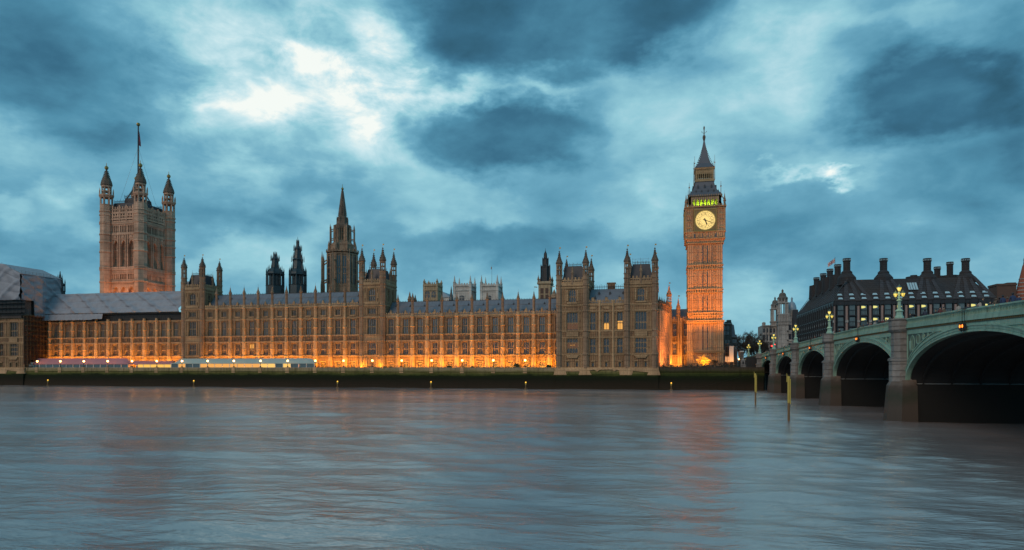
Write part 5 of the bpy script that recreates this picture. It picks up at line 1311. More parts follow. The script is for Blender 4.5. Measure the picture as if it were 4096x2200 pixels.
# ------------------------------------------------------------------ triple lantern standards on the piers
def lamp_standard(x, y, z, label, proto=None):
    if proto:
        c = copy_tree(proto, None, (x, y, z)); c['label'] = label; return c
    root = thing('street_lamp', label, 'street lamp', (x, y, z), 'triple lantern lamp standards on the bridge piers')
    b = MB(); b.lathe(x, y, [(0.62, z), (0.60, z + 0.35), (0.46, z + 0.5), (0.40, z + 1.0), (0.55, z + 1.12), (0.52, z + 1.25), (0.24, z + 1.45), (0.22, z + 2.55), (0.38, z + 2.65), (0.36, z + 2.75), (0.12, z + 2.85), (0.10, z + 4.0)], 8)
    part('post', b, M['green'], root)
    def lan(dx, dy, zl, s):
        g = MB(); g.lathe(x + dx, y + dy, [(0.13*s, zl), (0.30*s, zl + 0.40*s), (0.33*s, zl + 0.52*s)], 6)
        o = part('lantern', g, M['lamp'], root)
        f = MB(); f.lathe(x + dx, y + dy, [(0.38*s, zl + 0.52*s), (0.36*s, zl + 0.58*s), (0.14*s, zl + 0.82*s), (0.06*s, zl + 0.9*s), (0.02, zl + 1.08*s)], 6)
        for i in range(6):
            a = pi/6 + i*pi/3; f.bar((x + dx + 0.135*s*cos(a), y + dy + 0.135*s*sin(a), zl), (x + dx + 0.335*s*cos(a), y + dy + 0.335*s*sin(a), zl + 0.53*s), 0.028, n=4)
        f.lathe(x + dx, y + dy, [(0.05, zl - 0.2), (0.15*s, zl)], 6)
        part('lantern_frame', f, M['green_dark'], o)
    lan(0, 0, z + 4.0, 1.0); lan(0.40, -0.30, z + 3.2, 0.92); lan(-0.40, 0.30, z + 3.2, 0.92)
    b = MB()
    for s in (-1, 1): b.bar((x, y, z + 2.7), (x + s*0.40, y - s*0.30, z + 3.05), 0.05)
    part('bracket', b, M['green_dark'], root)
    l = bpy.data.lights.new('street_lamp_light', 'POINT'); l.energy = 60; l.color = (1, 0.75, 0.3); l.shadow_soft_size = 0.4
    o = bpy.data.objects.new('street_lamp_light', l); COL.objects.link(o); o.parent = root; o.location = (-0.9, -0.6, 4.0)
    return root
LS = None
for y, lb in ((108, 'largest triple lantern lamp on the nearest granite pier, in front of the black chimneyed block'), (150, 'triple lantern lamp on the second pier back, before the corner of the black block'), (186, 'triple lantern lamp on the third pier back, left of the black block'),
              (221, 'triple lantern lamp on the fourth pier back, beside the red signals'), (252, 'triple lantern lamp at the far end pier of the bridge, before the pale turreted building'), (283, 'most distant triple lantern lamp beyond the end of the bridge, against the bare trees')):
    q = lamp_standard(BX - 0.55, y, ZP(y) + 0.02, lb, LS); LS = LS or q
# ------------------------------------------------------------------ amber navigation lights over each arch
NAV = None
for (a, e), lb in zip(list(zip(PIERS[1:], PIERS[2:])), ('pair of amber lights over the largest, nearest arch', 'pair of amber lights over the second arch from the right', 'amber lights over the middle arch, third from the right', 'small amber lights over the fourth arch from the right', 'tiny amber lights over the last arch by the far bank')):
    y = (a + e)/2 + 1; z = ZP(y) - 2.0
    if NAV: c = copy_tree(NAV, None, (BX - 0.45, y, z)); c['label'] = lb; continue
    NAV = thing('navigation_light', lb, 'signal light', (BX - 0.45, y, z), 'amber navigation lights hung over the arches')
    b = MB()
    for s in (-1, 1):
        b.box(BX - 0.62, BX - 0.3, y + s*0.33 - 0.24, y + s*0.33 + 0.24, z - 0.42, z + 0.3); b.lathe(BX - 0.46, y + s*0.33, [(0.2, z - 0.42), (0.03, z - 0.62)], 6)
        b.bar((BX - 0.4, y + s*0.3, z + 0.3), (BX - 0.4, y + s*0.3, z + 1.9), 0.03); b.bar((BX - 0.4, y + s*0.3, z + 1.9), (BX + 0.1, y + s*0.3, z + 2.05), 0.04)
    part('housing', b, M['black'], NAV)
    for s in (-1, 1):
        g = MB()
        for k in range(10): a0, a1 = 2*pi*k/10, 2*pi*(k+1)/10; g.face((BX - 0.64, y + s*0.33, z), (BX - 0.63, y + s*0.33 + 0.19*cos(a0), z + 0.19*sin(a0)), (BX - 0.63, y + s*0.33 + 0.19*cos(a1), z + 0.19*sin(a1)))
        part('lens', g, M['amber'], NAV)

# ------------------------------------------------------------------ people on the bridge pavement
def person_mesh(kind):
    """standing or walking adult, one continuous skinned body; origin at the feet, facing +y"""
    J = {'pel': (0, 0, .95), 'wst': (0, 0.01, 1.10), 'chs': (0, 0.02, 1.33), 'nck': (0, 0.02, 1.50), 'hdl': (0, 0.05, 1.58), 'hdm': (0, 0.055, 1.67), 'hdt': (0, 0.03, 1.77)}
    st = (0.0, 0.22, -0.05)[kind]; ar = ((-.05, .10), (.20, -.18), (.32, .30))[kind]
    E = [('pel','wst'),('wst','chs'),('chs','nck'),('nck','hdl'),('hdl','hdm'),('hdm','hdt')]
    Rr = {'pel': .155, 'wst': .145, 'chs': .165, 'nck': .062, 'hdl': .075, 'hdm': .098, 'hdt': .07}
    for s, n in ((-1, 'l'), (1, 'r')):
        f = st*s
        J.update({n+'hip': (s*.09, 0, .88), n+'kne': (s*.10, f*.6 + .04, .49), n+'ank': (s*.10, f*1.2 - .02*(kind == 1), .09), n+'toe': (s*.12, f*1.2 + .16, .04),
                  n+'shd': (s*.19, .01, 1.42), n+'elb': (s*.25, ar[0 if s < 0 else 1]*.4, 1.14), n+'wri': (s*.22, ar[0 if s < 0 else 1]*1.1 + .06, .93 + (.22 if kind == 2 else 0)), n+'hnd': (s*.21, ar[0 if s < 0 else 1]*1.2 + .12, .85 + (.24 if kind == 2 else 0))})
        Rr.update({n+'hip': .10, n+'kne': .065, n+'ank': .045, n+'toe': .04, n+'shd': .072, n+'elb': .055, n+'wri': .038, n+'hnd': .042})
        E += [('pel', n+'hip'), (n+'hip', n+'kne'), (n+'kne', n+'ank'), (n+'ank', n+'toe'), ('chs', n+'shd'), (n+'shd', n+'elb'), (n+'elb', n+'wri'), (n+'wri', n+'hnd')]
    ks = list(J); me = bpy.data.meshes.new('person_cage'); me.from_pydata([J[k] for k in ks], [(ks.index(a), ks.index(b_)) for a, b_ in E], [])
    o = bpy.data.objects.new('person_cage', me); COL.objects.link(o)
    md = o.modifiers.new('skin', 'SKIN'); md2 = o.modifiers.new('sub', 'SUBSURF'); md2.levels = 1; md2.render_levels = 1
    for i, k in enumerate(ks): me.skin_vertices[0].data[i].radius = (Rr[k]*(1.25 if k in ('pel', 'wst', 'chs') else 1), Rr[k]*(0.85 if k in ('pel', 'wst', 'chs') else 1))
    me.skin_vertices[0].data[0].use_root = True
    dg = bpy.context.evaluated_depsgraph_get(); dg.update()
    out = bpy.data.meshes.new_from_object(o.evaluated_get(dg)); bpy.data.objects.remove(o); bpy.data.meshes.remove(me)
    return out
PM = []
for k in range(3):
    base = person_mesh(k)
    for c in range(6):
        m_ = base.copy(); m_.name = 'person'; m_.materials.clear()
        m_.materials.append(M['coat%d' % c]); m_.materials.append(M['skin']); m_.materials.append(M['coat%d' % ((c*2 + 1) % 3)])
        for p in m_.polygons:
            z = p.center.z; p.use_smooth = True
            p.material_index = 1 if (z > 1.55 and p.center.y > 0.03 and z < 1.72) or (abs(p.center.x) > 0.16 and z < 0.90 + (0.25 if k == 2 else 0) and z > 0.75) else (2 if z < 0.86 or z > 1.6 else 0)
        PM.append(m_)
hair = MB(); hair.ball((0, 0.02, 1.70), 0.112, 10, 8)
CO = ['black', 'navy', 'dark red', 'blue', 'grey', 'brown']
spots = [(3934, 1.1, 0, 1, 'tall person in a dark coat at the parapet over the nearest arch crown'), (3921, 2.1, 4, 2, 'person in a grey coat just behind the tall dark figure at the parapet'),
         (4012, 1.3, 3, 0, None), (4030, 2.4, 2, 1, None), (4052, 1.0, 3, 1, 'person in a blue coat at the right edge of the photo on the bridge'), (4075, 1.9, 3, 0, None), (3985, 2.0, 5, 1, None), (3960, 3.0, 0, 0, None), (3998, 1.2, 0, 2, None),
         (3640, 1.2, 0, 0, 'person in black beside the base of the nearest triple lamp'), (3760, 1.4, 2, 1, None), (3775, 2.2, 5, 2, None), (3742, 2.6, 0, 1, None), (3700, 1.3, 1, 1, None), (3835, 1.6, 4, 0, None), (3870, 2.8, 1, 1, None),
         (3590, 1.1, 4, 1, None), (3575, 1.8, 1, 2, None), (3558, 1.3, 2, 0, None), (3545, 2.2, 5, 1, None), (3530, 1.2, 2, 1, None), (3516, 1.9, 0, 2, None), (3500, 1.2, 4, 0, None), (3485, 2.4, 2, 1, None), (3470, 1.3, 1, 1, None), (3455, 1.9, 0, 0, None), (3440, 1.3, 5, 2, None),
         (3358, 1.2, 0, 1, 'person in black just past the lamp on the second pier back'), (3302, 1.2, 3, 2, 'person in a blue coat on the span before the second pier back'), (3292, 1.6, 4, 0, None), (3282, 1.2, 0, 1, None), (3260, 1.3, 2, 0, None), (3248, 1.9, 5, 1, None), (3236, 1.3, 1, 1, None), (3222, 1.5, 0, 2, None),
         (3176, 1.3, 0, 1, None), (3165, 1.8, 2, 2, None), (3152, 1.2, 5, 0, None), (3140, 1.6, 1, 1, None), (3128, 1.2, 0, 1, None)]
cnt = {}
for i, (u, off, c, k, lb) in enumerate(spots):
    x = BX + 0.4 + off*0.9
    Y = x / tan(atan((u - 2048)/F) - YAW)
    o = bpy.data.objects.new('person', PM[k*6 + c]); COL.objects.link(o); o.location = (x, Y, ZP(Y) - 0.80)
    o.rotation_euler.z = random.choice((0.1, 3.0, 1.9, -0.2, 3.3, 0.4)); s_ = random.uniform(0.95, 1.08); o.scale = (s_, s_, s_)
    seg = 'over the nearest arch' if u > 3625 else 'between the nearest lamps' if u > 3345 else 'between the second and third lamps' if u > 3195 else 'by the far lamps'
    if lb is None:
        kk = (c, k, seg); cnt[kk] = cnt.get(kk, 0) + 1
        lb = 'person in a %s coat %s on the bridge %s' % (CO[c], ('standing', 'walking', 'arms raised')[k], seg)
        if cnt[kk] > 1: lb += ', %s such' % ORD[cnt[kk] - 1]
    setp(o, label=lb, category='person', group='people on the bridge pavement'); WL[o.name] = Vector(o.location)
    h = part('hair', hair, M['black' if i % 3 else 'coat5'], None, (0, 0, 0), True); h.parent = o; h.location = (0, 0, 0)
# traffic signals and a car at the far end of the bridge
SIG = None
for u, Y, lb in ((3097, 228, 'right hand red traffic signal beside the fourth bridge lamp'), (3087, 236, 'left hand red traffic signal glowing over the far end of the bridge')):
    x = X_at(u, Y); z = ZP(Y) - 1.0
    if SIG: c = copy_tree(SIG, None, (x, Y, z)); c['label'] = lb; continue
    SIG = thing('traffic_signal', lb, 'traffic light', (x, Y, z), 'red traffic signals at the bridge end')
    b = MB(); b.bar((x, Y, z), (x, Y, z + 2.6), 0.07, n=6); part('pole', b, M['black'], SIG)
    b = MB(); b.box(x - 0.3, x + 0.3, Y - 0.12, Y + 0.14, z + 2.1, z + 3.2); part('signal_head', b, M['black'], SIG)
    b = MB(); b.lathe(x, Y - 0.2, [(0.02, z + 2.6), (0.24, z + 2.72), (0.30, z + 2.85), (0.24, z + 3.0), (0.02, z + 3.1)], 8); part('red_lens', b, M['redlamp'], SIG)
def car(x, y, z, label, m, rz=0.0):
    root = thing('car', label, 'car', (x, y, z))
    b = MB(); b.poly([(-2.1, .35), (2.1, .35), (2.15, .75), (1.9, .95), (1.0, 1.02), (0.55, 1.45), (-1.2, 1.48), (-1.85, 1.02), (-2.15, .95)], 'x', -0.85, 0.85)
    part('body', b, m, root, (x, y, z))
    b = MB(); b.poly([(0.88, 1.04), (0.5, 1.4), (-1.15, 1.42), (-1.68, 1.05)], 'x', -0.87, 0.87); part('side_window', b, M['pglass'], root, (x, y, z))
    for sx in (-0.8, 0.8):
        for sy in (-1.35, 1.3):
            b = MB(); b.bar((sx - 0.1, sy, 0.33), (sx + 0.1, sy, 0.33), 0.33, n=12); part('wheel', b, M['black'], root, (x, y, z))
        b = MB(); b.box(sx - 0.16, sx + 0.16, -2.2, -2.1, .72, .9); part('tail_light', b, M['redlamp'], root, (x, y, z))
car(BX + 7.5, 238, ZP(238) - 1.1, 'red car with tail lights lit at the far end of the bridge', M['red'])

# ================================================================== BLACK OFFICE BLOCK WITH CHIMNEYS
def office_block():
    Y0, Y1 = 300.0, 378.0; x0, x1 = X_at(3339, Y0), X_at(3972, Y0)
    root = thing('office_block', 'black office block with tall round chimneys on its roof, beyond the bridge', 'office building', (x0, Y0, 6))
    ev = 34.6; top = 44.0
    b = MB(); b.box(x0 + 0.6, x1 - 0.6, Y0 + 0.6, Y1, 6, ev); part('wall', b, M['bronze'], root)
    n = 13; s = (x1 - x0)/n
    FL = [(29.0, 32.9), (24.6, 28.0), (20.2, 23.6), (15.8, 19.2), (11.4, 14.8)]
    pil = MB(); fr = MB(); kn = MB(); of = MB()
    lit = {(0,2),(0,3),(0,5),(0,6),(0,7),(0,11),(0,12),(1,2),(1,3),(1,4),(1,5),(1,6),(1,7),(2,2),(2,4),(2,7)}
    def bay(P, pb, i, s, nface):
        c = s*(i + 0.5)
        pb(pil, c + s/2 - 0.42, c + s/2 + 0.42, -0.2, 0.35, 6, 32.6)
        for z in (26.2, 21.8, 17.4): pb(kn, c + s/2 - 0.55, c + s/2 + 0.55, 0.36, 0.62, z - 0.3, z + 0.75)
        for s_ in (-1, 1): pb(fr, c + s_*s*0.34 - 0.14, c + s_*s*0.34 + 0.14, -0.2, 0.7, 6, 34.2)
        for k, (za, zb) in enumerate(FL):
            g = MB(); pb(g, c - s*0.24, c + s*0.24, -0.4, 0.05, za, zb); part('window', g, M['pglass'], root) if k < 3 else None
            pb(fr, c - s*0.26, c + s*0.26, -0.2, 0.30, (za + zb)/2 - 0.12, (za + zb)/2 + 0.06); pb(fr, c - s*0.30, c + s*0.30, -0.2, 0.55, za - 0.55, za - 0.05)
            for q in (-0.12, 0.0, 0.12): pb(fr, c + q*s - 0.05, c + q*s + 0.05, -0.1, 0.12, za, (za + zb)/2)
            if nface == 0 and (k, i) in lit:
                p0, p1 = c - s*0.235, c + s*0.12
                of.face(P(p0, 0.08, zb - 1.35), P(c - s*0.02, 0.08, zb - 1.25), P(c + s*0.16, 0.08, zb - 0.85), P(c + s*0.02, 0.08, zb - 0.45), P(p0, 0.08, zb - 0.35))
        pb(fr, c - s*0.5, c + s*0.5, -0.3, 0.5, 33.0, 34.5)
    for nface, (t, nr, o, L, m) in enumerate((((1, 0), (0, -1), (x0, Y0), x1 - x0, n), ((0, -1), (-1, 0), (x0, Y1), Y1 - Y0, 18))):
        P = lambda u, w, z: (o[0] + t[0]*u + nr[0]*w, o[1] + t[1]*u + nr[1]*w, z)
        def pb(mb, u0, u1, w0, w1, za, zb): mb.mesh([P(u0,w1,za),P(u1,w1,za),P(u1,w0,za),P(u0,w0,za),P(u0,w1,zb),P(u1,w1,zb),P(u1,w0,zb),P(u0,w0,zb)], [(0,3,2,1),(4,5,6,7),(0,1,5,4),(1,2,6,5),(2,3,7,6),(3,0,4,7)])
        for i in range(m): bay(P, pb, i, L/m, nface)
    part('pilaster', pil, M['pilaster'], root); part('bronze_frame', fr, M['bronze'], root); part('bracket', kn, M['portland'], root); part('lit_ceiling', of, M['office'], root)
    # sloping roof of dark plates, with rows of rooflights
    ins = 6.0; r = MB()
    lo = [(x0 - 0.5, Y0 - 0.5), (x1 + 0.5, Y0 - 0.5), (x1 + 0.5, Y1), (x0 - 0.5, Y1)]; hi = [(x0 + ins, Y0 + ins + 1), (x1 - ins, Y0 + ins + 1), (x1 - ins, Y1 - ins), (x0 + ins, Y1 - ins)]
    r.mesh([(x, y, ev) for x, y in lo] + [(x, y, top) for x, y in hi], [(0,1,5,4),(1,2,6,5),(2,3,7,6),(3,0,4,7),(4,5,6,7)])
    part('roof', r, M['roofplate'], root)
    sl = lambda q: (Y0 - 0.5 + (ins + 1.5)*q, ev + (top - ev)*q)
    rib = MB(); sk = MB()
    chim = [3387, 3534, 3709, 3862]
    for i in range(n):                              # ducts fanning up the slope to the chimneys
        ua = x0 + s*(i + 1); 
        cxs = [X_at(u, Y0 + 8) for u in chim]; cx = min(cxs, key=lambda q: abs(q - ua)); xe = ua + (cx - ua)*0.62
        ya, za = sl(0.0); yb, zb = sl(0.98)
        rib.mesh([(ua - 1.0, ya, za + 0.3), (ua + 1.0, ya, za + 0.3), (xe + 0.5, yb, zb + 0.5), (xe - 0.5, yb, zb + 0.5), (ua - 1.0, ya, za - 0.3), (ua + 1.0, ya, za - 0.3), (xe + 0.5, yb, zb - 0.2), (xe - 0.5, yb, zb - 0.2)], [(0,1,2,3),(0,3,7,4),(1,5,6,2),(0,4,5,1)])
        c = x0 + s*(i + 0.5)
        for (q0, q1, w) in ((0.07, 0.15, 0.22), (0.25, 0.33, 0.22)):
            (ya, za), (yb, zb) = sl(q0), sl(q1); d = Vector((0, -(zb - za), (yb - ya))).normalized()*0.22
            sk = MB(); sk.mesh([(c - s*w, ya + d.y, za + d.z), (c + s*w, ya + d.y, za + d.z), (c + s*w*0.7, yb + d.y, zb + d.z), (c - s*w*0.7, yb + d.y, zb + d.z)], [(0,1,2,3)]); part('rooflight', sk, M['skylight'], root)
    m2 = 18; s2 = (Y1 - Y0)/m2
    for i in range(m2):
        ua = Y0 + s2*(i + 1)
        rib.mesh([(x0 - 0.5, ua - 0.9, ev + 0.3), (x0 - 0.5, ua + 0.9, ev + 0.3), (x0 + ins, ua + 0.4, top + 0.4), (x0 + ins, ua - 0.4, top + 0.4), (x0 - 0.5, ua - 0.9, ev - 0.3), (x0 - 0.5, ua + 0.9, ev - 0.3)], [(0,1,2,3),(0,3,4),(1,5,2)])
    (ya, za), (yb, zb) = sl(0.42), sl(0.75); xa, xb = X_at(3631, Y0 + 3), X_at(3672, Y0 + 3)
    d = Vector((0, -(zb - za), (yb - ya))).normalized()*0.6
    sk = MB()
    for k in range(4): sk.mesh([(xa + (xb - xa)*k/4 + 0.1, ya + d.y, za + d.z), (xa + (xb - xa)*(k + 1)/4 - 0.1, ya + d.y, za + d.z), (xa + (xb - xa)*(k + 1)/4 - 0.1, yb + d.y, zb + d.z), (xa + (xb - xa)*k/4 + 0.1, yb + d.y, zb + d.z)], [(0,1,2,3)])
    part('roof_duct', rib, M['roofduct'], root); part('rooflight', sk, M['skylight'], root)
    def chimney(u, Y, vb, vs, vt, rs):
        x = X_at(u, Y); Z = lambda v: Z_at(u, v, Y); r = rs
        b = MB(); b.lathe(x, Y, [(r*2.75, top - 2.0), (r*2.55, Z(vb) + 0.5), (r*1.55, Z(vb) + (Z(vs) - Z(vb))*0.62), (r*1.55, Z(vb) + (Z(vs) - Z(vb))*0.8), (r*1.0, Z(vs)), (r, Z(vt) - 1.4), (r*1.12, Z(vt) - 1.35), (r*1.12, Z(vt)), (r*0.9, Z(vt))], 14)
        o = part('chimney', b, M['roofplate'], root)
        g = MB()
        for i in range(16): a = 2*pi*i/16; cxx, cyy = x + r*1.13*cos(a), Y + r*1.13*sin(a); g.lathe(cxx, cyy, [(0.13, Z(vt) - 0.95), (0.13, Z(vt) - 0.45)], 4)
        part('cap_slot', g, M['skylight'], o)
    for u in chim: chimney(u, Y0 + 9.5, 1116, 1082, 1034, 1.38)
    for u, Y, vb, vt in ((3350.6, 327, 1105, 1058), (3320, 341, 1115, 1076), (3293, 354.5, 1128, 1094), (3266, 369, 1147, 1110)): chimney(u, Y, vb, vb - 8, vt, 1.3)
    for u, Y, vb, vt in ((3749, 330, 1110, 1067), (3799.5, 322, 1107, 1048), (3655, 325, 1112, 1101)): chimney(u, Y, vb, vb - 6, vt, 1.2)
M['roofplate'] = stone('dark bronze roof plates', (0.030, 0.033, 0.042), (0.013, 0.014, 0.019), (2.2, 0.9), 0.5, 0.3)
M['roofduct'] = stone('bronze roof duct plates', (0.058, 0.062, 0.078), (0.028, 0.03, 0.038), (2.2, 0.9), 0.5, 0.3)
office_block()
# flag on its pole before the block
Yf = 297.0; xf = X_at(3340, Yf); zt = Z_at(3340, 1028, Yf)
root = thing('flagpole', 'slim flagpole with a red, white and blue flag before the corner of the black block', 'flagpole', (xf, Yf, 10))
b = MB(); b.bar((xf, Yf, 10), (xf, Yf, zt), 0.14, 0.07, 6); part('pole', b, M['black'], root)
f = MB(); ms = [M['blue'], M['flagwhite'], M['flagred']]
NX, NZ = 18, 10
def fp(a, c): return (xf - 0.1 - 3.0*a*0.86, Yf + 0.25*sin(a*7), zt - 0.5 - 1.7*c - 1.9*a)
for i in range(NX):
    for j in range(NZ):
        a, c = (i + .5)/NX*2 - 1, (j + .5)/NZ*2 - 1
        dd = min(abs(a - c), abs(a + c))
        f.mi = 2 if abs(a) < 0.13 or abs(c) < 0.2 else 1 if abs(a) < 0.24 or abs(c) < 0.36 else 2 if dd < 0.12 else 1 if dd < 0.34 else 0
        f.face(fp(i/NX, j/NZ), fp((i+1)/NX, j/NZ), fp((i+1)/NX, (j+1)/NZ), fp(i/NX, (j+1)/NZ))
part('flag', f, ms, root)

# ================================================================== PALE TURRETED BUILDING AND DOME
def classical(name, label, cat):
    Y = 430.0; X = lambda u: X_at(u, Y); Z = lambda v: Z_at(3120, v, Y)
    root = thing(name, label, cat, (X(3120), Y, 6)); P = M['portland']
    b = MB(); b.box(X(3076), X(3200), Y, Y + 30, 6, Z(1305)); b.box(X(3050), X(3078), Y - 1, Y + 20, 6, Z(1300)); part('wall', b, P, root)
    g = MB(); r = MB()
    for u in [3056, 3068] + list(range(3084, 3200, 13)):
        for va, vb in ((1395, 1375), (1362, 1338), (1330, 1313)): g = MB(); g.box(X(u) - 0.7, X(u) + 0.7, Y - 1.06 if u < 3078 else Y - 0.06, Y + 0.3, Z(va), Z(vb)); part('window', g, M['glass'], root)
        r.lathe(X(u + 6.5), Y - (1.2 if u < 3076 else 0.25), [(0.5, Z(1368)), (0.42, Z(1310))], 8)
    part('column', r, P, root)
    b = MB()
    for v in (1400, 1370, 1306): b.box(X(3076) - 0.4, X(3200), Y - 0.7, Y + 1, Z(v), Z(v) + 0.8); b.box(X(3049), X(3079), Y - 1.7, Y + 1, Z(v) + 0.02, Z(v) + 0.82)
    for i in range(30): b.box(X(3080) + i*0.6, X(3080) + i*0.6 + 0.3, Y - 0.5, Y, Z(1305), Z(1299))
    b.lathe(X(3056), Y + 1, [(1.0, Z(1300)), (1.1, Z(1290)), (0.4, Z(1287))], 8); part('cornice', b, P, root)
    def btower(u, Yt, vbase, vcol, vr, vd, vtip, w):
        x = X_at(u, Yt); Zt = lambda v: Z_at(u, v, Yt)
        b = MB(); b.sq(x, Yt, [(w, 6), (w, Zt(vbase))]); b.sq(x, Yt, [(w*1.12, Zt(vbase)), (w*1.15, Zt(vbase) + 0.8)])
        for sx in (-1, 1):
            for sy in (-1, 1):
                b.box(x + sx*w*0.78 - w*0.2, x + sx*w*0.78 + w*0.2, Yt + sy*w*0.78 - w*0.2, Yt + sy*w*0.78 + w*0.2, Zt(vbase), Zt(vcol)); b.lathe(x + sx*w*0.42, Yt + sy*w*1.0, [(0.35, Zt(vbase)), (0.3, Zt(vcol))], 8)
        b.sq(x, Yt, [(w*1.1, Zt(vcol) - 0.5), (w*1.14, Zt(vcol)), (w*0.95, Zt(vcol) + 0.2)])
        zr0, zr1 = Zt(vcol), Zt(vr)
        for k in range(8):
            a = pi/8 + k*pi/4; b.lathe(x + w*0.82*cos(a), Yt + w*0.82*sin(a), [(w*0.2, zr0), (w*0.2, zr1)], 4, a)
        b.lathe(x, Yt, [(w*0.8, zr0), (w*0.8, zr0 + (zr1 - zr0)*0.35)], 8); b.lathe(x, Yt, [(w*0.9, zr1 - (zr1 - zr0)*0.2), (w*1.05, zr1)], 8)
        o = part('tower', b, P, root)
        b = MB(); H = Zt(vd) - zr1; b.lathe(x, Yt, [(w*1.1, zr1), (w*0.98, zr1 + H*0.15), (w*0.72, zr1 + H*0.35), (w*0.70, zr1 + H*0.45), (w*0.64, zr1 + H*0.75), (w*0.4, zr1 + H*0.95), (w*0.15, Zt(vd)), (w*0.2, Zt(vd) + 0.5), (w*0.22, Zt(vd) + 1.2), (0.05, Zt(vtip))], 10)
        part('tower_dome', b, M['darkportland'], o)
    btower(3130, 428, 1300, 1212, 1194, 1170, 1156, 2.9); btower(3100, 436, 1290, 1236, 1221, 1200, 1187, 2.35)
    b = MB()
    for v in (1262, 1290): b.sq(X(3130), 428, [(3.5, Z(v)), (3.5, Z(v) + 0.7)])
    for s in (-2.2, -0.75, 0.75, 2.2): b.lathe(X(3130) + s, 424.8, [(0.36, Z(1288)), (0.32, Z(1264))], 8)
    b.sq(X(3130), 428, [(3.15, Z(1300)), (3.15, Z(1262))]); part('tower_column', b, P, root)
M['darkportland'] = stone('dark weathered dome stone', (0.20, 0.19, 0.185), (0.10, 0.095, 0.09), (1.0, 1.0), 0.3, 0.5)
classical('turreted_building', 'pale grey stone building with two baroque open towers beyond the bridge', 'building')
Y = 428.0; X = lambda u: X_at(u, Y); Z = lambda v: Z_at(3175, v, Y)
root = thing('domed_building', 'grey stone building with blue lead dome, wedged between the baroque towers and the black block', 'building', (X(3175), Y, 6))
b = MB(); b.box(X(3152), X(3215), Y - 1, Y + 16, 6, Z(1262)); b.box(X(3146), X(3164), Y - 2.5, Y - 1.02, 6, Z(1270)); b.poly([(X(3164), Z(1262)), (X(3190), Z(1262)), (X(3186), Z(1240)), (X(3168), Z(1240))], 'y', Y, Y + 6); part('wall', b, M['portland'], root)
b = MB(); b.poly([(X(3164), Z(1330)), (X(3194), Z(1330)), (X(3190), Z(1240)), (X(3168), Z(1240))], 'y', Y - 2.2, Y - 1.05); part('mansard_roof', b, M['ironroof'], root)
b = MB(); b.lathe(X(3175), Y + 6, [(3.2, Z(1262)), (3.2, Z(1236))], 12); part('drum', b, M['portland'], root)
b = MB(); r_ = X(3194) - X(3175); b.lathe(X(3175), Y + 6, [(r_, Z(1236)), (r_*0.98, Z(1228)), (r_*0.86, Z(1218)), (r_*0.62, Z(1208)), (r_*0.3, Z(1203)), (0.55, Z(1202)), (0.5, Z(1192)), (0.7, Z(1191)), (0.05, Z(1183))], 14); part('dome', b, M['domeblue'], root, smooth=False)
g = MB()
for u in (3150, 3158, 3172, 3184):
    for va, vb in ((1395, 1372), (1358, 1335), (1322, 1300)): g = MB(); g.box(X(u) - 0.65, X(u) + 0.65, Y - 2.56 if u < 3162 else Y - 1.06, Y - 0.5, Z(va), Z(vb)); part('window', g, M['glass'], root)
b = MB()
for v in (1400, 1365, 1328, 1272): b.box(X(3145), X(3165), Y - 2.9, Y - 1.1, Z(v), Z(v) + 0.7)
part('cornice', b, M['portland'], root)
# ================================================================== right edge: brown chimney stack and banded brick turret
Y = 330.0; X = lambda u: X_at(u, Y); Z = lambda v: Z_at(4030, v, Y)
b = MB(); b.box(X(3988), X(4066), Y, Y + 8, 6, Z(1142)); b.box(X(3986), X(4068), Y - 0.3, Y + 8.3, Z(1142), Z(1134)); b.box(X(4030), X(4066), Y + 0.2, Y + 7, Z(1134), Z(1130))
whole('chimney_stack', b, M['brownbrick'], 'broad brown brick chimney stack right of the black block', 'chimney')
root = thing('brick_building', 'red brick turret with pale stone bands at the right edge of the photo', 'building', (X(4100), Y, 6))
b = MB(); R = X(4100) - X(4067); 
prof = [(R*1.05, 6), (R*1.05, Z(1180)), (R*0.9, Z(1150)), (R*0.62, Z(1110)), (R*0.30, Z(1065)), (R*0.22, Z(1060))]
b.lathe(X(4100), Y, prof, 12); part('turret', b, M['redbrick'], root)
b = MB()
for v, q in ((1195, 1.06), (1180, 1.06), (1165, 0.99), (1150, 0.915), (1135, 0.815), (1120, 0.71)): b.lathe(X(4100), Y, [(R*q + 0.02, Z(v)), (R*q + 0.05, Z(v) + 0.4)], 12)
part('stone_band', b, M['portland'], root)
b = MB(); b.lathe(X(4100), Y, [(R*0.22, Z(1062)), (R*0.16, Z(1045)), (R*0.2, Z(1042)), (0.1, Z(1025))], 8); part('finial', b, M['spire'], root)
# ================================================================== dark house right of the clock tower
Y = 300.0; X = lambda u: X_at(u, Y); Z = lambda v: Z_at(2925, v, Y)
root = thing('dark_house', 'dark stone house with slate mansard roof just right of the clock tower', 'house', (X(2925), Y, 6))
b = MB(); b.box(X(2894), X(2949), Y, Y + 12, 6, Z(1348)); b.box(X(2896), X(2926), Y - 1.5, Y + 10, 6, Z(1296)); b.box(X(2908), X(2924), Y - 1.0, Y + 3, Z(1296), Z(1280)); b.box(X(2900), X(2908), Y - 0.5, Y + 3, Z(1296), Z(1287)); part('wall', b, M['darkstone'], root)
b = MB(); b.poly([(X(2923), Z(1348)), (X(2951), Z(1348)), (X(2946), Z(1338)), (X(2942), Z(1338)), (X(2936), Z(1300)), (X(2930), Z(1297)), (X(2924), Z(1282))], 'y', Y + 0.5, Y + 11); part('roof', b, M['lightslate'], root) if False else part('roof', b, M['slate'], root)
g = MB()
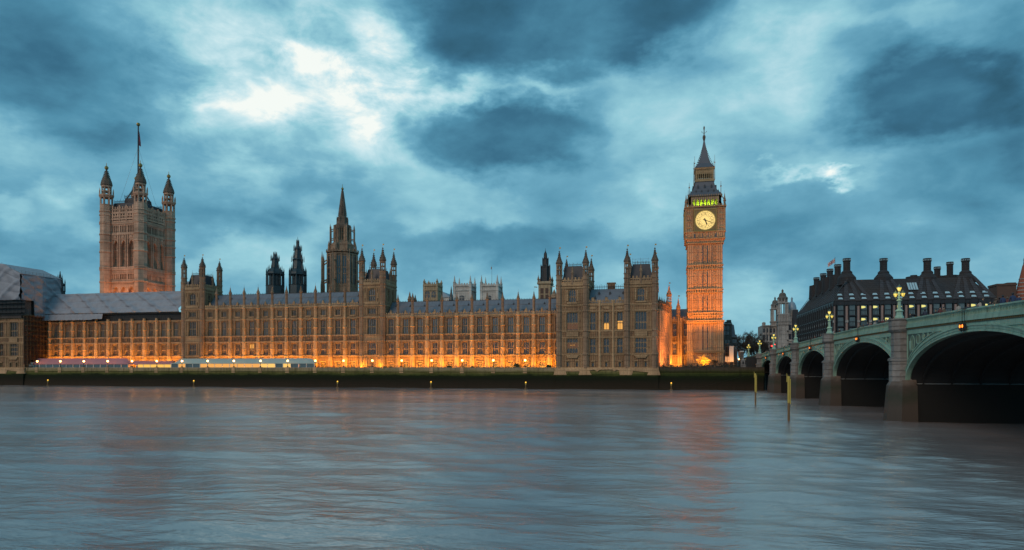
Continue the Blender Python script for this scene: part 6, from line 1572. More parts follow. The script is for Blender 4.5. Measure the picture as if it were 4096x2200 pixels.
for u, v in ((2900, 1340), (2911, 1340), (2900, 1320), (2911, 1320), (2934, 1372), (2943, 1372), (2902, 1375), (2913, 1375), (2934, 1400), (2943, 1400)): yy = Y - 1.56 if u < 2926 else Y - 0.06; g = MB(); g.box(X(u) - 0.45, X(u) + 0.45, yy, yy + 0.5, Z(v), Z(v) + 1.5); part('window', g, M['glass'], root)
b = MB(); b.box(X(2893), X(2950), Y - 0.5, Y + 0.2, Z(1349), Z(1346)); b.box(X(2895), X(2927), Y - 1.9, Y + 0.1, Z(1297), Z(1294)); b.box(X(2893), X(2950), Y - 0.4, Y + 0.2, Z(1388), Z(1386)); part('cornice', b, M['portland'], root)
# lit hoarding at its foot
Y = 283.0; X = lambda u: X_at(u, Y); Z = lambda v: Z_at(2925, v, Y)
root = thing('hoarding', 'tall plain white hoarding panel lit orange at the foot of the dark house', 'hoarding', (X(2925), Y, 6))
b = MB(); b.poly([(X(2900), Z(1447)), (X(2934.5), Z(1447)), (X(2934.5), Z(1384)), (X(2917), Z(1384)), (X(2917), Z(1426)), (X(2900), Z(1426))], 'y', Y, Y + 0.25); part('panel', b, M['white'], root)
b = MB()
for u in (2917.5, 2934): b.box(X(u) - 0.08, X(u) + 0.08, Y + 0.26, Y + 0.45, 6, Z(1383))
part('post', b, M['steel'], root)
b = MB(); root2 = thing('site_scaffold', 'small dark scaffold frame with boards beside the lit white hoarding', 'scaffold', (X(2909), Y, 6))
for u in (2901, 2909, 2916): b.bar((X(u), Y - 0.6, 6), (X(u), Y - 0.6, Z(1372)), 0.06, n=4)
for v in (1422, 1412, 1388, 1376): b.box(X(2900), X(2916.5), Y - 1.0, Y - 0.3, Z(v), Z(v) + 0.12)
part('frame', b, M['rust'], root2); b = MB(); b.box(X(2901), X(2916), Y - 0.28, Y - 0.2, Z(1424), Z(1388)); part('netting', b, M['black'], root2)
# small kiosk further back
Y = 300.0; X = lambda u: X_at(u, Y); Z = lambda v: Z_at(2965, v, Y)
root = thing('kiosk', 'small pale kiosk with lit side near the bridge end, below the bare trees', 'kiosk', (X(2965), Y, 6))
b = MB(); b.box(X(2960), X(2975), Y, Y + 4, 6, Z(1408)); part('wall', b, M['granite'], root); b = MB(); b.box(X(2958), X(2976), Y - 0.4, Y + 4.4, Z(1408), Z(1404)); part('roof', b, M['white'], root)
b = MB(); b.box(X(2956), X(2960), Y - 0.1, Y + 3, Z(1425), Z(1407)); part('lit_side', b, M['dimpane2'], root) if False else part('lit_side', b, M['dimpane'], root)
b = MB(); b.ball((X(2953.5), Y - 2, Z(1437)), 0.28, 8, 6); o = thing('bollard_light', 'single small round yellow light near the ground beside the kiosk', 'lamp', (X(2953.5), Y - 2, 6)); part('globe', b, M['globe'], o); b = MB(); b.bar((X(2953.5), Y - 2, 6), (X(2953.5), Y - 2, Z(1437) - 0.2), 0.06); part('post', b, M['black'], o)

# ================================================================== CHURCH TOWERS BEHIND THE PALACE
def church_tower(label, u0, u1, vtop, vpin, Y, m, wins, group=None, pole=None):
    x0, x1 = X_at(u0, Y), X_at(u1, Y); Z = lambda v: Z_at((u0 + u1)/2, v, Y); w = (x1 - x0)/2; cx = (x0 + x1)/2; cy = Y + w
    root = thing('church_tower', label, 'church tower', (cx, Y, 6), group)
    zt = Z(vtop)
    b = MB(); b.sq(cx, cy, [(w*0.93, 6), (w*0.93, zt)])
    for sx in (-1, 1):
        for sy in (-1, 1):
            b.box(*sorted((cx + sx*w, cx + sx*w*0.74)), *sorted((cy + sy*w, cy + sy*w*0.74)), 6, zt + 1.0)
    for v in (vtop, vtop + 18, vtop + 60): b.sq(cx, cy, [(w*1.02, Z(v) - 0.35), (w*1.02, Z(v) + 0.35)])
    part('wall', b, m, root)
    b = MB()
    for s in (-1, 1):
        yy = cy + s*w*0.95 - 0.2
        for i in range(5): b.box(cx - w*0.7 + i*w*0.29, cx - w*0.7 + i*w*0.29 + w*0.16, yy, yy + 0.4, zt + 0.3, zt + 2.0)
        b.box(cx - w*0.75, cx + w*0.75, yy + 0.03, yy + 0.36, zt + 0.2, zt + 1.0)
        for i in range(5): b.box(cx + s*w*0.95 - 0.2, cx + s*w*0.95 + 0.2, cy - w*0.7 + i*w*0.29, cy - w*0.7 + i*w*0.29 + w*0.16, zt + 0.3, zt + 2.0)
    part('parapet', b, m, root)
    for sx in (-1, 1):
        for sy in (-1, 1):
            b = MB(); b.lathe(cx + sx*w*0.87, cy + sy*w*0.87, [(w*0.15, zt), (w*0.15, zt + 2.4), (w*0.19, zt + 2.6), (w*0.11, zt + 3.2), (0.03, Z(vpin))], 8); part('pinnacle', b, m, root)
    for (uc, va, vb, hw) in wins:
        g = MB(); xc = cx + uc*w; g.poly([(xc - hw*w, Z(va)), (xc + hw*w, Z(va)), (xc + hw*w, Z(vb) - 0.8), (xc + hw*w*0.5, Z(vb) - 0.2), (xc, Z(vb)), (xc - hw*w*0.5, Z(vb) - 0.2), (xc - hw*w, Z(vb) - 0.8)], 'y', cy - w*0.95, cy - w*0.88); o = part('window', g, M['glass'], root)
        f = MB(); f.box(xc - 0.09, xc + 0.09, cy - w*0.99, cy - w*0.95, Z(va), Z(vb)); f.box(xc - hw*w, xc + hw*w, cy - w*0.985, cy - w*0.95, (Z(va) + Z(vb))/2 - 0.15, (Z(va) + Z(vb))/2 + 0.15); part('tracery', f, m, o)
    if pole: b = MB(); b.bar((cx + pole*w, cy, zt), (cx + pole*w, cy, Z(1056)), 0.16, 0.08, 6); b.box(cx + pole*w - 0.7, cx + pole*w, cy - 0.03, cy + 0.03, Z(1072), Z(1062)); part('flagpole', b, M['steel'], root)
    return root
church_tower('tan square church tower with four pinnacles, standing alone behind the lower range roof', 1692, 1751, 1142, 1113, 420, M['tan'], [(-0.42, 1190, 1164, 0.3), (0.42, 1190, 1164, 0.3)])
church_tower('white church tower without a flagpole, nearer the tan tower', 1812, 1885, 1143, 1099, 480, M['abbey'], [(-0.05, 1202, 1181, 0.28)], 'twin white church towers behind the palace')
church_tower('white church tower with a flagpole on top', 1920, 1993, 1143, 1097, 480, M['abbey'], [(-0.05, 1202, 1181, 0.28)], 'twin white church towers behind the palace', 0.05)
Y = 470.0; X = lambda u: X_at(u, Y); Z = lambda v: Z_at(1775, v, Y)
root = thing('gabled_building', 'pale gabled building between the tan tower and white church towers', 'building', (X(1775), Y, 6))
b = MB(); b.box(X(1745), X(1815), Y, Y + 20, 6, Z(1190)); part('wall', b, M['abbey'], root)
b = MB(); b.poly([(X(1747), Z(1190)), (X(1802), Z(1190)), (X(1769), Z(1166))], 'y', Y - 0.4, Y + 20); part('gable_roof', b, M['domeblue'], root)
b = MB(); b.bar((X(1769), Y, Z(1166)), (X(1769), Y, Z(1158)), 0.2, 0.05); part('gable_cross', b, M['abbey'], root)
def spirelet(label, u, vb, vt, Y, r, m, group=None):
    x = X_at(u, Y); Z = lambda v: Z_at(u, v, Y); H = Z(vt) - Z(vb)
    root = thing('spirelet', label, 'small spire', (x, Y, 20), group)
    b = MB(); b.lathe(x, Y, [(r, 20), (r, Z(vb)), (r*1.25, Z(vb) + 0.3)], 8); part('base', b, m, root)
    b = MB(); b.lathe(x, Y, [(r*1.1, Z(vb) + 0.3), (r*0.75, Z(vb) + H*0.3), (r*0.8, Z(vb) + H*0.33), (r*0.35, Z(vb) + H*0.62), (r*0.42, Z(vb) + H*0.65), (0.04, Z(vt))], 8); part('spire', b, m, root)
spirelet('slim dark spirelet just left of the two white church towers', 1805, 1203, 1143, 400, 1.3, M['lantern'])
spirelet('tallest of the small roof spirelets right of the corner tower', 1639, 1200, 1166, 285, 0.9, M['turret'])
spirelet('middle one of the small roof spirelets right of the corner tower', 1651, 1200, 1172, 283, 0.8, M['turret'])
spirelet('lowest of the small roof spirelets right of the corner tower', 1661, 1205, 1178, 287, 0.7, M['spire'])
spirelet('squat spirelet beside the left edge of the unlit pavilion', 2217, 1196, 1157, 285, 1.9, M['turret'])
spirelet('thin spirelet on the grey roof beside the clock tower shaft', 2714, 1250, 1203, 278, 0.6, M['turret'])
# pale square tower carrying a black lantern
Y = 300.0; u0, u1 = 2152, 2203; x0, x1 = X_at(u0, Y), X_at(u1, Y); cx, w = (x0 + x1)/2, (x1 - x0)/2; cy = Y + w; Z = lambda v: Z_at(2177, v, Y)
root = thing('lantern_tower', 'pale square tower carrying a tall black lantern, beside the unlit pavilion', 'tower', (cx, Y, 6))
b = MB(); b.sq(cx, cy, [(w*0.95, 6), (w*0.95, Z(1138)), (w*1.12, Z(1136)), (w*1.12, Z(1130)), (w, Z(1125))])
for s in (-1, 1): b.bar((cx + s*w*1.1, cy - w, Z(1148)), (cx + s*w*1.6, cy - w*1.1, Z(1147)), 0.2)
part('wall', b, M['tan'], root)
for s in (-0.38, 0.38):
    for va, vb in ((1195, 1178), (1174, 1152)): g = MB(); g.box(cx + s*w - w*0.24, cx + s*w + w*0.24, Y - 0.06 + w*0.05, Y + 0.5, Z(va), Z(vb)); part('window', g, M['redglass'], root) if False else part('window', g, M['brownbrick'], root)
for sx in (-1, 1):
    for sy in (-1, 1): pinnacle(root, cx + sx*w*0.95, cy + sy*w*0.95, Z(1138), Z(1115), Z(1098), 0.5)
b = MB(); b.lathe(cx, cy, [(w*0.74, Z(1124)), (w*0.72, Z(1068)), (w*0.76, Z(1066)), (w*0.76, Z(1063)), (w*0.48, Z(1058)), (w*0.46, Z(1034)), (w*0.5, Z(1032)), (w*0.3, Z(1028)), (w*0.24, Z(1010)), (w*0.12, Z(1004)), (0.1, Z(998)), (0.04, Z(988))], 8); part('lantern', b, M['black'], root)
b = MB()
for i in range(8):
    a = pi/8 + i*pi/4; b.lathe(cx + w*0.74*cos(a), cy + w*0.74*sin(a), [(0.2, Z(1124)), (0.18, Z(1060)), (0.02, Z(1052))], 4); b.lathe(cx + w*0.48*cos(a), cy + w*0.48*sin(a), [(0.13, Z(1060)), (0.12, Z(1030)), (0.02, Z(1024))], 4)
part('lantern_post', b, M['ironroof'], root)

# ================================================================== SCAFFOLD SHEETING
def sheet(name, label, grid, thick=0.12, group=None):
    """wrinkled taut sheet through a grid of points"""
    b = MB(); n, m = len(grid), len(grid[0])
    vs = [p for r in grid for p in r]
    b.mesh(vs, [(i*m + j, i*m + j + 1, (i+1)*m + j + 1, (i+1)*m + j) for i in range(n - 1) for j in range(m - 1)])
    o = whole(name, b, M['pvc'], label, 'scaffold sheeting', group)
    md = o.modifiers.new('thickness', 'SOLIDIFY'); md.thickness = thick
    return o
def wrinkle(a, z):                                  # diagonal tension folds and horizontal battens
    d = (a*0.62 + z*1.0); e = (a*0.30 - z*0.9)
    return 0.75*max(0, sin(d*0.95 + 0.6*sin(a*0.13)))**4 + 0.16*sin(e*1.9) + 0.42*abs(sin(z*1.12))**0.6 + 0.22*sin(a*0.7 + 2*sin(z*0.6))
g = []
NXs, NZs = 150, 40
for i in range(NZs + 1):
    q = i/NZs; r = []
    for j in range(NXs + 1):
        x = -266.4 + (-198.6 + 266.4)*j/NXs; z = 31.2 + 9.2*q; y = YF - 1.4 + 5.0*q - wrinkle(x, z)*0.8
        r.append((x, y, z))
    g.append(r)
sheet('scaffold_sheeting', 'long grey white wrinkled sheet covering the roof of the range below the great square tower', g)
b = MB(); b.box(-266.3, -198.7, YF - 1.0, YF + 0.4, 30.6, 31.1); b.box(-266.3, -198.7, YF - 1.6, YF - 1.3, 30.9, 31.25)
for i in range(34): x = -266 + i*2.03; b.bar((x, YF - 1.5, 28.2), (x, YF - 1.5, 31.0), 0.06, n=4); b.bar((x, YF - 0.2, 27.4), (x, YF - 0.2, 31.0), 0.06, n=4)
for z in (28.6, 29.8): b.bar((-266, YF - 1.5, z), (-199, YF - 1.5, z), 0.05, n=4)
b.box(-266.3, -198.7, YF + 0.41, YF + 7, 27.8, 31.0)
whole('scaffold_deck', b, M['black'], 'dark scaffold deck under the long roof sheet', 'scaffold')
g = []
for i in range(9):
    q = i/8; g.append([(-267.0 + 31*j/60, YF - 1.9 - 0.5*q - 0.12*sin(j*0.9), 30.9 - (2.6 - 0.3*(j > 50))*q + 0.05*sin(j*1.7)) for j in range(61)])
sheet('scaffold_sheeting', 'short lower grey flap of sheet hanging under the left half of the long roof sheet', g)
g = []
for i in range(25):
    q = i/24; g.append([(-262 + 2.0*0 + 8*j/10, 258 + 0.2*sin(j), 40.5 + 0) if False else (-203.5 + 4.5*j/10, YF + 6 - 0.2*abs(sin(j*0.9 + q*4)), 39.8 + 5.0*q) for j in range(11)])
sheet('scaffold_sheeting', 'small patch of grey sheet between the great square tower and the square corner tower', g)
# big sheeted enclosure over the far pavilion: river side and return side
zt, X0 = 47.6, XS1 + 0.5
g = []
zlow = lambda y: 36.6 if y < 239.6 + 6.0 else 29.6
for i in range(31):
    q = i/30; r = []
    for j in range(61):
        y = 239.6 + 19.4*j/60; z = zlow(y) + (zt - zlow(y))*q; r.append((X0 + wrinkle(y*1.3, z)*0.7, y, z))
    g.append(r)
sheet('scaffold_sheeting', 'tall grey white sheeted return wall of the pavilion, left of the long roof sheet', g)
g = []
for i in range(31):
    q = i/30; g.append([(X0 - 32*j/60, 239.4 - wrinkle(j*0.6, q*11)*0.7, 36.6 + (zt + 4.5*min(1.0, j/16) - 36.6)*q) for j in range(61)])
sheet('scaffold_sheeting', 'grey white river-side sheet of the pavilion enclosure at the left edge', g)
root = thing('scaffold', 'scaffold lifts and guard rails around the dark sheeted pavilion', 'scaffold', (X0, 240, 30))
b = MB()
b.poly([(X0 + 0.6, zt), (X0 + 0.6, zt + 0.2), (X0 - 10, zt + 4.7), (X0 - 33, zt + 4.7), (X0 - 33, zt)], 'y', 239.2, 259.3); part('roof_deck', b, M['pvc'], root)
b = MB()
for i in range(12):
    y = 239.6 + i*1.75; b.bar((X0 + 0.3, y, zt), (X0 + 0.3, y, zt + 1.5), 0.05, n=4)
for z in (0.7, 1.3): b.bar((X0 + 0.3, 239, zt + z), (X0 + 0.3, 260, zt + z), 0.045, n=4)
for i in range(12): b.bar((X0 - 1 - i*2.2, 239.4, zt + min(4.6, i*0.95)), (X0 - 1 - i*2.2, 239.4, zt + 1.5 + min(4.6, i*0.95)), 0.05, n=4)
part('guard_rail', b, M['steel'], root)
b = MB()
for k in range(3):
    z = 31.2 + k*2.0; b.box(X0 - 30, X0 + 1.0, 239.0, 241.2, z - 0.12, z)
    for i in range(16): b.bar((X0 + 0.8 - i*2, 239.1, 30.6), (X0 + 0.8 - i*2, 239.1, 36.4), 0.06, n=4)
b.box(X0 - 30, X0 + 0.9, 240.6, 240.8, 31.2, 36.5); part('scaffold_lift', b, M['black'], root)
b = MB()
for y in [241 + 1.6*i for i in range(7)]:
    for dx in (0.3, 1.6): b.bar((X0 + dx, y, ZT), (X0 + dx, y, 30.5), 0.06, n=4)
for z in [9.2 + 2.1*i for i in range(11)]:
    for dx in (0.3, 1.6): b.bar((X0 + dx, 240.6, z), (X0 + dx, 251.3, z), 0.05, n=4)
    b.box(X0 + 0.2, X0 + 1.7, 240.8, 251.2, z - 0.4, z - 0.34)
for i in range(6): b.bar((X0 + 1.65, 241 + (i % 2)*9.5, 9 + i*3.4), (X0 + 1.65, 250.5 - (i % 2)*9.5, 12.4 + i*3.4), 0.05, n=4)
part('side_scaffold', b, M['rust'], root)
b = MB(); b.box(X0 + 0.12, X0 + 0.2, 240.6, 251.4, 9.0, 29.8); part('debris_net', b, M['net'], root)
b = MB(); b.box(X0 - 33, X0 - 1.6, 241.2, 258.5, 29, zt - 0.2); b.box(X0 - 33, X0 - 0.3, 241.0, 244.5, 30, 36.8); part('inner_wall', b, M['darkstone'], root)
b = MB(); b.box(X0 - 25, X0 - 23.5, 239.1, 239.3, 37.6, 37.9); part('site_light', b, M['litpane'], root)

# ================================================================== TERRACE: marquees, cabin, lamps, floodlights, bushes
def marquee(label, x0, x1, y0, y1, ze, zr, m, n, walls, hips=(False, False), solid=None):
    root = thing('marquee', label, 'marquee', ((x0 + x1)/2, y0, ZT))
    ym = (y0 + y1)/2
    c = MB(); k = 6
    for i in range(n):                               # scalloped canopy, one gable bay after another
        a, e = x0 + (x1 - x0)*i/n, x0 + (x1 - x0)*(i + 1)/n
        sub = 6
        for j in range(sub):
            p, q = a + (e - a)*j/sub, a + (e - a)*(j + 1)/sub
            sg = lambda t: -0.16*sin(pi*((t - a)/(e - a)))
            def prof(x):
                hip = 1.0
                if hips[0] and x < x0 + 3: hip = (x - x0)/3
                if hips[1] and x > x1 - 3: hip = (x1 - x)/3
                hip = max(0.0, min(1, hip))**0.7
                return [(x, y0 - 0.1, ze - 0.3), (x, y0 - 0.1, ze + sg(x)*0.2)] + [(x, y0 + (ym - y0)*t, ze + (zr - ze)*hip*(t**0.75) + sg(x)*sin(pi*t)) for t in (0.25, 0.5, 0.75, 1.0)] + [(x, ym + (y1 - ym)*t, ze + (zr - ze)*hip*((1 - t)**0.75)) for t in (0.5, 1.0)]
            A, B = prof(p), prof(q)
            for (u, v), (w, z) in zip(zip(A, A[1:]), zip(B, B[1:])): c.face(u, w, z, v)
    part('canopy', c, m, root)
    f = MB()
    for i in range(n + 1): x = x0 + (x1 - x0)*i/n; f.box(x - 0.07, x + 0.07, y0 - 0.05, y0 + 0.09, ZT, ze - 0.02); f.box(x - 0.06, x + 0.06, y1 - 0.1, y1, ZT, ze)
    f.box(x0, x1, y0 - 0.03, y0 + 0.05, ZT, ZT + 0.9) if walls != 'open' else None
    part('frame', f, M['white'], root)
    if walls:
        kinds = walls if isinstance(walls, (list, tuple)) else [walls]*n
        for i in range(n):
            kd = kinds[i % len(kinds)]
            if kd == 'open': continue
            a, e = x0 + (x1 - x0)*i/n, x0 + (x1 - x0)*(i + 1)/n
            w = MB(); w.box(a + 0.12, e - 0.12, y0 + 0.1, y0 + 0.16, ZT + 0.9 if kd == 'glass' else ZT, ze - 0.3); part('side_panel', w, {'glass': M['pglass'], 'glow': M['tentglow'], 'white': M['white'], 'yellow': M['tentyellow']}[kd], root)
    return root
yM0, yM1 = 243.9, 248.7
xm = lambda u: X_at(u, yM0)
marquee('long pink marquee with glazed dark sides at the left of the terrace', xm(132), xm(512), yM0, yM1, 9.25, 11.6, M['pink'], 14, ['glass', 'glass', 'glass', 'glass', 'glass', 'glass', 'glass'], (False, True))
marquee('lower pink canopy glowing orange underneath, between the long pink and the pale marquees', xm(516), xm(680), yM0 + 0.5, yM1, 9.2, 10.4, M['pink'], 6, ['open'])
marquee('long pale green-white marquee with warm lit sides, in front of the middle range', xm(684), xm(1257), yM0, yM1, 9.45, 11.3, M['teal'], 19, ['glass', 'glow', 'glass', 'glass', 'glow', 'glow', 'glow', 'glow', 'glow', 'glow', 'glow', 'glow', 'yellow', 'yellow', 'glass', 'yellow', 'glass', 'glass', 'glass'], (True, True))
for i, (u, du) in enumerate(((548, 12), (575, 16), (604, 10), (632, 16), (660, 12))):
    pass
b = MB(); b.box(xm(520), xm(678), yM1 - 0.4, yM1 - 0.3, ZT, 9.0); whole('marquee_backcloth', b, M['tentyellow'], 'bright yellow lit back lining under the lower pink canopy', 'marquee lining')
root = thing('site_cabin', 'white site cabin below a black hoarding at the left end of the pink marquee', 'site cabin', (xm(97), yM0, ZT))
b = MB(); b.box(xm(62), xm(131), yM0, yM0 + 2.6, ZT, 9.9); part('wall', b, M['white'], root)
b = MB(); b.box(xm(62), xm(131), yM0 + 0.2, yM0 + 3, 9.92, 11.0); part('black_hoarding', b, M['black'], root)
b = MB(); b.box(xm(110), xm(131), yM0 - 0.5, yM0 - 0.02, ZT, 8.2); part('crate', b, M['ironroof'], root)
# globe lamps along the river wall
GL = None
for k, x in enumerate(LAMPX):
    near = ('counting from the unlit pavilion', )[0]
    lb = 'round globe lamp on the terrace wall, %s from the unlit riverside pavilion' % ('nearest' if k == 0 else ORD[k])
    if GL: c = copy_tree(GL, None, (x, YW + 0.25, 7.78)); c['label'] = lb; continue
    y, z = YW + 0.25, 7.78
    GL = thing('terrace_lamp', lb, 'lamp', (x, y, z), 'globe lamps along the terrace wall')
    b = MB(); b.lathe(x, y, [(0.3, z), (0.28, z + 0.3), (0.1, z + 0.45), (0.075, z + 2.0), (0.2, z + 2.1), (0.2, z + 2.16)], 8); part('post', b, M['black'], GL)
    b = MB(); b.ball((x, y, z + 2.5), 0.36, 10, 8); part('globe', b, M['globe'], GL, smooth=True)
    b = MB(); b.lathe(x, y, [(0.16, z + 2.84), (0.1, z + 3.02), (0.02, z + 3.25)], 6); part('globe_cap', b, M['black'], GL)
# floodlights at the buttress feet: each carries its own lamp
FLD = None
def floodlight(x, y, label, energy, group, aim=(0.0, 0.50, 1.0)):
    global FLD
    z = ZT
    if FLD: o = copy_tree(FLD, None, (x, y, z)); o['label'] = label; o['group'] = group
    else:
        o = FLD = thing('floodlight', label, 'floodlight', (x, y, z), group)
        b = MB(); b.box(-0.55, 0.55, -0.22, 0.2, 0.06, 0.42); b.box(-0.3, 0.3, -0.1, 0.1, 0, 0.06); part('housing', b, M['black'], o, (x, y, z))
        b = MB(); b.box(-0.5, 0.5, -0.16, 0.16, 0.425, 0.46); part('lens', b, M['flood'], o, (x, y, z))
    l = bpy.data.lights.new('floodlight_lamp', 'AREA'); l.shape = 'RECTANGLE'; l.size = 2.2; l.size_y = 0.3; l.energy = energy; l.color = (1.0, 0.385, 0.022); l.spread = radians(140)
    lo = bpy.data.objects.new('floodlight_lamp', l); COL.objects.link(lo); lo.parent = o; lo.location = (0, 0, 0.6)
    lo.rotation_euler = (-Vector(aim)).to_track_quat('Z', 'Y').to_euler()
    return o
fl = [(x + 3.0, 'lower range', k) for k, x in enumerate([-107.1] + NB)] + [(x, 'middle range', k) for k, x in enumerate(CW)] + [(x, 'sheeted range', k) for k, x in enumerate(SW)]
for x, rg, k in fl:
    e = {'lower range': 290, 'middle range': 320, 'sheeted range': 340}[rg]
    floodlight(x, 249.3, 'floodlight at the foot of the %s, %s from its left end' % (rg, ORD[k]), e, 'floodlights at the foot of the river front')
for x in (-115.5, -108.3): floodlight(x, 249.6, 'floodlight at the %s foot of the square corner tower beside the tall spire' % ('left' if x < -112 else 'right'), 160, 'floodlights at the foot of the river front')
def bush(x, y, z, s, label, m='bush'):
    b = MB(); rnd = random.Random(int(x*10))
    for i in range(220):
        d = Vector((rnd.gauss(0, 1), rnd.gauss(0, 1), rnd.gauss(0, 1))).normalized()*rnd.uniform(0.55, 1.0); p = Vector((x + d.x*s, y + d.y*s*0.7, z + s*0.6 + d.z*s*0.6))
        a = Vector((rnd.gauss(0, 1), rnd.gauss(0, 1), rnd.gauss(0, 1))).normalized()*0.16; c = a.orthogonal()
        b.face(p - a, p + c, p + a*1.1, p - c)
    whole('bush', b, M[m], label, 'bush', 'bushes on the terrace')
for u, lb, s in ((1556, 'small dark bush on the terrace left of the round arched door', 0.6), (1536, 'dark bush on the terrace under the corner tower', 0.7), (1795, 'low bush on the lit terrace in front of the lower range, left one', 0.9), (1889, 'rounded bush on the lit terrace in the middle of the lower range', 0.7), (2068, 'widest dark bush on the terrace near the unlit pavilion', 1.5), (2195, 'bush at the right end of the terrace against the unlit pavilion', 1.1), (948, 'dark shrub before the pale marquee', 0.8)):
    bush(X_at(u, 245), 245 + (0 if s > 1 else 1), ZT + 0.5, s, lb)
# yellow topped marker posts in the river along the wall
BC = None
for u, lb in ((191.5, 'leftmost yellow topped marker post at the foot of the river wall'), (775, 'yellow topped marker post below the left end of the middle range'), (1350, 'yellow topped marker post below the right part of the middle range'), (1724, 'yellow topped marker post below the middle of the lower range'), (2103, 'yellow topped marker post below the right end of the lower range'), (2685, 'yellow topped marker post below the clock tower side of the river wall')):
    Yb = 237.6; x = X_at(u, Yb)
    if BC: c = copy_tree(BC, None, (x, Yb, 0)); c['label'] = lb; continue
    BC = thing('marker_post', lb, 'marker post', (x, Yb, 0), 'yellow topped marker posts along the river wall')
    b = MB(); b.lathe(x, Yb, [(0.55, -0.5), (0.55, 0.25), (0.22, 0.3), (0.2, 1.6)], 8); part('pile', b, M['rust'], BC)
    b = MB(); b.lathe(x, Yb, [(0.24, 1.6), (0.24, 2.0), (0.34, 2.05), (0.34, 2.2)], 8); part('yellow_collar', b, M['yellow'], BC)
    b = MB(); b.lathe(x, Yb, [(0.2, 2.2), (0.26, 2.45), (0.06, 2.62)], 8); part('lamp_top', b, M['beacon'], BC)
# tall yellow piles standing in the river
PL = None
for u, Yp, lb in ((3155, 104.0, 'taller, nearer yellow steel pile standing in the river before the bridge'), (3022, 149.0, 'smaller, farther yellow steel pile standing in the river before the bridge')):
    x = X_at(u, Yp); z = Yp/(cos(YAW) + sin(YAW)*(u - 2048)/F)
    def mk(x, Yp): pass
    if PL: c = copy_tree(PL, None, (x, Yp, 0)); c['label'] = lb; continue
    PL = thing('river_pile', lb, 'pile', (x, Yp, 0), 'yellow piles in the river')
    b = MB(); b.lathe(x, Yp, [(0.17, -1), (0.17, 2.6)], 12); part('wet_foot', b, M['rust'], PL)
    b = MB(); b.lathe(x, Yp, [(0.175, 2.6), (0.175, 6.25), (0.1, 6.42)], 12); part('yellow_shaft', b, M['yellow'], PL)
    b = MB(); b.poly([(x - 0.30, 5.6), (x - 0.17, 5.55), (x - 0.16, 6.35), (x - 0.27, 6.85)], 'y', Yp - 0.1, Yp + 0.1); b.bar((x - 0.3, Yp, 5.7), (x - 0.1, Yp, 5.75), 0.06); b.box(x + 0.12, x + 0.22, Yp - 0.34, Yp - 0.22, 2.4, 6.0); part('ladder_bracket', b, M['yellow'], PL)

# ================================================================== BARE TREES
def tree(label, x, y, z, h, spread, seed, mt, mc=None, twigs=1.0, group=None, squat=0.28, depth=6, tw_=0.03):
    rnd = random.Random(seed); tr = MB(); tw = MB()
    root = thing('bare_tree', label, 'tree', (x, y, z), group)
    def grow(p, d, L, r, k):
        q = p + d*L
        mb = tr if k <= 1 else tw
        if k < depth - 1: mb.bar(p, q, r, r*0.72, 5 if k < 3 else 3)
        else:
            w = d.orthogonal().normalized()*max(r, tw_); mb.face(p - w, p + w, q)
            w2 = d.cross(w).normalized()*max(r, tw_); mb.face(p - w2, p + w2, q)
        if k >= depth: return
        n = (3, 3, 3, 3, 3, 3, 3)[k] + (1 if rnd.random() < 0.35*twigs else 0)
        for i in range(n):
            ax = d.orthogonal().normalized(); ax.rotate(__import__('mathutils').Quaternion(d, rnd.uniform(0, 2*pi)))
            an = rnd.uniform(0.3, 0.85)*spread
            nd = (d*cos(an) + ax*sin(an) + Vector((0, 0, 0.12))).normalized()
            grow(p + d*L*rnd.uniform(0.7, 1.0), nd, L*rnd.uniform(0.62, 0.86), r*0.62, k + 1)
    grow(Vector((x, y, z)), Vector((0.03, 0, 1)), h*squat, h*0.022, 0)
    part('trunk', tr, mt, root); part('crown', tw, mc or mt, root)
    return root
for u, Y, vt, lb, sd in ((2962, 360, 1345, 'bare winter tree just right of the dark house', 3), (2985, 380, 1348, 'wide bare winter tree midway between the dark house and the bridge', 5), (3012, 350, 1368, 'dark dense bare tree behind the farthest bridge lamp', 9), (3034, 370, 1352, 'bare tree against the left end of the pale turreted building', 12)):
    zz = Z_at(u, vt, Y); tree(lb, X_at(u, Y), Y, 6, (zz - 6)*1.45, 1.0, sd, M['bark'], None, 1.6, 'bare trees beyond the bridge end', 0.24, 6, 0.06)
t_ = X_at(2812, 256.0)
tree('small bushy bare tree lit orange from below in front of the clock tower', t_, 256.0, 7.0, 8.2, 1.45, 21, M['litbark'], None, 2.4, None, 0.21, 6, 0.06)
tree('dim bare shrub at the right foot of the clock tower, beside the orange lit tree', X_at(2850, 257.0), 257.0, 7.0, 6.6, 1.25, 25, M['bark'], None, 1.0, None, 0.2, 6)
tree('low bare shrub behind the railing near the lit hoarding', X_at(2880, 256.0), 256.0, 7.0, 4.6, 1.3, 27, M['bark'], None, 1.0, None, 0.2, 5)
# railing and hedge on the bank right of the pavilion, stone gate pier
b = MB(); xa, xb = XN1 + 0.5, X_at(2968, 243.5)
for i in range(int((xb - xa)/0.45)): x = xa + i*0.45; b.bar((x, 243.4, 7.7), (x, 243.4, 9.3 if i % 6 else 9.7), 0.045, 0.02, 4)
for z in (7.95, 9.1): b.box(xa, xb, 243.37, 243.43, z, z + 0.06)
whole('railing', b, M['black'], 'black spiked railing on the river wall below the clock tower', 'railing')
b = MB(); rnd = random.Random(4)
for i in range(1500):
    p = Vector((rnd.uniform(xa, X_at(2965, 248)), 248 + rnd.uniform(-0.6, 0.6), 6.9 + rnd.uniform(0, 1.3 + 0.5*sin(i*0.1)))); a = Vector((rnd.gauss(0, 1), rnd.gauss(0, 1), rnd.gauss(0, 1))).normalized()*0.22; c = a.orthogonal()
    b.face(p - a, p + c, p + a, p - c)
whole('hedge', b, M['hedge'], 'low dark hedge behind the railing below the clock tower', 'hedge')
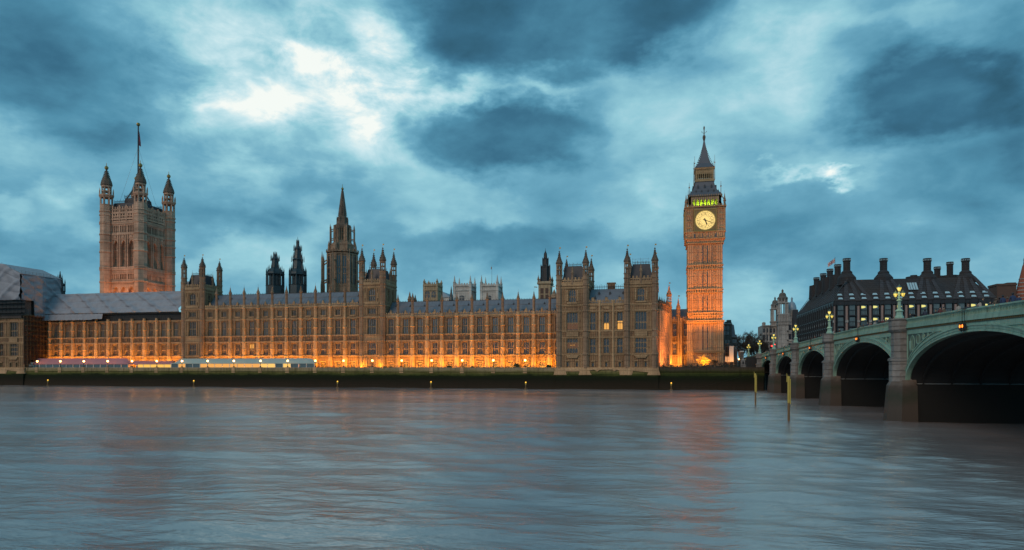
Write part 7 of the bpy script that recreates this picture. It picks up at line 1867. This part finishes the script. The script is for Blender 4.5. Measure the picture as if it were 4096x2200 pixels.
x = X_at(2972, 243.0); b = MB(); b.box(x - 0.75, x + 0.75, 242.1, 243.7, 5.5, 8.4); b.box(x - 0.9, x + 0.9, 241.95, 243.85, 8.4, 8.6); b.sq(x, 242.9, [(0.62, 8.6), (0.62, 9.9), (0.72, 10.0), (0.35, 10.5), (0.2, 10.7), (0.25, 10.9), (0.02, 11.2)])
root = thing('gate_pier', 'pale stone gate pier with a niche on the river wall, left of the bridge end', 'gate pier', (x, 243, 5.5)); part('shaft', b, M['granite'], root)
b = MB(); b.box(x - 0.3, x + 0.3, 242.24, 242.4, 8.8, 9.7); part('niche', b, M['black'], root)
# dark gates and boundary wall behind
b = MB(); b.box(X_at(2985, 262), X_at(3040, 262), 262, 262.5, 6, 11.5); whole('boundary_wall', b, M['black'], 'dark boundary wall below the bridge end lamps', 'wall')
# ================================================================== LIGHTS OF THE CLOCK TOWER SURROUNDINGS
def spot(name, label, x, y, z, target, energy, color, ang, blend=0.6, size=0.4):
    root = thing('ground_floodlight', label, 'floodlight', (x, y, z), 'ground floodlights round the clock tower')
    b = MB(); b.box(-0.35, 0.35, -0.3, 0.3, 0.1, 0.6); b.box(-0.2, 0.2, -0.2, 0.2, 0, 0.1); part('housing', b, M['black'], root, (x, y, z))
    b = MB(); b.box(-0.3, 0.3, -0.24, 0.24, 0.605, 0.63); part('lens', b, M['flood'], root, (x, y, z))
    l = bpy.data.lights.new('spot', 'SPOT'); l.energy = energy; l.color = color; l.spot_size = radians(ang); l.spot_blend = blend; l.shadow_soft_size = size
    o = bpy.data.objects.new('spot', l); COL.objects.link(o); o.parent = root; o.location = (0, 0, 0.9)
    o.rotation_euler = (Vector((x, y, z + 0.9)) - Vector(target)).to_track_quat('Z', 'Y').to_euler()
OR = (1.0, 0.265, 0.018)
spot('s', 'floodlight on the lawn aimed up the clock tower, left of the lit tree', 6.0, 249.0, 7, (13.5, 266, 49), 36000, OR, 62)
spot('s', 'floodlight on the lawn aimed up the clock tower, right of the lit tree', 22.0, 249.5, 7, (16.5, 266, 47), 36000, OR, 62)
spot('s', 'floodlight close under the clock tower wall', 12.0, 258.5, 7, (14.5, 266, 22), 900, OR, 110)
spot('s', 'small floodlight at the foot of the lit tree', t_ - 0.6, 250.4, 7, (t_ - 0.2, 256.0, 12.0), 8500, (1.0, 0.36, 0.012), 80)
spot('s', 'floodlight at the corner of the two orange lit ranges', 4.6, 266.5, 7, (4.6, 271, 14), 4200, (1.0, 0.38, 0.05), 130)
spot('s', 'floodlight beside the pavilion aimed along the many-pinnacled range', 6.5, 243.9, 7, (0.0, 253, 19), 12000, (1.0, 0.33, 0.08), 120)
spot('s', 'floodlight in front of the white hoarding', X_at(2926, 278), 278.0, 7, (X_at(2926, 283), 283, 12), 1500, (1.0, 0.36, 0.07), 100)
# warm lamps on the roofs round the foot of the great square tower
for x, y, k in ((-262, 288, 0), (-248, 296, 1)):
    spot('s', ('floodlight on the roof below the river side of the great square tower', 'floodlight on the roof below the right side of the great square tower')[k], x, y - (4 if k == 0 else 0), 33.5, ((-262, 294, 60), (-256, 304, 60))[k], 9000, (1.0, 0.40, 0.13), 110)
